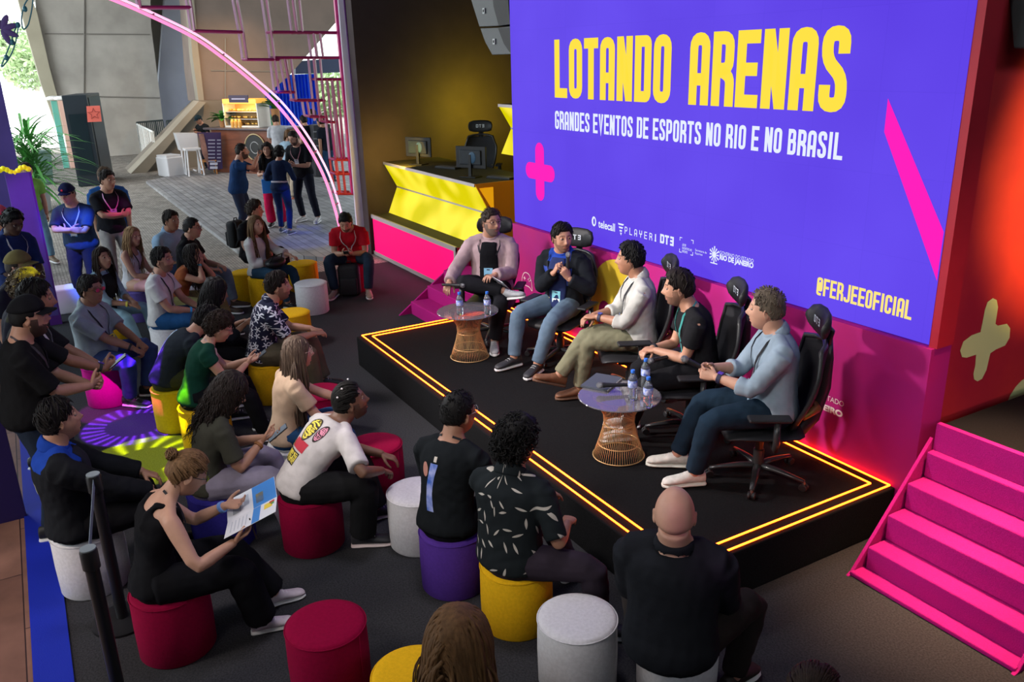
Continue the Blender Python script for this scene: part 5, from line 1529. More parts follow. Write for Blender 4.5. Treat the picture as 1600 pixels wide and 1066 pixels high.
def phone(c, up, nrm_, label, w=.075, h=.155, screen_=(.3, .38, .45), es=.35, dark=False):
    up = Vector(up).normalized(); n = Vector(nrm_); n = (n - up * n.dot(up)).normalized(); s = up.cross(n)
    Q = Matrix((s, up, n)).transposed()
    d = empty('phone', tuple(c), 0, label, 'phone')
    m_ = MB(); m_.box((0, 0, 0), (w, h, .009), mat('phone_black', (.02, .02, .022), .3), Q); m_.build('case', d, bevel=.003)
    m_ = MB(); m_.box(tuple(Q @ Vector((0, 0, .0052))), (w * .92, h * .95, .0012), mat('phone_screen_%.1f' % es, (.05, .05, .06), .1, emit=screen_, es=es), Q); m_.build('display', d)
    return d
# ---------------------------------------------------------------- the hall and café far behind
def conc(name, c, c2, seam=True):
    m = mat(name, c, .85, noise=.5, nscale=.9, color2=c2, bump=.25, bscale=5)
    return m
mc1 = conc('concrete', (.47, .45, .41), (.33, .315, .285)); mc2 = conc('concrete_shaded', (.20, .19, .16), (.15, .14, .12)); mc3 = conc('concrete_warm_lit', (.44, .41, .31), (.36, .335, .25))
mseam = mat('concrete_seam', (.22, .21, .19), .9)
def slab(name, px, x, th, m, parent=None, bevel=0):
    m_ = MB(); m_.prism([tuple(atx(a, b_, x)) for a, b_ in px], (-th, 0, 0), m)
    if parent: return loc_(m_, name, parent, bevel=bevel)
    return m_.build(name, bevel=bevel)
p = empty('concrete_pillar', tuple(atx(200, 245, -31)), label='huge grey board-marked concrete slab pillar far left', cat='pillar')
slab('main_face', [(54, -40), (234, -40), (236, 40), (248, 135), (262, 245), (176, 247), (106, 210), (78, 108), (58, 20)], -31, 1.2, mc1, p)
slab('side_face', [(26, -10), (50, -2), (58, 20), (78, 108), (106, 210), (92, 209), (64, 130), (42, 52)], -30.8, .8, mc3, p)  # light on this side is put into the warm colour
for a, b_ in (((132, -5), (131, 155)), ((70, 53), (234, 54)), ((98, 150), (250, 153))):
    m_ = MB(); m_.tube([tuple(atx(*a, -30.97)), tuple(atx(*b_, -30.97))], .022, mseam, 5); loc_(m_, 'formwork_seam', p)
o = slab('dark_wedge', [(222, -10), (272, -10), (248, 140), (242, 120)], -32.4, .8, mc2); tag(o, 'narrow dark wedge gap between the two concrete slabs', 'pillar')  # solid slab in the gap, the gap's shade put into its colour
o = slab('pale_slab', [(258, -10), (310, -10), (320, 165), (330, 225), (262, 243), (246, 150)], -32, 1.0, conc('concrete_blue_lit', (.42, .45, .52), (.36, .385, .45))); tag(o, 'pale concrete slab with blue light in its colour, behind the slanted leg', 'pillar')  # blue light on the slab is partly put into its colour
p = empty('concrete_leg', tuple(atx(260, 275, -24.6)), label='big slanted concrete leg and arm rising over the cafe counter', cat='pillar')
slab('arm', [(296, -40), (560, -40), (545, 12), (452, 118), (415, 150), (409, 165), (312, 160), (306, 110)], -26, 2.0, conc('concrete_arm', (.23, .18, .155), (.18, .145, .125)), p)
slab('leg', [(314, 158), (420, 156), (425, 190), (395, 275), (206, 279), (196, 278)], -25.2, 1.4, conc('concrete_leg', (.20, .175, .14), (.155, .135, .11)), p)  # shade on the leg's lower face put into the darker colour
slab('arm_side', [(290, -40), (300, -40), (308, 60), (319, 158), (311, 162), (301, 90)], -25.9, .5, conc('concrete_lit_edge', (.33, .30, .24), (.26, .235, .185)), p)  # light along the edge put into a paler concrete
slab('leg_side', [(311, 158), (322, 160), (290, 196), (222, 279), (196, 279), (206, 270), (262, 212)], -24.9, .9, conc('concrete_lit_edge', (.33, .30, .24), (.26, .235, .185)), p)  # lit upper side of the leg, as a paler colour
for a, b_ in (((330, 110), (450, 112)), ((352, 60), (352, 158))):
    m_ = MB(); m_.tube([tuple(atx(*a, -25.98)), tuple(atx(*b_, -25.98))], .018, mseam, 5); loc_(m_, 'formwork_seam', p)
o = slab('roof_underside', [(40, -60), (300, -60), (300, 10), (48, 2)], -33.5, .6, conc('concrete_roof_lit', (.6, .6, .58), (.5, .5, .48))); tag(o, 'pale slab for the lit roof underside along the top left edge', 'beam')  # roof underside, its brightness put into the pale colour
# outside, in the sun
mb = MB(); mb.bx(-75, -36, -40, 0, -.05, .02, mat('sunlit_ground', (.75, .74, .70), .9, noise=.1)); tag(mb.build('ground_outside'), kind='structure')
o = slab('low_white_building', [(-30, 205), (96, 205), (96, 150), (60, 146), (-30, 150)], -58, 6, mat('white_render', (.80, .78, .76), .8)); tag(o, 'low white building out in the sunlight, far left', 'building')
o = slab('green_hedge', [(18, 216), (98, 216), (98, 207), (18, 205)], -48, 1.0, mat('hedge', (.22, .34, .24), .9, noise=.5, nscale=6)); tag(o, 'strip of low green hedge out in the sun', 'hedge')
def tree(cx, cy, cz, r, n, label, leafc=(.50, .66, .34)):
    d = empty('tree', (cx, cy, 0), label=label, cat='tree', group='trees outside in the sun')
    m_ = MB(); m_.tube([(0, 0, 0), (.1, 0, cz * .5), (0, .1, cz)], [.22, .16, .08], mat('bark', (.5, .45, .38), .9), 8); m_.build('trunk', d)
    V_, F_ = [], []; rg = np.random.default_rng(n)
    for k in range(n):
        q = rg.normal(size=3); q = q / np.linalg.norm(q) * r * rg.random() ** .4; q[2] *= .8
        a, b_ = rg.normal(size=3), rg.normal(size=3); a = nrm(a) * .22; b_ = nrm(np.cross(a, b_)) * .10
        k0 = len(V_); c = q + V3(0, 0, cz); V_ += [c - a, c + b_, c + a, c - b_]; F_.append((k0, k0 + 1, k0 + 2, k0 + 3))
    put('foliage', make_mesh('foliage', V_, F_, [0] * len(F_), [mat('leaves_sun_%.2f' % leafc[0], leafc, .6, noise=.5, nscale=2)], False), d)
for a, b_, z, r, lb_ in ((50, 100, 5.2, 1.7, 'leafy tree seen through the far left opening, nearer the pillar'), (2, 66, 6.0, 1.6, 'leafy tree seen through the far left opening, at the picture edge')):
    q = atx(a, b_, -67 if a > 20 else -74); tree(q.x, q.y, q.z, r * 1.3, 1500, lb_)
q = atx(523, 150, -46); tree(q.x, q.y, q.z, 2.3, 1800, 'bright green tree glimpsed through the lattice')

# black kiosk
mk = mat('kiosk_black', (.018, .026, .034), .45); mk2 = mat('kiosk_side', (.07, .10, .14), .3)
k = empty('kiosk_totem', tuple(atz(150, 290, 0)), label='tall black display totem with small red poster on top', cat='totem')
m_ = MB(); b0, b1, b2 = atz(123, 292, 0), atz(160, 289, 0), atz(178, 277, 0)
H_ = 2.38
m_.prism([tuple(b0), tuple(b1), tuple(b2), (b0.x + b2.x - b1.x, b0.y + b2.y - b1.y, 0)], (0, 0, H_), mk); loc_(m_, 'cabinet', k, bevel=.01)
m_ = MB()
def on(b0, b1, u, z, off=.015):
    n = Vector((b1.y - b0.y, -(b1.x - b0.x), 0)).normalized(); q = b0 + (b1 - b0) * u + n * off; return (q.x, q.y, z)
m_.prism([on(b0, b1, .14, .3), on(b0, b1, .84, .3), on(b0, b1, .84, 1.9), on(b0, b1, .14, 1.9)], (0, 0, .001), mat('kiosk_screen', (.03, .05, .06), .1)); loc_(m_, 'dark_screen', k)
m_ = MB(); m_.prism([on(b1, b2, .1, .1), on(b1, b2, .95, .1), on(b1, b2, .95, 2.3), on(b1, b2, .1, 2.3)], (0, 0, .001), mk2); loc_(m_, 'grey_side', k)
o = slab('red_poster', [(135, 166), (156, 165), (159, 190), (137, 191)], b1.x + .15, .01, mat('red_poster', (.75, .16, .12), .7), k)
m_ = MB(); c = atx(147, 178, b1.x + .162)
star = [(c.x, c.y + (.15 if i % 2 == 0 else .065) * math.sin(i * PI / 5), c.z + (.15 if i % 2 == 0 else .065) * math.cos(i * PI / 5)) for i in range(10)]
m_.tube(star, .007, mat('star_line', (.25, .03, .03), .7), 4, closed=True); so = loc_(m_, 'star_drawing', k)
o = slab('paper_triangle', [(104, 173), (115, 156), (120, 173)], b0.x, .05, mat('violet_paper', (.13, .11, .42), .7)); tag(o, 'small violet paper triangle on top of the black totem', 'decoration')
for (a, b_, a2, b2_, w, c, nm, lb_) in ((92, 208, 104, 262, .16, (.12, .42, .34), 'green_post', 'slim green post left of the black totem'), (101, 209, 116, 262, .20, (.66, .42, .34), 'salmon_post', 'slim salmon pink post left of the black totem')):
    g0 = atz(a2, b2_, 0); m_ = MB(); m_.box((g0.x, g0.y, 1.05), (w, w, 2.1), mat(nm, c, .7)); o = m_.build(nm); tag(o, lb_, 'post')
    m_ = MB(); m_.ell((g0.x, g0.y, 2.16), (.22, .22, .08), mat('lamp_white', (.85, .85, .82), .5), 12, 6); h_ = m_.build('post_head'); h_.parent = o
# fences behind
md = mat('fence_dark', (.03, .045, .045), .5); mw = mat('fence_white', (.68, .70, .68), .6)
def fence(px0, px1, hz, n, m, label):
    a = atz(*px0, 0); b_ = atz(*px1, 0); d = empty('metal_fence', tuple(a), label=label, cat='fence', group='low metal fences in front of the concrete')
    m_ = MB(); v = b_ - a
    for z in (.08, hz): m_ = MB(); m_.tube([(0, 0, z), (v.x, v.y, z)], .03, m, 6); m_.build('rail', d)
    m_ = MB()
    for i in range(n + 1): m_.tube([(v.x * i / n, v.y * i / n, 0), (v.x * i / n, v.y * i / n, hz)], .018 if i % 5 else .03, m, 5)
    m_.build('bars', d)
fence((222, 243), (262, 238), 1.15, 14, md, 'dark barred fence before the grey concrete slab'); fence((222, 243), (248, 262), 1.1, 12, mw, 'white barred fence beside the slanted leg')
fence((268, 240), (300, 236), 1.15, 10, md, 'dark barred fence partly hidden by the slanted leg')

# café counter
A, B_ = atz(338, 272, 0), atz(440, 277, 0)
cdv = (B_ - A).normalized(); cn = Vector((-cdv.y, cdv.x, 0))
if cn.dot(Vector((CAM[0], CAM[1], 0)) - A) > 0: cn = -cn
cz = 1.28
caf = empty('cafe_counter', tuple(A), math.atan2(cdv.y, cdv.x), label='red brown wooden cafe counter with a round black logo', cat='counter')
CLn = (B_ - A).length; dep = 1.0 if True else 0
Lc = lambda u, v_, z: (u, v_, z)
sgn = 1 if (Matrix.Rotation(-caf.rotation_euler[2], 3, 'Z') @ cn).y > 0 else -1
m_ = MB(); m_.box((CLn / 2, sgn * dep / 2, cz / 2), (CLn, dep, cz), mat('counter_wood', (.20, .055, .022), .35, noise=.5, nscale=2.5, stretch=(.4, 1, 3), coat=.3)); m_.build('body', caf, bevel=.03)
m_ = MB(); m_.box((CLn / 2 - .05, sgn * (dep / 2 - .03), cz + .02), (CLn + .25, dep + .15, .05), mat('counter_top', (.10, .08, .09), .3)); m_.build('worktop', caf, bevel=.01)
m_ = MB(); Qx = Matrix.Rotation(PI / 2, 3, 'X'); m_.lathe([(0, 0), (.34, 0), (.34, .02), (0, .02)], mat('logo_black', (.02, .02, .02), .4), 32, (CLn * .67, -sgn * .02, .80), Qx); m_.build('round_logo', caf)
m_ = MB(); m_.tube([(CLn * .67 + .37 * math.cos(a), -sgn * .03, .80 + .37 * math.sin(a)) for a in np.arange(32) * PI / 16], .018, mat('logo_gold', (.55, .42, .22), .4), 6, closed=True)
m_.tube([(CLn * .67 + .16 * math.cos(a), -sgn * .045, .80 + .16 * math.sin(a)) for a in np.arange(16) * PI / 8], .012, mat('logo_grey', (.4, .4, .4), .5), 5, closed=True); m_.build('logo_ring', caf)
# food display
fd = empty('food_display', tuple(caf.matrix_basis @ Vector((CLn * .42, sgn * .45, cz + .05))), caf.rotation_euler[2], label='glass food warmer full of pastries with lit shelves', cat='display case')
m_ = MB(); w_, h_ = 1.25, .66
for sx in (-1, 1): m_.box((sx * w_ / 2, 0, h_ / 2), (.03, .5, h_), mat('case_white', (.75, .72, .66), .4))
m_.box((0, .22, h_ / 2), (w_, .02, h_), mat('case_back', (.7, .4, .15), .5)); m_.box((0, 0, .02), (w_, .5, .04), mat('case_white', (.7, .7, .7))); m_.build('case_frame', fd)
m_ = MB(); m_.box((0, -.02, h_ + .05), (w_, .46, .13), mat('case_top_amber', (.9, .5, .08), .5, emit=(1, .45, .06), es=.7)); m_.build('lit_top', fd)
for z in (.22, .42):
    m_ = MB(); m_.box((0, 0, z), (w_ - .05, .42, .012), mat('shelf_steel', (.6, .6, .6), .3, metal=.8)); m_.build('shelf', fd)
m_ = MB(); rg = random.Random(3)
for z in (.06, .24, .44):
    for i in range(16):
        m_.ell((-.52 + i * .07, -.12 + rg.random() * .15, z + .03), (.045, .05, .03), mat('pastry_' + str(i % 2), ((.55, .28, .05), (.70, .42, .10))[i % 2], .6), 8, 5)
po = m_.build('pastries', smooth=True, loc=fd.location, rotz=fd.rotation_euler[2]); tag(po, 'golden pastries piled on the shelves of the food warmer', 'pastries', kind='stuff')
area('warmer_lamp', tuple(fd.location + Vector((.15, -.1, .60))), tuple(fd.location), 1.0, 18, (1, .62, .25), .4)
m_ = MB(); m_.box((0, -.24, 0), (.72, .03, .20), mat('sign_dark', (.035, .02, .05), .5)); m_.box((0, -.258, .0), (.5, .004, .03), mat('sign_script', (.45, .40, .5), .5)); o = m_.build('shop_sign', loc=fd.location + Vector((0, 0, h_ + .12)), rotz=fd.rotation_euler[2]); tag(o, 'small dark sign on top of the food warmer', 'sign')
# menu board
o = slab('menu_board', [(308, 207), (345, 207), (348, 264), (326, 266)], -22.4, .04, mat('menu_purple', (.055, .035, .11), .5)); tag(o, 'dark purple menu board with pale price lines, leaning by the counter', 'sign')
m_ = MB()
for r_ in range(7):
    yy = 218 + r_ * 5.5
    m_.prism([tuple(atx(a, b_, -22.38)) for a, b_ in ((325, yy), (336, yy), (336, yy + 2), (325, yy + 2))], (.003, 0, 0), mat('menu_lines', (.35, .36, .50), .6))
    m_.prism([tuple(atx(a, b_, -22.38)) for a, b_ in ((339, yy), (345, yy), (345, yy + 2), (339, yy + 2))], (.003, 0, 0), mat('menu_lines', (.35, .36, .50), .6))
for yy in (254, 260): m_.prism([tuple(atx(a, b_, -22.38)) for a, b_ in ((328, yy), (340, yy), (340, yy + 4), (328, yy + 4))], (.003, 0, 0), mat('menu_white', (.6, .62, .75), .6))
mm_ = m_.build('price_lines'); mm_.parent = o
m_ = MB(); m_.prism([tuple(atx(a, b_, -22.38)) for a, b_ in ((310, 209), (318, 209), (325, 240), (326, 262), (316, 240))], (.003, 0, 0), mat('menu_photo', (.42, .22, .18), .6, noise=.6, nscale=4)); mm_ = m_.build('menu_photo'); mm_.parent = o
# white side table, stool, appliance
mwt = mat('white_paint', (.68, .68, .70), .5)
o = empty('side_table', tuple(atz(300, 277, 0)), label='white box table with open wooden top left of the menu board', cat='table')
slab('box', [(275, 209), (308, 209), (311, 236), (283, 236)], -23.0, .5, mwt, o)
for a in ((284, 236, 290, 276), (309, 236, 312, 272)):
    m_ = MB(); m_.tube([tuple(atx(a[0], a[1], -23)), tuple(atx(a[2], a[3], -23))], .035, mwt, 6); loc_(m_, 'leg', o)
g0 = atz(306, 277, 0); st_ = empty('bar_stool', tuple(g0), label='white wooden high stool in front of the side table', cat='stool')
m_ = MB(); m_.box((0, 0, .80), (.42, .42, .05), mwt); m_.build('seat', st_)
for sx in (-1, 1):
    for sy in (-1, 1):
        m_ = MB(); m_.tube([(sx * .16, sy * .16, .8), (sx * .21, sy * .21, 0)], .025, mwt, 6); m_.build('leg', st_)
m_ = MB(); m_.box((0, 0, .2), (.4, .03, .03), mwt); m_.box((0, .2, .2), (.4, .03, .03), mwt); m_.build('stretcher', st_)
g0 = atz(270, 276, 0); ap = empty('white_appliance', tuple(g0), R(20), label='white chest appliance on the floor at the foot of the concrete leg', cat='appliance')
m_ = MB(); m_.box((0, 0, .30), (.62, .55, .55), mwt); m_.build('body', ap, bevel=.03)
m_ = MB(); m_.box((-.02, -.02, .60), (.55, .45, .06), mwt); m_.build('lid', ap, bevel=.01)
m_ = MB(); m_.box((-.36, -.1, .22), (.10, .2, .08), mwt); m_.build('handle', ap, bevel=.01)
g0 = atz(328, 275, 0); ch = empty('low_chair', tuple(g0), label='small orange wooden chair under the menu board', cat='chair'); mo_ = mat('orange_wood', (.50, .22, .06), .5)
m_ = MB(); m_.box((0, 0, .44), (.4, .4, .04), mo_); m_.build('seat', ch)
for sx in (-1, 1):
    for sy in (-1, 1):
        m_ = MB(); m_.tube([(sx * .16, sy * .16, .44), (sx * .18, sy * .18, 0)], .02, mo_, 6); m_.build('leg', ch)

# plants
def plant(name, base, n, L_, w, label, potc=(.35, .16, .06), up_=.6, leafc=(.05, .22, .04), pot=.13, cat='plant', poth=.22, seed=1, thin=False):
    rg = np.random.default_rng(seed); d = empty(name, tuple(base), label=label, cat=cat)
    m_ = MB(); m_.lathe([(0, 0), (pot * .8, 0), (pot, poth), (pot * .9, poth), (pot * .85, poth * .9), (0, poth * .88)], mat('pot_%.2f' % potc[0], potc, .7), 16); m_.build('pot', d, smooth=True, auto=40)
    V_, F_ = [], []
    for k in range(n):
        a = rg.random() * 6.28; el = up_ + (rg.random() - .5) * .9; LL_ = L_ * (.6 + .5 * rg.random())
        d0 = V3(math.cos(a) * math.cos(el), math.sin(a) * math.cos(el), math.sin(el)); s_ = nrm(np.cross(d0, V3(0, 0, 1)))
        base_ = V3(rg.normal() * pot * .2, rg.normal() * pot * .2, poth + (rg.random() * L_ * .8 if thin else 0)); k0 = len(V_); ns_ = 6
        for i in range(ns_ + 1):
            t = i / ns_; c = base_ + d0 * LL_ * t + V3(0, 0, -.45 * LL_ * t * t); ww = w * math.sin(PI * min(1, .08 + t * .92)) ** .7
            V_ += [c - s_ * ww, c + V3(0, 0, -ww * .3), c + s_ * ww]
        for i in range(ns_):
            q = k0 + i * 3; F_ += [(q, q + 1, q + 4, q + 3), (q + 1, q + 2, q + 5, q + 4)]
    put('leaves', make_mesh('leaves', V_, F_, [0] * len(F_), [mat('leaf_%.2f_%.2f' % (leafc[0], leafc[1]), leafc, .45, noise=.4, nscale=8)]), d)
    return d
q = caf.matrix_basis @ Vector((CLn * .10, sgn * .3, cz + .045)); plant('potted_plant', q, 30, .60, .085, 'leafy potted plant on the left end of the cafe counter', seed=3)
q = caf.matrix_basis @ Vector((CLn * .80, sgn * .6, cz + .045)); plant('potted_plant', (q.x, q.y, q.z + .0), 20, .80, .085, 'tall leafy plant in a brown pot right of the food warmer', seed=5, up_=1.0, poth=.5)
g0 = atz(62, 330, 0); d_ = plant('potted_palm', (g0.x, g0.y, 0), 210, 1.55, .030, 'bushy green palm behind the narrow purple upright', potc=(.30, .32, .33), pot=.3, poth=.5, up_=.55, leafc=(.10, .36, .08), seed=8, thin=True)
o = slab('grey_green_bin', [(50, 236), (80, 236), (84, 290), (52, 290)], -24, .5, mat('bin_green', (.10, .17, .15), .6)); tag(o, 'dark green grey cabinet behind the palm', 'cabinet')
# plant tips at the very bottom left, close to the camera
for px, py, lb_, sd in ((105, 1085, 'orange tipped leaf blades at the bottom edge beside the blue stripe', 4), (180, 1080, 'short orange leaf blades at the bottom edge beside the belt post', 9)):
    g0 = atz(px, py, .95); plant('dry_leaf_plant', (g0.x, g0.y, 0), 7, .30, .012, lb_, potc=(.05, .03, .02), leafc=(.35, .12, .02), pot=.12, poth=.78, up_=1.15, seed=sd)
# counter clutter
q = caf.matrix_basis @ Vector((CLn * .93, sgn * .2, cz + .045)); m_ = MB(); m_.lathe([(0, 0), (.05, 0), (.05, .12), (.02, .16), (.02, .22), (0, .22)], mwt, 12); o = m_.build('pump_bottle', loc=tuple(q)); tag(o, 'white pump bottle on the right end of the cafe counter', 'bottle')
q = caf.matrix_basis @ Vector((CLn * .28, sgn * .2, cz + .045))
for i in range(3):
    m_ = MB(); m_.lathe([(0, 0), (.05, 0), (.055, .16), (.03, .22), (0, .24)], mat('jar_honey', (.65, .38, .10), .3), 12); o = m_.build('jar', loc=(q.x + i * .14 * cdv.x, q.y + i * .14 * cdv.y, q.z)); tag(o, ('leftmost', 'middle', 'rightmost')[i] + ' of three honey jars left of the food warmer', 'jar', 'honey jars on the cafe counter')
# behind: green board, blue curtain, shelving, barriers
o = slab('green_board', [(413, 180), (434, 178), (440, 284), (418, 284)], -24, .05, mat('board_green', (.04, .22, .13), .6)); tag(o, 'plain green board behind the right end of the counter', 'board')
cur = MB(); a0 = atx(402, 196, -29.5); a1 = atx(500, 200, -29.5); zt = atx(470, 116, -29.5).z; npl = 90
for i in range(npl):
    u0, u1 = i / npl, (i + 1) / npl; f0 = .10 * math.sin(i * 1.3); f1 = .10 * math.sin((i + 1) * 1.3)
    y0_, y1_ = a0.y + (a1.y - a0.y) * u0, a0.y + (a1.y - a0.y) * u1
    cur.add([(-29.5 + f0, y0_, 0), (-29.5 + f1, y1_, 0), (-29.5 + f1, y1_, zt), (-29.5 + f0, y0_, zt)], [(0, 1, 2, 3)])
o = cur.build('blue_curtain', m=mat('curtain_blue', (.02, .12, .85), .6), smooth=True); tag(o, 'bright blue pleated curtain behind the lattice', 'curtain')
o = slab('ceiling_truss', [(462, 96), (560, 88), (560, 112), (462, 116)], -30.5, .3, mat('truss_dark', (.02, .03, .06), .5)); tag(o, 'dark lighting truss above the blue curtain', 'truss')
sh_ = empty('drinks_shelf', tuple(atx(505, 240, -19)), label='dark shelving rack seen behind the pink arch', cat='shelf')
slab('frame', [(490, 196), (516, 194), (520, 275), (494, 275)], -19.6, .4, mat('shelf_dark', (.02, .02, .025), .6), sh_)
for yy in (205, 216, 227, 238):
    slab('shelf_edge', [(490, yy), (517, yy), (517, yy + 2), (490, yy + 2)], -19.57, .02, mat('shelf_edge_grey', (.16, .16, .18), .5), sh_)
spot('curtain_wash', (-27.5, a0.y + 1.5, 5.2), (-29.5, a0.y + 2.5, 1.5), 260, (.35, .55, 1), 110)
spot('curtain_wash', (-27.5, a0.y + 3.8, 5.2), (-29.5, a0.y + 5.5, 1.5), 260, (.35, .55, 1), 110)

# ---------------------------------------------------------------- pink lattice and neon arch
mlat = mat('lattice_magenta', (.32, .015, .13), .35, coat=.4); mlat2 = mat('lattice_red', (.55, .05, .045), .4)
LXf, LXb = -10.5, -10.78
lat = empty('lattice_screen', tuple(atx(545, 300, LXf)), label='magenta square tube lattice hanging beside the dark wall', cat='lattice')
mlatb = mat('lattice_lit_back', (.52, .30, .45), .35)  # LED light on the rear bars put into a paler colour
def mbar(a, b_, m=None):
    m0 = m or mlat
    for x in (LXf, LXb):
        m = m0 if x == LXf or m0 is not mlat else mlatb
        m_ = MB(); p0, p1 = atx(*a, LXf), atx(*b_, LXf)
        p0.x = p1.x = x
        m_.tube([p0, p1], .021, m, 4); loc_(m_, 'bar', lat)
def mlink(a, m=None):
    m_ = MB(); p0 = atx(*a, LXf); m_.tube([p0, (LXb, p0.y, p0.z)], .019, m or mlat, 4); loc_(m_, 'cross_tie', lat)
bars = [((214, -20), (220, 11)), ((220, 11), (299, 11)), ((293, -20), (299, 11)), ((299, 11), (304, 48)), ((304, 48), (380, 50)), ((367, -20), (380, 50)), ((380, 50), (386, 93)), ((386, 93), (436, 93)),
        ((414, -20), (424, 50)), ((424, 50), (436, 143)), ((427, 50), (545, 51)), ((455, -20), (464, 51)), ((466, -20), (473, 51)), ((430, 90), (545, 90)), ((445, 92), (455, 147)), ((434, 144), (461, 144)), ((455, 92), (463, 157)), ((461, 157), (508, 157)),
        ((490, 52), (495, 90)), ((500, 52), (505, 90)), ((490, 90), (500, 190)), ((500, 90), (509, 190)), ((497, 124), (548, 124)), ((480, 158), (484, 182)), ((484, 182), (511, 183)), ((505, 157), (512, 192)), ((511, 191), (523, 191)), ((511, 124), (524, 250)), ((519, 124), (534, 250)), ((527, 125), (538, 250))]
for a, b_ in bars: mbar(a, b_)
bars2 = [((523, 250), (552, 250)), ((524, 272), (553, 272)), ((528, 303), (555, 303)), ((524, 250), (531, 303)), ((534, 250), (540, 303))]
for a, b_ in bars2: mbar(a, b_, mlat2)
for a in ((220, 11), (299, 11), (304, 48), (380, 50), (386, 93), (424, 50), (436, 93), (464, 51), (473, 51), (434, 144), (461, 157), (484, 182), (508, 157), (497, 124), (511, 191), (523, 191), (523, 250), (552, 250), (528, 303), (540, 303), (524, 272)): mlink(a)
rp_ = empty('lattice_post', tuple(atx(565, 390, -10.4)), label='tall square post edging the dark wall, white and violet faces', cat='post')
slab('pink_tube', [(521, -20), (525, -20), (554, 303), (550, 303)], -10.46, .06, mat('lattice_pink', (.60, .03, .22), .35), rp_)
slab('white_face', [(527, -20), (536, -20), (576, 402), (562, 402)], -10.40, .05, mat('post_lilac', (.78, .75, .88), .5), rp_)
slab('violet_edge', [(536, -20), (542, -20), (581, 402), (575, 402)], -10.36, .05, mat('post_violet', (.10, .02, .14), .4), rp_)
mneo = mat('neon_pink', (.8, .2, .45), .35, emit=(1.0, .25, .52), es=1.15); mneo2 = mat('neon_pale', (.8, .5, .7), .35, emit=(1.0, .55, .78), es=1.1)
arch = empty('neon_arch', tuple(atx(535, 400, LXf)), label='large pink neon double arch curving down to the deck', cat='arch')
def sweep(px, x, r, m, nm):
    P = [Vector(atx(a, b_, LXf)) for a, b_ in px]; out = []
    for i in range(len(P) - 1):
        p0, p1, p2, p3 = P[max(0, i - 1)], P[i], P[i + 1], P[min(len(P) - 1, i + 2)]
        for k_ in range(6):
            t = k_ / 6; out.append(.5 * ((2 * p1) + (-p0 + p2) * t + (2 * p0 - 5 * p1 + 4 * p2 - p3) * t * t + (-p0 + 3 * p1 - 3 * p2 + p3) * t ** 3))
    out.append(P[-1])
    for q in out: q.x = x
    m_ = MB(); m_.tube(out, r, m, 10); loc_(m_, nm, arch, smooth=True)
pa = [(120, -20), (175, -1), (235, 25), (300, 57), (345, 88), (390, 124), (430, 161), (462, 200), (488, 240), (508, 280), (522, 322), (532, 362), (540, 410)]
sweep(pa, LXf, .024, mneo, 'front_tube')
pb = [(x + (8 if x < 400 else 10), y_ - 4) for x, y_ in pa]
sweep(pb, LXf - .10, .018, mneo2, 'back_tube')
for i in range(2, 12, 2):
    m_ = MB(); m_.tube([Vector(atx(*pa[i], LXf)), Vector((LXf - .1,) + tuple(atx(*pb[i], LXf))[1:])], .012, mlat, 5); loc_(m_, 'tie', arch)
# hanging wire ornaments, top left
mwi = mat('wire_teal', (.02, .12, .16), .4); mfl = mat('petal_violet', (.10, .06, .20), .5)
h_ = empty('wire_ornament', tuple(atx(25, 60, -14)), label='hanging teal wire ring ornament with bulbs at the top left corner', cat='ornament')
for pl in ([(52, -10), (50, 15), (44, 40), (36, 48), (33, 30), (38, 5)], [(29, 38), (26, 60), (20, 80), (12, 95), (0, 108), (16, 70), (24, 45)]):
    P = [Vector(atx(a, b_, -14)) for a, b_ in rnd_path(pl, 12, True)]
    m_ = MB(); m_.tube(P, .012, mwi, 5, closed=True); loc_(m_, 'wire_ring', h_)
for a, b_ in ((39, 14), (28, 39), (19, 66), (10, 90)):
    m_ = MB(); m_.ell(tuple(atx(a, b_, -14)), (.04, .04, .05), mwi, 8, 6); loc_(m_, 'bulb', h_)
h2 = empty('flower_ornament', tuple(atx(8, 45, -14)), label='dark violet petal ornament hanging at the left edge', cat='ornament')
for k_ in range(5):
    a = -1.2 + k_ * .75; c = atx(2, 46, -14); m_ = MB(); m_.ell((c.x, c.y + .13 * math.cos(a), c.z + .13 * math.sin(a)), (.02, .14, .05), mfl, 10, 6, Matrix.Rotation(a, 3, 'X')); loc_(m_, 'petal', h2)
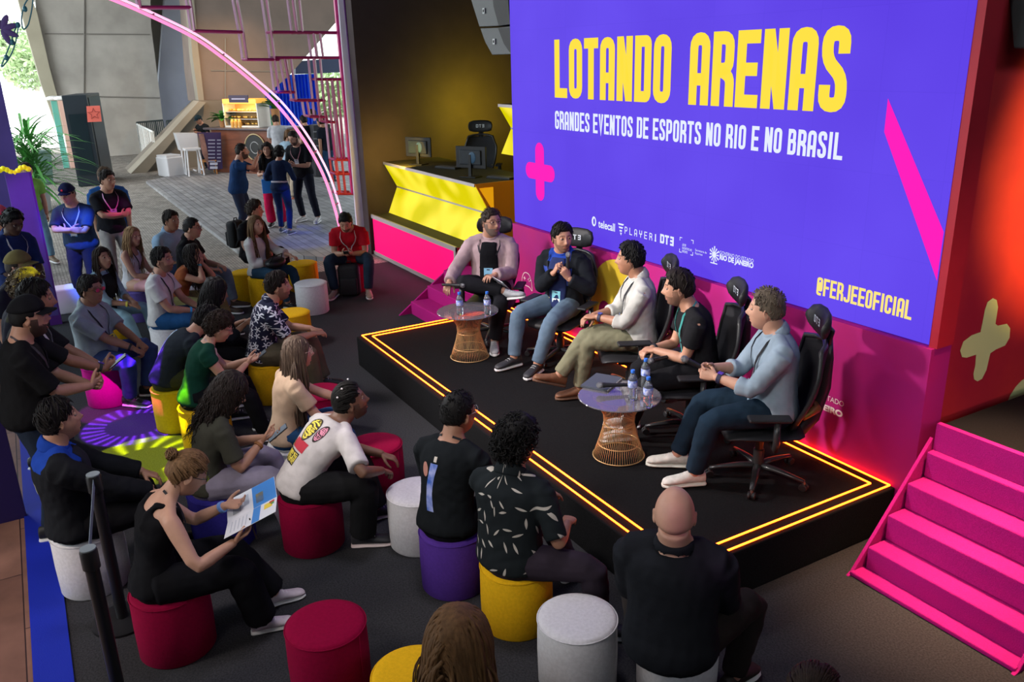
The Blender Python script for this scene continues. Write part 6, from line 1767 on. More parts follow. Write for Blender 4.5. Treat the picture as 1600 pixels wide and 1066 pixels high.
# ---------------------------------------------------------------- printed cloth patterns
def coords_cloth(name, base):
    m = bpy.data.materials.new(name); m.use_nodes = True; N = m.node_tree.nodes; L = m.node_tree.links
    b = N['Principled BSDF']; b.inputs['Roughness'].default_value = .9; b.inputs['Specular IOR Level'].default_value = .15
    tc = N.new('ShaderNodeTexCoord'); MATS[name] = m
    return m, N, L, b, tc
def math_(N, L, op, a, b_=None):
    n = N.new('ShaderNodeMath'); n.operation = op
    for i, v in enumerate((a, b_)):
        if v is None: continue
        if isinstance(v, (int, float)): n.inputs[i].default_value = v
        else: L.new(v, n.inputs[i])
    return n.outputs[0]
def star_cloth(name, base, ink, scale, arms, r0, r1, sharp=1.0):
    m, N, L, b, tc = coords_cloth(name, base)
    sp = N.new('ShaderNodeSeparateXYZ'); L.new(tc.outputs['Object'], sp.inputs[0])
    u = math_(N, L, 'ARCTAN2', sp.outputs[0], sp.outputs[1]); u = math_(N, L, 'MULTIPLY', u, .17)
    cb = N.new('ShaderNodeCombineXYZ'); L.new(u, cb.inputs[0]); L.new(sp.outputs[2], cb.inputs[1])
    vo = N.new('ShaderNodeTexVoronoi'); vo.voronoi_dimensions = '2D'; vo.inputs['Scale'].default_value = scale; vo.inputs['Randomness'].default_value = .75; L.new(cb.outputs[0], vo.inputs[0])
    sc = N.new('ShaderNodeVectorMath'); sc.operation = 'SUBTRACT'; L.new(cb.outputs[0], sc.inputs[0]); L.new(vo.outputs['Position'], sc.inputs[1])
    s2_ = N.new('ShaderNodeSeparateXYZ'); L.new(sc.outputs[0], s2_.inputs[0])
    an = math_(N, L, 'ARCTAN2', s2_.outputs[0], s2_.outputs[1])
    sp3 = N.new('ShaderNodeSeparateColor'); L.new(vo.outputs['Color'], sp3.inputs[0]); an = math_(N, L, 'ADD', an, math_(N, L, 'MULTIPLY', sp3.outputs[0], 6.28))
    if arms == 0:           # slim leaves: ellipses at random angles
        u_ = math_(N, L, 'MULTIPLY', vo.outputs['Distance'], math_(N, L, 'COSINE', an)); w_ = math_(N, L, 'MULTIPLY', vo.outputs['Distance'], math_(N, L, 'SINE', an))
        k_ = math_(N, L, 'SUBTRACT', 1.0, math_(N, L, 'POWER', math_(N, L, 'DIVIDE', math_(N, L, 'ABSOLUTE', u_), r1), 2.0))
        f = math_(N, L, 'LESS_THAN', math_(N, L, 'ABSOLUTE', w_), math_(N, L, 'MULTIPLY', k_, r0))
        mx = N.new('ShaderNodeMix'); mx.data_type = 'RGBA'; L.new(f, mx.inputs[0]); mx.inputs[6].default_value = (*base, 1); mx.inputs[7].default_value = (*ink, 1)
        L.new(mx.outputs[2], b.inputs['Base Color']); return m
    co = math_(N, L, 'COSINE', math_(N, L, 'MULTIPLY', an, float(arms)))
    co = math_(N, L, 'POWER', math_(N, L, 'MULTIPLY', math_(N, L, 'ADD', co, 1.0), .5), sharp)
    rad = math_(N, L, 'ADD', math_(N, L, 'MULTIPLY', co, r1), r0)
    f = math_(N, L, 'LESS_THAN', vo.outputs['Distance'], rad)
    mx = N.new('ShaderNodeMix'); mx.data_type = 'RGBA'; L.new(f, mx.inputs[0]); mx.inputs[6].default_value = (*base, 1); mx.inputs[7].default_value = (*ink, 1)
    L.new(mx.outputs[2], b.inputs['Base Color']); return m
mstar = star_cloth('starfish_cotton', (.012, .014, .035), (.55, .57, .62), 15, 5, .10, .40, 1.6)
mleaf = star_cloth('leaf_print_cotton', (.008, .011, .013), (.42, .38, .34), 11, 0, .075, .36)
mplaid = star_cloth('dark_floral_shirt', (.02, .03, .06), (.20, .25, .30), 22, 3, .1, .3, 2)

# ---------------------------------------------------------------- the people
BLK = (.007, .007, .009); NAVY = (.012, .02, .05); DEN = (.04, .09, .22); LDEN = (.22, .33, .46)
PL = {}          # name -> index
def add(key, pouf_c=None, pouf_l=None, **k):
    PL[key] = (person(**k), pouf_c, pouf_l); return PL[key]
LY = lambda c=(.02, .02, .025), b=(.25, .5, .7), te=.22, card=True: ('lanyard', c, b, te, .024, card)
# panel
add('P1', hvol=1.25, label='bearded man in glasses and pink zip jacket, ankle on knee, far end of the stage', loc=(-4.30, -.66), z0=.324, face=-40, seat=.44, h=1.80, wide=1.08, belly=.03, lean=-10, hunch=14, look=(42, -2, 0),
    L=(-.10, .34, .74), Rr=(.36, .36, .66), fL=(-.10, .46, 0, 10), fR=(-.20, .40, .50, 80, 10), kneeR=(1, .5, .35), skin='light', hairc=(.05, .035, .025), hstyle='fade', beard=2, beardc=(.16, .12, .10),
    top='jacket', topc=(.40, .285, .30), under=BLK, legc=(.012, .012, .015), shoec=(.35, .36, .38), extras=(LY(te=.20), ('glasses', (.02, .02, .02)), ('watch', 'L', (.3, .18, .08))))
add('P2', yoke=((.015, .045, .28), .42, .12), label='man in black and blue bomber jacket speaking into a microphone', loc=(-3.36, -.40), z0=.324, face=-62, seat=.44, h=1.76, wide=1.05, lean=-6, hunch=16, look=(50, 4, 0),
    L=(-.17, .21, .84), Rr=(-.02, .22, .88), Lh=((.35, .3, .85), (.8, -.4, 0)), Rh=((-.5, .25, .8), (-.7, -.4, 0)), Lc=1.0, Rc=1.0, poleL=(-1, -.3, -1), poleR=(1, -.3, -1),
    fL=(-.02, .55, 0, 0), fR=(.26, .50, 0, -25), skin='light', hairc=(.012, .010, .009), hstyle='short', beard=1,
    top='jacket', topc=(.010, .012, .016), under=(.02, .03, .10), legc=(.10, .15, .21), shoec=(.03, .03, .035), solec=(.6, .6, .6), extras=(LY(te=.14, b=(.2, .5, .6)),))
add('P3', label='man in white shirt and olive trousers with crossed legs, middle of the panel', loc=(-2.19, -.42), z0=.324, face=-118, seat=.44, h=1.78, wide=1.08, belly=.02, lean=-4, hunch=14, look=(-12, 0, 0),
    L=(-.04, .36, .72), Rr=(.06, .38, .70), fL=(-.04, .50, 0, 5), fR=(-.06, .68, .13, 10, 18), kneeR=(-.1, .2, 1), kneeL=(0, .3, 1), skin='tan', hairc=(.008, .008, .008), hstyle='short', hvol=1.1,
    top='shirt', sleeve=1.35, topc=(.40, .40, .38), legc=(.16, .155, .10), shoec=(.16, .07, .035), solec=(.10, .05, .03), extras=(LY(te=.18, b=(.1, .12, .2)), ('watch', 'L', (.02, .02, .05), .12, .024, (.05, .06, .25))))
add('P4', label='man in black t-shirt and black jeans with folded hands, second from the right on stage', loc=(-1.33, -.52), z0=.324, face=-120, seat=.44, h=1.75, lean=4, hunch=24, look=(-8, 4, 0),
    L=(.00, .34, .68), Rr=(.06, .36, .67), Lc=.9, Rc=.9, fL=(-.10, .55, 0, 5), fR=(.12, .50, 0, -5), skin='light', hairc=(.018, .012, .010), hstyle='short', beard=1, top='tee', topc=(.013, .013, .015), legc=(.010, .010, .012),
    shoec=(.5, .46, .42), extras=(LY(te=.12, c=(.05, .30, .28), b=(.12, .35, .55)), ('watch', 'R', (.02, .02, .03))))
add('P5', label='grey blond man in pale blue shirt holding a microphone, nearest panelist', loc=(-.53, -.60), z0=.324, face=-124, seat=.44, h=1.80, wide=1.1, belly=.02, lean=-4, hunch=16, look=(-16, 0, 0),
    L=(-.06, .40, .76), Rr=(.06, .40, .78), Lh=((.35, .85, .15), (.8, -.2, -.3)), Rh=((-.35, .85, .15), (-.7, -.3, -.3)), Lc=.95, Rc=.95, fL=(-.13, .52, 0, 8), fR=(.14, .60, 0, -6), skin='fair', hairc=(.16, .125, .09), hstyle='fade', hvol=1.3,
    top='shirt', sleeve=1.40, topc=(.25, .32, .39), legc=(.012, .026, .045), shoec=(.62, .60, .55), solec=(.6, .58, .52), extras=(LY(te=.16, b=(.25, .5, .65)), ('watch', 'L', (.02, .02, .05), .12, .026, (.10, .05, .35))))
# audience, back rows to front
add('A1', 'magenta', 'magenta pouf under the man in the red t-shirt', label='man in red t-shirt bent over his phone, black backpack between his feet', head_at=(540, 347), face=-28, h=1.78, wide=1.08, belly=.02, lean=22, hunch=26, look=(0, 34, 0),
    L=(-.06, .40, .60), Rr=(.06, .40, .60), Lh=((.5, .8, .1), (.5, -.3, .6)), Rh=((-.5, .8, .1), (-.5, -.3, .6)), fL=(-.24, .42, 0, 12), fR=(.22, .40, 0, -12), skin='light', hairc=(.012, .010, .009), hstyle='fade', beard=2,
    top='tee', topc=(.40, .008, .018), legc=(.02, .035, .06), shoec=(.35, .25, .2), extras=(LY(c=(.5, .5, .5), te=.15, card=False),))
add('A3', None, None, label='man with curly dark hair and black shirt seated behind the woman in white', head_at=(398, 329), face=35, lean=8, h=1.76, look=(25,0,0), hstyle='curly', skin='light', hairc=(.03, .018, .012), top='tee', topc=BLK, legc=BLK, q=.7)
add('A2', 'yellow', 'yellow pouf under the woman in the white blouse', label='woman with long honey hair and white blouse, black bag on her lap', head_at=(400, 352), face=42, fem=True, h=1.66, lean=-6, hunch=10, look=(-14, -8, 0), part=.02,
    L=(-.14, .42, .66), Rr=(.02, .22, .62), Lc=.3, fL=(-.1, .52, 0, 5), fR=(.12, .46, 0, -5), skin='fair', hairc=(.20, .11, .05), hstyle='long', hlen=.36, hn=420, top='blouse', topc=(.62, .60, .58), legc=(.02, .05, .09), legs='slim', shoec=BLK)
add('A4b', None, None, label='man in pale blue shirt almost hidden behind the man in black with glasses', loc=(-9.0, -3.12), face=35, h=1.80, wide=1.15, skin='tan', hstyle='short', top='shirt', topc=(.30, .45, .62), legc=NAVY, q=.7)
add('A4', 'white', 'pouf under the man in black with glasses', label='man in black polo and glasses with grey blue jeans, upper left of the crowd', head_at=(300, 357), face=60, h=1.76, wide=1.05, lean=6, L=(-.10, .38, .60), Rr=(.12, .36, .60), skin='light', hairc=(.02, .016, .014), hstyle='fade', top='polo', topc=BLK, legc=(.14, .19, .24), shoec=(.05, .03, .02), extras=(('glasses', (.02, .02, .02)),), q=.8)
add('A5', 'white', 'pouf under the curly haired woman resting her chin', label='woman with long curly hair in orange top resting chin on her hands', head_at=(303, 400), face=55, fem=True, h=1.64, lean=22, hunch=22, look=(0, -14, 0), L=(-.02, .34, .92), Rr=(.05, .33, .93), Lh=((.3, .2, .95), (.6, -.7, 0)), Rh=((-.3, .2, .95), (-.6, -.7, 0)), Lc=1.1, Rc=1.1, poleL=(-.5, .6, -1), poleR=(.5, .6, -1),
    skin='light', hairc=(.018, .011, .009), hstyle='curlylong', hlen=.26, hn=420, top='sleeveless', topc=(.28, .08, .03), legs='wide', legc=(.17, .15, .06), shoec=BLK, extras=(('watch', 'R', (.05, .35, .4)),), q=.8)
add('A7', 'violet', 'violet pouf under the blonde woman in the white top', look=(-16, 0, 0), label='woman with long blonde hair, white strap top and pink skirt', head_at=(207, 370), face=55, fem=True, h=1.66, lean=2, L=(-.02, .36, .58), Rr=(.06, .34, .58), fL=(-.1, .40, 0, 5), fR=(.1, .40, 0, -5), skin='fair', hairc=(.42, .25, .12), hstyle='long', hlen=.34, hn=420, top='tank', topc=(.60, .60, .64), legs='skirt', legc=(.58, .30, .34), shoec=(.5, .4, .35), extras=(LY(te=.2, card=False),), q=.8)
add('A8', 'yellow', 'yellow pouf almost hidden under the woman in the denim shirt', label='woman with brown hair in open denim shirt and light jeans', head_at=(160, 404), face=48, fem=True, h=1.68, lean=2, look=(-18, -6, 0), L=(-.02, .36, .60), Rr=(.06, .38, .58), skin='light', hairc=(.035, .018, .012), hstyle='long', hlen=.26, hn=380, part=.015, top='shirt', sleeve=1.25, topc=(.30, .44, .52), under=(.02, .02, .02), legs='slim', legc=(.26, .42, .52), shoec=BLK, extras=(LY(te=.16, b=(.55, .45, .05)), ('watch', 'R', (.7, .6, .1))), q=.8)
add('A6', 'white', 'white pouf under the man in the white t-shirt', label='man in plain white t-shirt and blue jeans with dark hair, seated left', head_at=(254, 407), face=60, h=1.78, lean=-2, hunch=16, look=(-8, -4, 0), L=(-.04, .40, .58), Rr=(.08, .38, .58), skin='light', hairc=(.012, .009, .008), hstyle='short', beard=1, top='tee', topc=(.58, .57, .57), legc=(.012, .06, .17), shoec=(.4, .35, .3), extras=(LY(te=.14, b=(.55, .45, .42)), ('watch', 'R', (.05, .3, .6))))
add('A9', 'pink', 'pouf with magenta light put into its fabric colour, under the man in the grey blue shirt', look=(-10, 0, 0), label='man with glasses in grey blue short sleeved shirt, yellow badge and jeans', head_at=(142, 454), face=55, h=1.78, wide=1.15, belly=.05, lean=-8, hunch=18, L=(-.04, .42, .60), Rr=(.08, .42, .58), Lc=.9, Rc=.9, fL=(-.14, .36, 0, 8), fR=(.12, .32, 0, -8), skin='tan', hairc=(.02, .015, .013), hstyle='short', hvol=1.1, top='polo', sleeve=.85, topc=(.28, .33, .36), legc=(.035, .06, .17), shoec=(.02, .02, .02), extras=(LY(te=.20, b=(.75, .60, .05)), ('glasses', (.03, .02, .02), (.7, .08, .15)), ('watch', 'R', (.02, .02, .02))))
add('A10', 'white', 'pouf hidden under the woman in black with very long curls', label='woman in dark top with very long dark curly hair, hands raised before her', head_at=(336, 458), face=78, fem=True, h=1.70, lean=12, hunch=20, look=(0, 12, 0), L=(-.04, .46, .74), Rr=(.05, .46, .74), skin='tan', hairc=(.009, .007, .007), hstyle='curlylong', hvol=1.3, hlen=.42, hn=560, top='long', sleeve=1.5, topc=(.012, .014, .02), legc=BLK, shoec=BLK)
add('A11', 'yellow', 'yellow pouf under the man in the starfish shirt', twist=8, label='man with stubble in navy shirt covered with pale starfish', head_at=(434, 448), face=72, h=1.80, wide=1.05, lean=10, hunch=20, look=(0, 0, 0), L=(-.04, .48, .66), Rr=(.06, .50, .64), skin='light', hairc=(.02, .012, .009), hstyle='short', hvol=1.25, beard=1, top='shirt', sleeve=.8, topm=mstar, legc=(.10, .085, .055), legs='wide', fL=(-.14, .52, 0, 5), fR=(.16, .46, 0, -5), shoec=(.03, .03, .03))
add('A12', 'lemon_lit', 'pouf with yellow light put into its fabric colour, under the person in the printed dark t-shirt', label='person bent forward in dark t-shirt with blue back print, head hidden by curly hair', head_at=(322, 500), face=88, h=1.70, lean=34, hunch=30, look=(0, 25, 0), L=(-.1, .5, .5), Rr=(.1, .5, .5), skin='light', hairc=(.012, .010, .010), hstyle='short', top='tee', topc=(.02, .026, .035), legc=(.05, .055, .02), shoec=BLK)
add('A13', 'yellow', 'yellow pouf under the person in the dark green top', label='person with short curly hair, glasses and dark green top holding a phone', head_at=(342, 512), face=84, h=1.70, fem=True, wide=1.06, lean=16, hunch=22, look=(0, 24, 0), L=(-.04, .46, .70), Rr=(.05, .44, .70), Lh=((.3, .9, .1), (.4, -.2, .8)), Rh=((-.3, .9, .1), (-.4, -.2, .8)), skin='fair', hairc=(.035, .02, .014), hstyle='curly', hn=420, top='sleeveless', sleeve=.25, topc=(.008, .05, .032), legc=BLK, shoec=BLK, extras=(LY(c=(.45, .30, .30), te=.25, card=False), ('glasses', (.03, .02, .02))))
add('A15', 'white', 'white pouf under the woman in the beige top', twist=8, label='woman with long straight light brown hair, beige top and blue jeans', head_at=(464, 552), face=82, fem=True, h=1.70, lean=6, hunch=12, look=(-4, -2, 0), L=(-.04, .50, .62), Rr=(.10, .44, .60), skin='fair', hairc=(.13, .085, .06), hstyle='long', hlen=.38, hn=520, top='tee', sleeve=.6, topc=(.48, .34, .24), legs='slim', legc=(.014, .05, .13), shoec=(.4, .4, .4), extras=(('glasses', (.5, .4, .3)), ('watch', 'R', (.7, .5, .15))))
add('A14', 'blue', 'blue pouf under the woman in grey lilac trousers', twist=15, label='woman with dark shoulder length curls, dark olive t-shirt and lilac grey trousers', head_at=(357, 614), face=82, fem=True, h=1.70, wide=1.05, lean=8, hunch=22, look=(-6, 26, 0), L=(-.05, .40, .68), Rr=(.06, .36, .70), Lh=((.4, .85, .2), (.4, -.3, .8)), Rh=((-.4, .85, .2), (-.4, -.3, .8)), skin='light', hairc=(.022, .014, .012), hstyle='curlylong', hvol=1.25, hlen=.22, hn=620, top='tee', sleeve=.75, topc=(.045, .045, .035), legs='wide', legc=(.22, .20, .27), shoec=(.03, .03, .02), solec=(.45, .35, .2), extras=(('watch', 'R', (.25, .1, .03)),))
add('A16', 'magenta', 'dark red magenta pouf under the person in the white printed t-shirt', twist=22, label='person in white t-shirt with colourful back print leaning on their knees, hair tied with clips', head_at=(547, 628), face=78, h=1.72, wide=1.05, lean=42, hunch=24, look=(-2, -12, 0), L=(-.16, .58, .50), Rr=(.20, .52, .56), poleR=(1, .1, -.4), fL=(-.16, .50, 0, 10), fR=(.16, .36, 0, -12), skin='brown', hairc=(.012, .010, .009), hstyle='pony', hn=420, beard=1, top='tee', sleeve=.85, topc=(.60, .56, .55), legs='wide', legc=(.010, .010, .011), shoec=(.03, .03, .04), solec=(.6, .5, .5))
add('A18', 'white', 'white pouf under the man in the varsity jacket', yoke=((.012, .05, .33), .405, .16), label='dark haired man in black jacket with blue shoulders, seated bottom left', head_at=(92, 657), face=92, h=1.78, wide=1.12, lean=-8, hunch=12, look=(4, -8, 0), L=(-.12, .44, .62), Rr=(.18, .46, .60), skin='light', hairc=(.012, .009, .009), hstyle='short', hvol=1.15, top='jacket', topc=(.012, .013, .016), under=(.02, .02, .03), legc=BLK, shoec=BLK, extras=(('watch', 'R', (.02, .02, .02), .1, .03),))
add('A17', 'magenta', 'dark magenta pouf under the woman in the black tank top', twist=8, label='woman with blonde bun, glasses and black tank top reading a leaflet', head_at=(292, 740), face=88, fem=True, h=1.70, lean=6, hunch=28, look=(0, 32, 0), neckf=26, L=(-.06, .42, .76), Rr=(.22, .40, .68), Lh=((.5, .8, .1), (.3, -.2, .9)), Rh=((-.2, .95, .3), (-.4, -.2, .85)), poleR=(1, -.2, -.9), fL=(-.10, .62, 0, 0), fR=(.12, .50, 0, -8), skin='fair', hairc=(.24, .13, .06), hstyle='bun', hn=520, top='tank', topc=(.008, .008, .010), legs='wide', legc=(.008, .008, .010), shoec=(.58, .50, .55), extras=(('glasses', (.02, .02, .02), (.3, .45, .02)), LY(te=.3, card=False), ('watch', 'L', (.15, .3, .65))))
add('A19', 'purple', 'purple pouf under the man in the black printed t-shirt', label='man with cropped dark hair and black t-shirt with blue streak print, back turned', head_at=(716, 647), face=122, h=1.76, wide=.98, lean=8, hunch=14, look=(-24, 0, 0), L=(-.10, .40, .58), Rr=(.10, .40, .58), skin='tan', hairc=(.008, .007, .007), hstyle='fade', hvol=1.1, top='tee', sleeve=.8, topc=(.009, .011, .013), legc=BLK, shoec=BLK, extras=(('glasses', (.3, .3, .3)), LY(te=.3, card=False)))
add('A20', 'yellow', 'yellow pouf under the person in the leaf print shirt', label='person with afro hair in black shirt with pale leaf print, back turned', head_at=(808, 694), face=98, h=1.72, wide=1.12, belly=.03, lean=1, hunch=16, twist=26, look=(4, 0, 0), L=(-.14, .36, .66), Rr=(.16, .30, .62), poleR=(1, -.6, -1), fL=(-.10, .56, 0, 0), fR=(.42, .30, 0, -40), kneeR=(1, .5, .9), skin='tan', hairc=(.007, .006, .006), hstyle='curly', hvol=1.5, hn=620, top='shirt', sleeve=.9, topm=mleaf, legs='trousers', legc=(.03, .022, .032), shoec=BLK)
add('A21', 'white', 'pouf hidden under the bald man in the dark suit', label='bald man in dark suit jacket seen from behind, closest to the stage corner', head_at=(1054, 806), face=130, h=1.82, wide=1.10, belly=.03, lean=3, hunch=6, neckf=-28, look=(8, 2, 0), L=(-.16, .38, .58), Rr=(.18, .40, .60), poleL=(-.35, -.5, -1), poleR=(.35, -.5, -1), fL=(-.22, .45, 0, 10), fR=(.28, .30, 0, -30), skin='fair', hairc=(.2, .15, .12), hstyle=None, top='suit', topc=(.013, .014, .018), legc=(.028, .022, .02), shoec=(.02, .015, .01))
add('A22', None, None, label='person with long blonde hair and white top at the bottom edge', head_at=(716, 1012), face=140, fem=True, h=1.80, seat=.47, lean=6, look=(-8, 4, 0), skin='fair', hairc=(.20, .10, .04), hstyle='long', hvol=2.1, hlen=.26, hn=760, top='tee', topc=(.62, .60, .60), legc=BLK, shoec=BLK)
add('A23', None, None, label='brown haired head just poking in at the bottom edge', head_at=(1272, 1096), face=120, fem=True, h=1.66, hstyle='bob' and 'bun', hairc=(.04, .022, .014), top='tee', topc=BLK, legc=BLK)
# standing, left
ARMX = dict(L=(.06, .25, 1.12), Rr=(-.04, .30, 1.15), Lh=((.85, -.35, .35), (0, -1, 0)), Rh=((-.85, -.3, -.15), (0, -1, 0)), poleL=(-1, .4, -.7), poleR=(1, .4, -.7), Lc=.25, Rc=.25)
add('S3', label='man in blue shirt standing behind the man with magenta lit arms', loc=(-10.5, -3.62), face=0, stand=True, h=1.80, wide=1.1, skin='fair', hairc=(.15, .09, .05), hstyle='short', top='tee', topc=(.02, .09, .30), legc=(.03, .1, .3), q=.7)
add('S2', label='standing man in black t-shirt with folded arms and grey trousers', head_at=(168, 282), face=18, stand=True, h=1.80, lean=2, look=(16, 2, 0), skin='light', hairc=(.02, .014, .012), hstyle='short', top='tee', sleeve=.8, topc=(.014, .014, .018), legc=(.30, .28, .27), shoec=BLK, extras=(LY(c=(.6, .3, .5), te=.26, b=(.5, .5, .6)),), q=.8, **ARMX)
add('S1', label='standing man in navy cap and dark blue t-shirt with folded arms', head_at=(106, 304), face=-28, stand=True, h=1.76, wide=1.12, belly=.02, lean=1, look=(-4, 8, 0), skin='fair', hairc=(.05, .03, .02), hstyle='short', top='tee', sleeve=.85, topc=(.03, .05, .10), legc=(.02, .016, .025), shoec=BLK, extras=(('cap', (.015, .02, .06), False, (.6, .03, .05)), LY(c=(.55, .6, .7), te=.22, b=(.15, .4, .7))), q=.8, **ARMX)
HOLD = dict(L=(-.05, .36, 1.00), Rr=(.08, .36, 1.02), Lh=((.6, .7, .1), (.5, -.3, .6)), Rh=((-.6, .7, .1), (-.6, -.3, .4)), Lc=1.0, Rc=1.0)
add('S10', label='person in green shirt and light jeans walking behind the palm', loc=(-12.9, -4.62), face=20, stand=True, h=1.72, skin='light', hstyle='short', top='tee', topc=(.18, .45, .08), legc=(.12, .24, .33), shoec=(.2, .15, .1), fL=(-.1, .2, 0, 0), fR=(.1, -.2, 0, 0), q=.5)
add('S7', label='person in pink cap at the left edge behind the man with short curls', loc=(-7.9, -5.02), face=30, stand=True, h=1.74, skin='light', hstyle='short', top='tee', topc=(.35, .30, .36), extras=(('cap', (.70, .10, .16)),), q=.6)
add('S6', label='dark skinned man with short curls and navy shirt looking down, left edge', head_at=(20, 348), face=35, stand=True, h=1.80, lean=4, look=(-5, 22, 0), skin='dark', hairc=(.006, .006, .006), hstyle='curly', hvol=.8, top='shirt', sleeve=1.0, topc=(.02, .035, .12), extras=(LY(te=.2, c=(.4, .4, .45), b=(.05, .35, .25)),), q=.8, **HOLD)
add('S8', label='person in olive brimmed cap standing at the left edge', head_at=(30, 418), face=60, stand=True, h=1.70, skin='light', hairc=(.03, .02, .015), hstyle='short', top='tee', topc=(.02, .02, .03), extras=(('cap', (.16, .13, .05)),), q=.8)
add('S9', label='person with short curls lit bright yellow behind the black cap', head_at=(42, 450), face=75, stand=True, h=1.68, skin='light', hairc=(.16, .11, .06), hstyle='curly', hvol=1.1, hn=420, top='tee', topc=(.02, .02, .03), q=.8)
add('S5', label='standing man in black shirt with white lanyard, checking his phone', head_at=(56, 468), face=84, stand=True, h=1.80, lean=4, look=(0, 6, 0), skin='tan', hairc=(.01, .008, .008), hstyle='short', beard=1, top='shirt', sleeve=.9, topc=(.012, .012, .014), extras=(LY(c=(.55, .5, .52), te=.14, b=(.4, .42, .5)), ('watch', 'R', (.02, .03, .03), .14, .02, (.4, .4, .3))), L=(-.05, .46, 1.02), Rr=(.06, .48, 1.04), Lh=HOLD['Lh'], Rh=HOLD['Rh'], Lc=.8, Rc=.8)
add('S4', label='bearded man in black cap and black t-shirt standing with hands joined', head_at=(44, 496), face=88, stand=True, h=1.76, wide=1.15, belly=.06, lean=3, look=(0, 2, 0), skin='light', hairc=(.010, .008, .008), hstyle='short', beard=3, beardc=(.012, .009, .008), top='tee', sleeve=.9, topc=(.009, .009, .010), legc=(.02, .03, .05), extras=(('cap', (.010, .010, .012)), LY(te=.3, card=False, c=(.05, .04, .05))), L=(-.03, .40, 1.02), Rr=(.07, .40, 1.05), Lh=HOLD['Lh'], Rh=HOLD['Rh'], Lc=1.2, Rc=1.2)
# standing far behind, on the deck
add('B1', label='man in navy t-shirt holding up his phone on the wooden deck', head_at=(378, 237), face=66, stand=True, h=1.76, wide=1.12, belly=.04, z0=.06, Rr=(.05, .42, 1.48), L=(-.10, .36, 1.38), Rh=((-.2, .2, 1), (0, 1, 0)), Rc=.9, look=(0, -4, 0), skin='light', hairc=(.02, .015, .012), hstyle='fade', beard=2, top='tee', topc=(.012, .04, .12), legc=(.02, .03, .06), shoec=BLK, fL=(-.12, .05, 0, 5), fR=(.12, -.05, 0, -5), q=.6)
add('B2', label='woman with long dark hair, black top and wide red trousers', loc=(-13.23, -.52), face=-28, stand=True, h=1.66, fem=True, z0=.06, L=(-.12, .26, 1.0), Rr=(.10, .28, 1.05), skin='light', hairc=(.02, .012, .010), hstyle='curlylong', hlen=.34, hn=380, top='tee', topc=BLK, legs='wide', legc=(.62, .012, .08), shoec=BLK, q=.6)
add('B4', label='bearded man in black t-shirt and dark jeans looking down at his hands', head_at=(459, 216), face=-50, stand=True, h=1.86, wide=1.08, z0=.06, look=(-4, 22, 0), L=(-.08, .34, 1.14), Rr=(.06, .34, 1.16), Lh=HOLD['Lh'], Rh=HOLD['Rh'], skin='fair', hairc=(.03, .02, .018), hstyle='fade', beard=2, top='tee', sleeve=.8, topc=(.013, .014, .018), legc=(.015, .018, .03), shoec=(.5, .5, .5), fL=(-.30, .08, 0, 15), fR=(.10, .0, 0, -10), extras=(LY(c=(.5, .25, .3), te=.26, b=(.4, .42, .5)), ('glasses', (.1, .1, .1))), q=.6)
add('B3', label='person with short dark curls in navy clothes, back turned, white belt', loc=(-12.44, -.60), face=140, stand=True, h=1.64, fem=True, z0=.06, look=(10, 6, 0), L=(-.16, .22, 1.02), Rr=(.16, .22, 1.05), skin='light', hairc=(.012, .010, .010), hstyle='curly', hvol=.9, top='long', topc=(.012, .025, .07), legs='slim', legc=(.012, .03, .10), shoec=(.08, .10, .14), solec=(.5, .5, .55), fL=(-.12, .10, 0, 5), fR=(.14, -.10, 0, -10), q=.6)
add('B5', label='man in pale grey t-shirt ordering at the right end of the cafe counter', head_at=(441, 182), loc=(-20.3, 1.55), face=170, stand=True, h=1.78, look=(10, 15, 0), L=(-.08, .36, 1.15), Rr=(.08, .36, 1.15), skin='light', hairc=(.03, .02, .015), hstyle='short', top='tee', sleeve=.8, topc=(.42, .43, .46), legc=(.02, .025, .03), q=.5)
add('B9', label='person in black next to the man in pale grey at the counter', loc=(-20.0, 2.3), face=200, stand=True, h=1.74, skin='light', hstyle='short', hairc=(.01, .01, .012), top='tee', topc=(.012, .014, .02), q=.5)
add('B6', label='barista in dark cap behind the white side table', loc=(-24.0, .35), face=-55, stand=True, h=1.70, L=(-.12, .34, 1.15), Rr=(.1, .3, 1.2), look=(-10, 20, 0), skin='light', hairc=(.01, .01, .01), hstyle='short', top='tee', topc=(.012, .014, .016), extras=(('cap', (.015, .03, .04)),), q=.5)
add('B7', label='woman in pale blue jacket and beige trousers walking away beyond the arch', loc=(-16.6, .75), face=140, stand=True, h=1.66, fem=True, skin='light', hairc=(.18, .09, .04), hstyle='long', hlen=.25, top='long', topc=(.30, .42, .52), legs='wide', legc=(.42, .34, .26), shoec=(.4, .1, .05), fL=(-.1, .22, 0, 0), fR=(.1, -.18, 0, 0), q=.5)
add('B8', label='person in dark clothes standing behind the lattice at right', loc=(-18.6, 2.35), face=-150, stand=True, h=1.78, skin='tan', hstyle='short', top='tee', topc=(.01, .012, .02), legc=(.02, .05, .11), q=.5)
add('B10', label='person in blue shirt seen through the upper lattice far behind', loc=(-22.5, 3.4), face=-120, stand=True, h=1.75, skin='tan', hstyle='short', top='tee', topc=(.02, .06, .35), legc=(.02, .03, .08), q=.5)
BUILT = {}
for key, (i, pc, pl) in PL.items(): BUILT[key] = build_person(PEOPLE[i])
run_jobs()
for key, (i, pc, pl) in PL.items():
    B = finish_person(BUILT[key])
    if pc:
        f = R(B['P']['face']); l = B['loc']
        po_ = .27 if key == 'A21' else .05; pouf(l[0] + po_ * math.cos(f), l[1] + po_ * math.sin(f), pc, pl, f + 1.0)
def wp(B, p):
    v = Rz(B['rz']) @ V3(p) + B['loc']; return Vector(v)
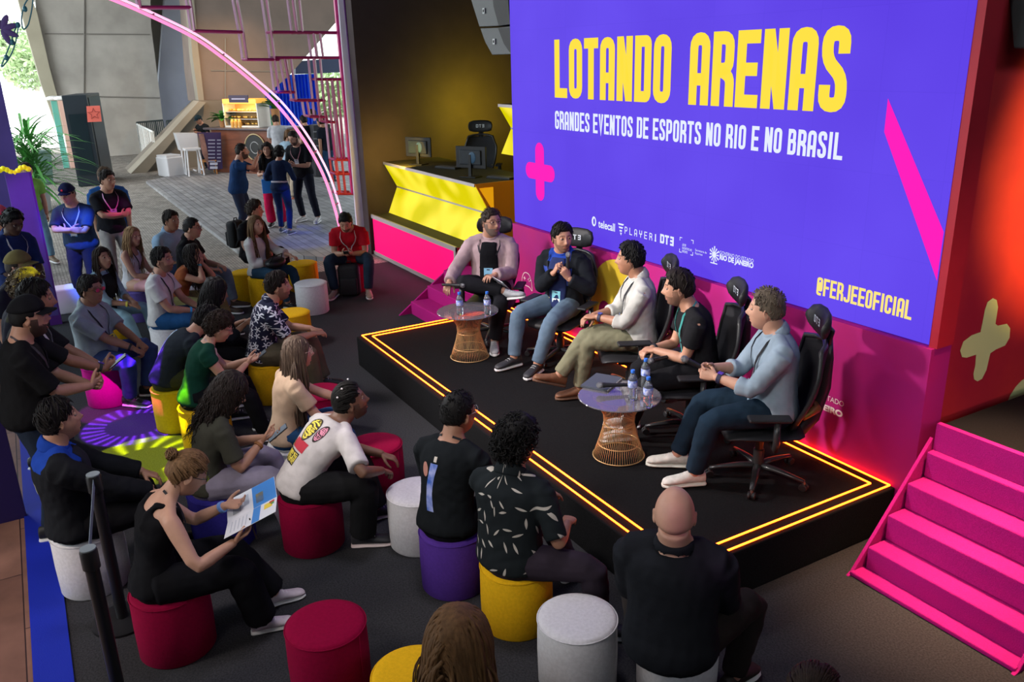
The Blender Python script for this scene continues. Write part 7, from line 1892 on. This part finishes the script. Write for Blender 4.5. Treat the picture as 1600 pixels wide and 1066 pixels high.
# empty poufs
for px, py, c, lb_ in ((472, 410, 'yellow', 'empty orange yellow pouf behind the white one, far side'), (485, 441, 'white', 'empty white pouf standing alone left of the man in red'), (455, 487, 'yellow', 'empty yellow pouf right behind the starfish shirt man'), (384, 424, 'yellow', 'yellow pouf mostly hidden left of the woman in the white blouse'),
                       (585, 692, 'magenta', 'bright magenta pouf beyond the person in the printed white t-shirt'), (500, 610, 'magenta', 'bright pink pouf right of the woman in the beige top'), (652, 765, 'white', 'empty white pouf left of the purple one'), (902, 962, 'white', 'empty white pouf beside the bald man'),
                       (508, 972, 'magenta', 'empty dark red magenta pouf in the foreground aisle'), (648, 1050, 'yellow', 'yellow pouf at the bottom edge beside the blonde person')):
    g0 = atz(px, py, PH); pouf(g0.x, g0.y, c, lb_, .6)
g0 = atz(95, 478, .4); m_ = MB(); m_.bx(-.15, .15, -.15, .15, 0, .34, mat('white_paint', (.68, .68, .70), .5)); o = m_.build('white_stool', loc=(-9.3, -4.42, 0), bevel=.02); tag(o, 'small white box stool beside the narrow purple upright', 'stool')

# chairs under the panel
for key, lb_ in (('P1', 'black gaming chair of the man in the pink jacket'), ('P2', 'black gaming chair of the man speaking into the microphone'), ('P3', 'black gaming chair of the man in olive trousers'), ('P4', 'black gaming chair of the man in the black t-shirt'), ('P5', 'black gaming chair nearest the camera with bronze lumbar wings')):
    B = BUILT[key]; f = R(B['P']['face']); l = B['loc']
    chair(l[0] + .07 * math.cos(f), l[1] + .07 * math.sin(f), SH, B['P']['face'], lb_)
g0 = aty(748, 240, 1.45); chair(g0.x, 1.45, .95, -35, 'black gaming chair standing empty behind the yellow desk', 'gaming chairs by the desks')

# tables and what is on them
ta = atz(731, 487, SH + .46); tb = atz(968, 620, SH + .46)
wire_table(ta.x, ta.y, 'round glass table with gold wire base, left one on the stage'); wire_table(tb.x, tb.y, 'round glass table with gold wire base reflecting violet, right one on the stage')
for px, py, lb_ in ((719, 492, 'left water bottle on the left wire table'), (762, 491, 'right water bottle on the left wire table'), (988, 624, 'leftmost water bottle on the right wire table'), (1008, 605, 'rear water bottle on the right wire table'), (1012, 636, 'front right water bottle on the right wire table')):
    g0 = atz(px, py, TT); bottle(g0.x, g0.y, lb_)
g0 = atz(940, 599, TT); m_ = MB(); m_.box((0, 0, .009), (.21, .28, .016), mat('notebook_grey', (.06, .07, .09), .5), R(0)); m_.box((.005, 0, .0085), (.208, .272, .012), mat('paper', (.7, .68, .6), .8)); o = m_.build('notebook', loc=(g0.x, g0.y, TT), rotz=R(30), bevel=.001); tag(o, 'dark grey notebook lying on the right wire table', 'notebook')
a_, b_ = atz(985, 606, TT + .022), atz(957, 607, TT + .024); mic((a_.x, a_.y, TT + .045), tuple(Vector((a_.x, a_.y, TT + .045)) + (Vector((b_.x, b_.y, TT + .05)) - Vector((a_.x, a_.y, TT + .045))).normalized() * .24), 'microphone lying on the notebook on the right table')
B = BUILT['P2']; t_ = hp(B, .0, .145, -.085); d_ = nrm(V3(-.02, .02, .95) - V3(.0, .10, 0)); mic(wp(B, V3(t_) - d_ * .25), wp(B, t_), 'black microphone held to the mouth of the man in the bomber jacket')
J = B['J']
B = BUILT['P5']; J = B['J']; c_ = (J['WL'] + J['WR']) / 2 + V3(0, .06, .02); mic(wp(B, c_ + V3(.0, -.06, -.03)), wp(B, c_ + V3(0, .15, .08)), 'microphone in the hands of the man in the pale blue shirt')
B = BUILT['P1']; J = B['J']; c_ = J['WR'] + V3(-.05, .05, .0); mic(wp(B, c_ + V3(.1, .04, .0)), wp(B, c_ + V3(-.13, .06, .0)), 'microphone in the hand of the man in the pink jacket')
B = BUILT['P4']; mic(wp(B, (-.08, .24, .66)), wp(B, (-.22, .42, .675)), 'microphone on the lap of the man in the black t-shirt')
B = BUILT['P1']; m_ = MB(); m_.box((0, 0, 0), (.15, .21, .004), mat('paper_white', (.62, .62, .68), .7), Matrix.Rotation(R(-40), 3, 'X') @ Matrix.Rotation(R(30), 3, 'Z')); o = m_.build('paper_sheet', loc=wp(B, (-.16, .36, .665))); tag(o, 'folded white paper on the knee of the man in the pink jacket', 'paper')

# held phones
def held(key, label, up_=(0, .75, .5), off=(0, .10, .03), **k):
    B = BUILT[key]; J = B['J']; c_ = (J['WL'] + J['WR']) / 2 + V3(off); Q = Rz(B['rz'])
    phone(wp(B, c_), Q @ V3(up_), Q @ V3(0, -.55, .8), label, **k)
held('A1', 'black phone in the hands of the man in the red t-shirt', es=.15)
held('A13', 'dark phone in the hands of the person in the dark green top', es=.1)
held('A14', 'phone with pale lit screen in the hands of the woman in lilac trousers', es=.35)
held('S5', 'phone with bright screen held by the man in black behind the black cap', es=.7)
held('B4', 'phone in the hands of the bearded man on the deck', es=.1)
B = BUILT['B1']; Q = Rz(B['rz']); phone(wp(B, B['J']['WR'] + V3(0, .03, .12)), Q @ V3(0, 0, 1), Q @ V3(0, -1, .1), 'phone held up by the man in the navy t-shirt', es=.1)

# leaflet read by the woman in front
B = BUILT['A17']; J = B['J']; c_ = (J['WL'] + J['WR']) / 2 + V3(-.02, .13, .035)
Q = Matrix([list(r) for r in Rz(B['rz'])]); lf = empty('leaflet', tuple(wp(B, c_)), B['rz'] + R(-12), 'unfolded blue and white leaflet in the hands of the woman in black', 'leaflet')
RX = Matrix.Rotation(R(22), 3, 'X')
mwp = mat('leaflet_white', (.66, .68, .72), .6); mbl = mat('leaflet_blue', (.05, .22, .58), .6); myy = mat('leaflet_yellow', (.75, .55, .05), .6); mgg = mat('leaflet_grey', (.30, .32, .36), .6); mrr = mat('leaflet_red', (.6, .05, .05), .6); mgn = mat('leaflet_green', (.1, .35, .12), .6)
m_ = MB()
for sx in (-1, 1):
    Qs = RX @ Matrix.Rotation(R(-7 * sx), 3, 'Y'); m_.box(tuple(Qs @ Vector((sx * .105, 0, 0))), (.21, .30, .0015), mwp, Qs)
m_.build('paper', lf)
def patch(x, y, w, h, m, nm):
    sx = 1 if x > 0 else -1; Qs = RX @ Matrix.Rotation(R(-7 * sx), 3, 'Y'); q = MB(); q.box(tuple(Qs @ Vector((x, y, .0014))), (w, h, .0008), m, Qs); q.build(nm, lf)
patch(-.105, .078, .205, .14, mbl, 'blue_cover'); patch(.105, .030, .205, .045, mbl, 'blue_band'); patch(.06, .10, .07, .05, myy, 'yellow_picture'); patch(-.08, .05, .09, .045, myy, 'yellow_lettering'); patch(.03, .12, .03, .03, mrr, 'red_mark'); patch(.055, .125, .03, .02, mgn, 'green_mark')
patch(-.10, -.09, .12, .05, mgg, 'grey_picture'); patch(-.12, -.03, .10, .03, mat('leaflet_pale', (.42, .46, .52), .6), 'pale_text_block')
for k_ in range(5): patch(.10, -.03 - k_ * .022, .14, .005, mat('leaflet_pale', (.42, .46, .52), .6), 'text_line')
# pen
q0 = wp(B, J['WR'] + V3(-.03, .10, .10)); m_ = MB(); m_.tube([q0, q0 + Vector((.01, .02, -.13))], .004, mat('pen_dark', (.03, .025, .02), .4), 8); o = m_.build('pen'); tag(o, 'dark pen in the hand of the woman reading the leaflet', 'pen')

# backpack between the red shirt man's feet, bag on the lap
def backpack(c, rz, label, k=1.0):
    d = empty('backpack', tuple(c), rz, label, 'backpack'); mbp = mat('backpack_black', (.012, .012, .014), .7, bump=.4, bscale=60)
    m_ = MB(); m_.box((0, 0, .22 * k), (.30 * k, .17 * k, .44 * k), mbp); m_.build('body', d, bevel=.06 * k, bseg=4, smooth=True)
    m_ = MB(); m_.box((0, .10 * k, .15 * k), (.24 * k, .07 * k, .24 * k), mbp); m_.build('front_pocket', d, bevel=.03 * k, bseg=3, smooth=True)
    m_ = MB(); m_.tube([(-.04 * k, -.02, .43 * k), (-.03 * k, -.02, .48 * k), (.03 * k, -.02, .48 * k), (.04 * k, -.02, .43 * k)], .008, mbp, 6); m_.build('handle', d, smooth=True)
    for s in (-1, 1):
        m_ = MB(); m_.tube([(s * .08 * k, -.08 * k, .42 * k), (s * .10 * k, -.13 * k, .30 * k), (s * .10 * k, -.12 * k, .14 * k), (s * .12 * k, -.08 * k, .04 * k)], .016 * k, mbp, 6, flat=.5); m_.build('strap', d, smooth=True)
    return d
B = BUILT['A1']; backpack(wp(B, (0.02, .33, 0)), B['rz'], 'black backpack on the floor between the feet of the man in red')
B = BUILT['A3']; q = wp(B, (0, -.24, .55)); backpack(q, B['rz'] + PI, 'dark backpack worn by the curly haired man behind the woman in white', .9)
B = BUILT['A2']; m_ = MB(); m_.ell((0, 0, 0), (.17, .12, .07), mat('bag_black', (.012, .011, .012), .45, bump=.5, bscale=30), 18, 12); m_.tube([(-.15, 0, .02), (-.1, .05, .10), (.1, .05, .10), (.15, 0, .02)], .008, mat('bag_black', (0, 0, 0)), 6); o = m_.build('handbag', smooth=True, loc=wp(B, (.03, .28, .60)), rotz=B['rz']); tag(o, 'black leather bag on the lap of the woman in the white blouse', 'bag')
B = BUILT['B3']; m_ = MB(); m_.box((0, 0, 0), (.20, .05, .26), mat('bag_blue', (.03, .25, .75), .5)); m_.tube([(-.06, 0, .13), (-.05, 0, .24), (.05, 0, .24), (.06, 0, .13)], .006, mat('bag_blue', (0, 0, 0)), 5); o = m_.build('shopping_bag', loc=wp(B, (-.30, .12, .86)), rotz=B['rz'] + .5, bevel=.01); tag(o, 'small bright blue bag at the hip of the person in navy', 'bag')
B = BUILT['B3']; m_ = MB(); m_.tube([tuple(B['surf'](.10, a, .022)) for a in range(0, 360, 20)], .018, mat('belt_pale', (.4, .42, .5), .5), 6, closed=True); o = m_.build('belt', B['root'], smooth=True)

# back prints: patches that follow the cloth
def back_patch(key, t0, t1, ph0, ph1, m, off=.020, n=8, nm='back_print', shape=None):
    B = BUILT[key]; V_, F_ = [], []
    for i in range(n + 1):
        for j in range(n + 1):
            u, w = i / n, j / n
            if shape: u2, w2 = shape(u, w)
            else: u2, w2 = u, w
            V_.append(B['surf'](t0 + (t1 - t0) * w2, ph0 + (ph1 - ph0) * u2, off))
    for i in range(n):
        for j in range(n):
            k_ = i * (n + 1) + j; F_.append((k_, k_ + 1, k_ + n + 2, k_ + n + 1))
    top_ob = [o_ for nme, o_ in B['obs'].items()][0]
    o = put(nm, make_mesh(nm, V_, F_, [0] * len(F_), [m]), top_ob)
    sw = o.modifiers.new('w', 'SHRINKWRAP'); sw.target = top_ob; sw.wrap_method = 'NEAREST_SURFACEPOINT'; sw.wrap_mode = 'ABOVE_SURFACE'; sw.offset = .002
    return o
def disc(u, w):
    x, y = 2 * u - 1, 2 * w - 1
    return .5 + .5 * x * math.sqrt(max(0, 1 - y * y / 2)), .5 + .5 * y * math.sqrt(max(0, 1 - x * x / 2))
mpy = mat('print_yellow', (.75, .62, .08), .8); mpp = mat('print_pink', (.65, .25, .35), .8); mpd = mat('print_dark', (.03, .02, .02), .8); mpr = mat('print_red', (.45, .03, .05), .8)
back_patch('A16', .26, .41, 160, 196, mpd, nm='print_outline', shape=disc, n=12); back_patch('A16', .27, .40, 163, 193, mpy, .024, nm='print_round', shape=disc, n=12)
back_patch('A16', .29, .40, 138, 158, mpd, nm='print_outline', shape=disc, n=12); back_patch('A16', .30, .39, 140, 156, mpp, .024, nm='print_round', shape=disc, n=12)
back_patch('A16', .21, .265, 150, 200, mpr, nm='print_band'); back_patch('A16', .13, .20, 156, 206, mpd, nm='print_outline'); back_patch('A16', .137, .193, 158, 204, mpy, .024, nm='print_band')
back_patch('A16', .17, .25, 206, 228, mpd, nm='print_outline', shape=disc, n=12); back_patch('A16', .178, .242, 208, 226, mpy, .024, nm='print_round', shape=disc, n=12)
mpb = mat('print_blue', (.12, .22, .42), .8, noise=.8, nscale=14, color2=(.45, .55, .65)); back_patch('A12', .18, .40, 186, 232, mpb)
mpb2 = mat('print_blue_streak', (.03, .10, .42), .8, noise=.8, nscale=18, color2=(.30, .34, .62)); back_patch('A19', .10, .36, 184, 200, mpb2, shape=lambda u, w: (u + .35 * math.sin(w * 4), w)); back_patch('A19', .28, .36, 202, 216, mat('print_face', (.40, .18, .14), .8), nm='print_spot', shape=disc); back_patch('A19', .37, .40, 183, 189, mat('print_pale', (.5, .45, .4), .8), nm='print_letters')
# blue shoulder yoke and marks of the varsity jacket, collar of the bomber jacket
back_patch('A18', .24, .30, 165, 195, mat('print_grey_letters', (.30, .30, .22), .8), nm='back_letters', off=.03)
mcol = mat('collar_blue', (.015, .045, .28), .7)
back_patch('P2', .20, .38, 22, 42, mcol, nm='blue_front', off=.03); back_patch('P2', .20, .38, 318, 338, mcol, nm='blue_front', off=.03)
back_patch('P2', .03, .07, 20, 45, myy, nm='yellow_letters', off=.03); back_patch('P2', .03, .07, 315, 340, myy, nm='yellow_letters', off=.03)
back_patch('P1', .34, .38, 10, 24, mat('shirt_logo_yellow', (.8, .7, .03), .6), nm='chest_logo', off=.035, shape=disc)
# hair clips and headphones of the leaning person
B = BUILT['A16']
for k_, (x, y, z) in enumerate(((.05, -.02, .115), (-.045, .03, .125), (.07, -.06, .08))):
    m_ = MB(); m_.ell(tuple(hp(B, x, y, z)), (.007, .007, .007), mat('clip_white', (.75, .7, .7), .4), 8, 6); m_.build('hair_clip', B['root'])
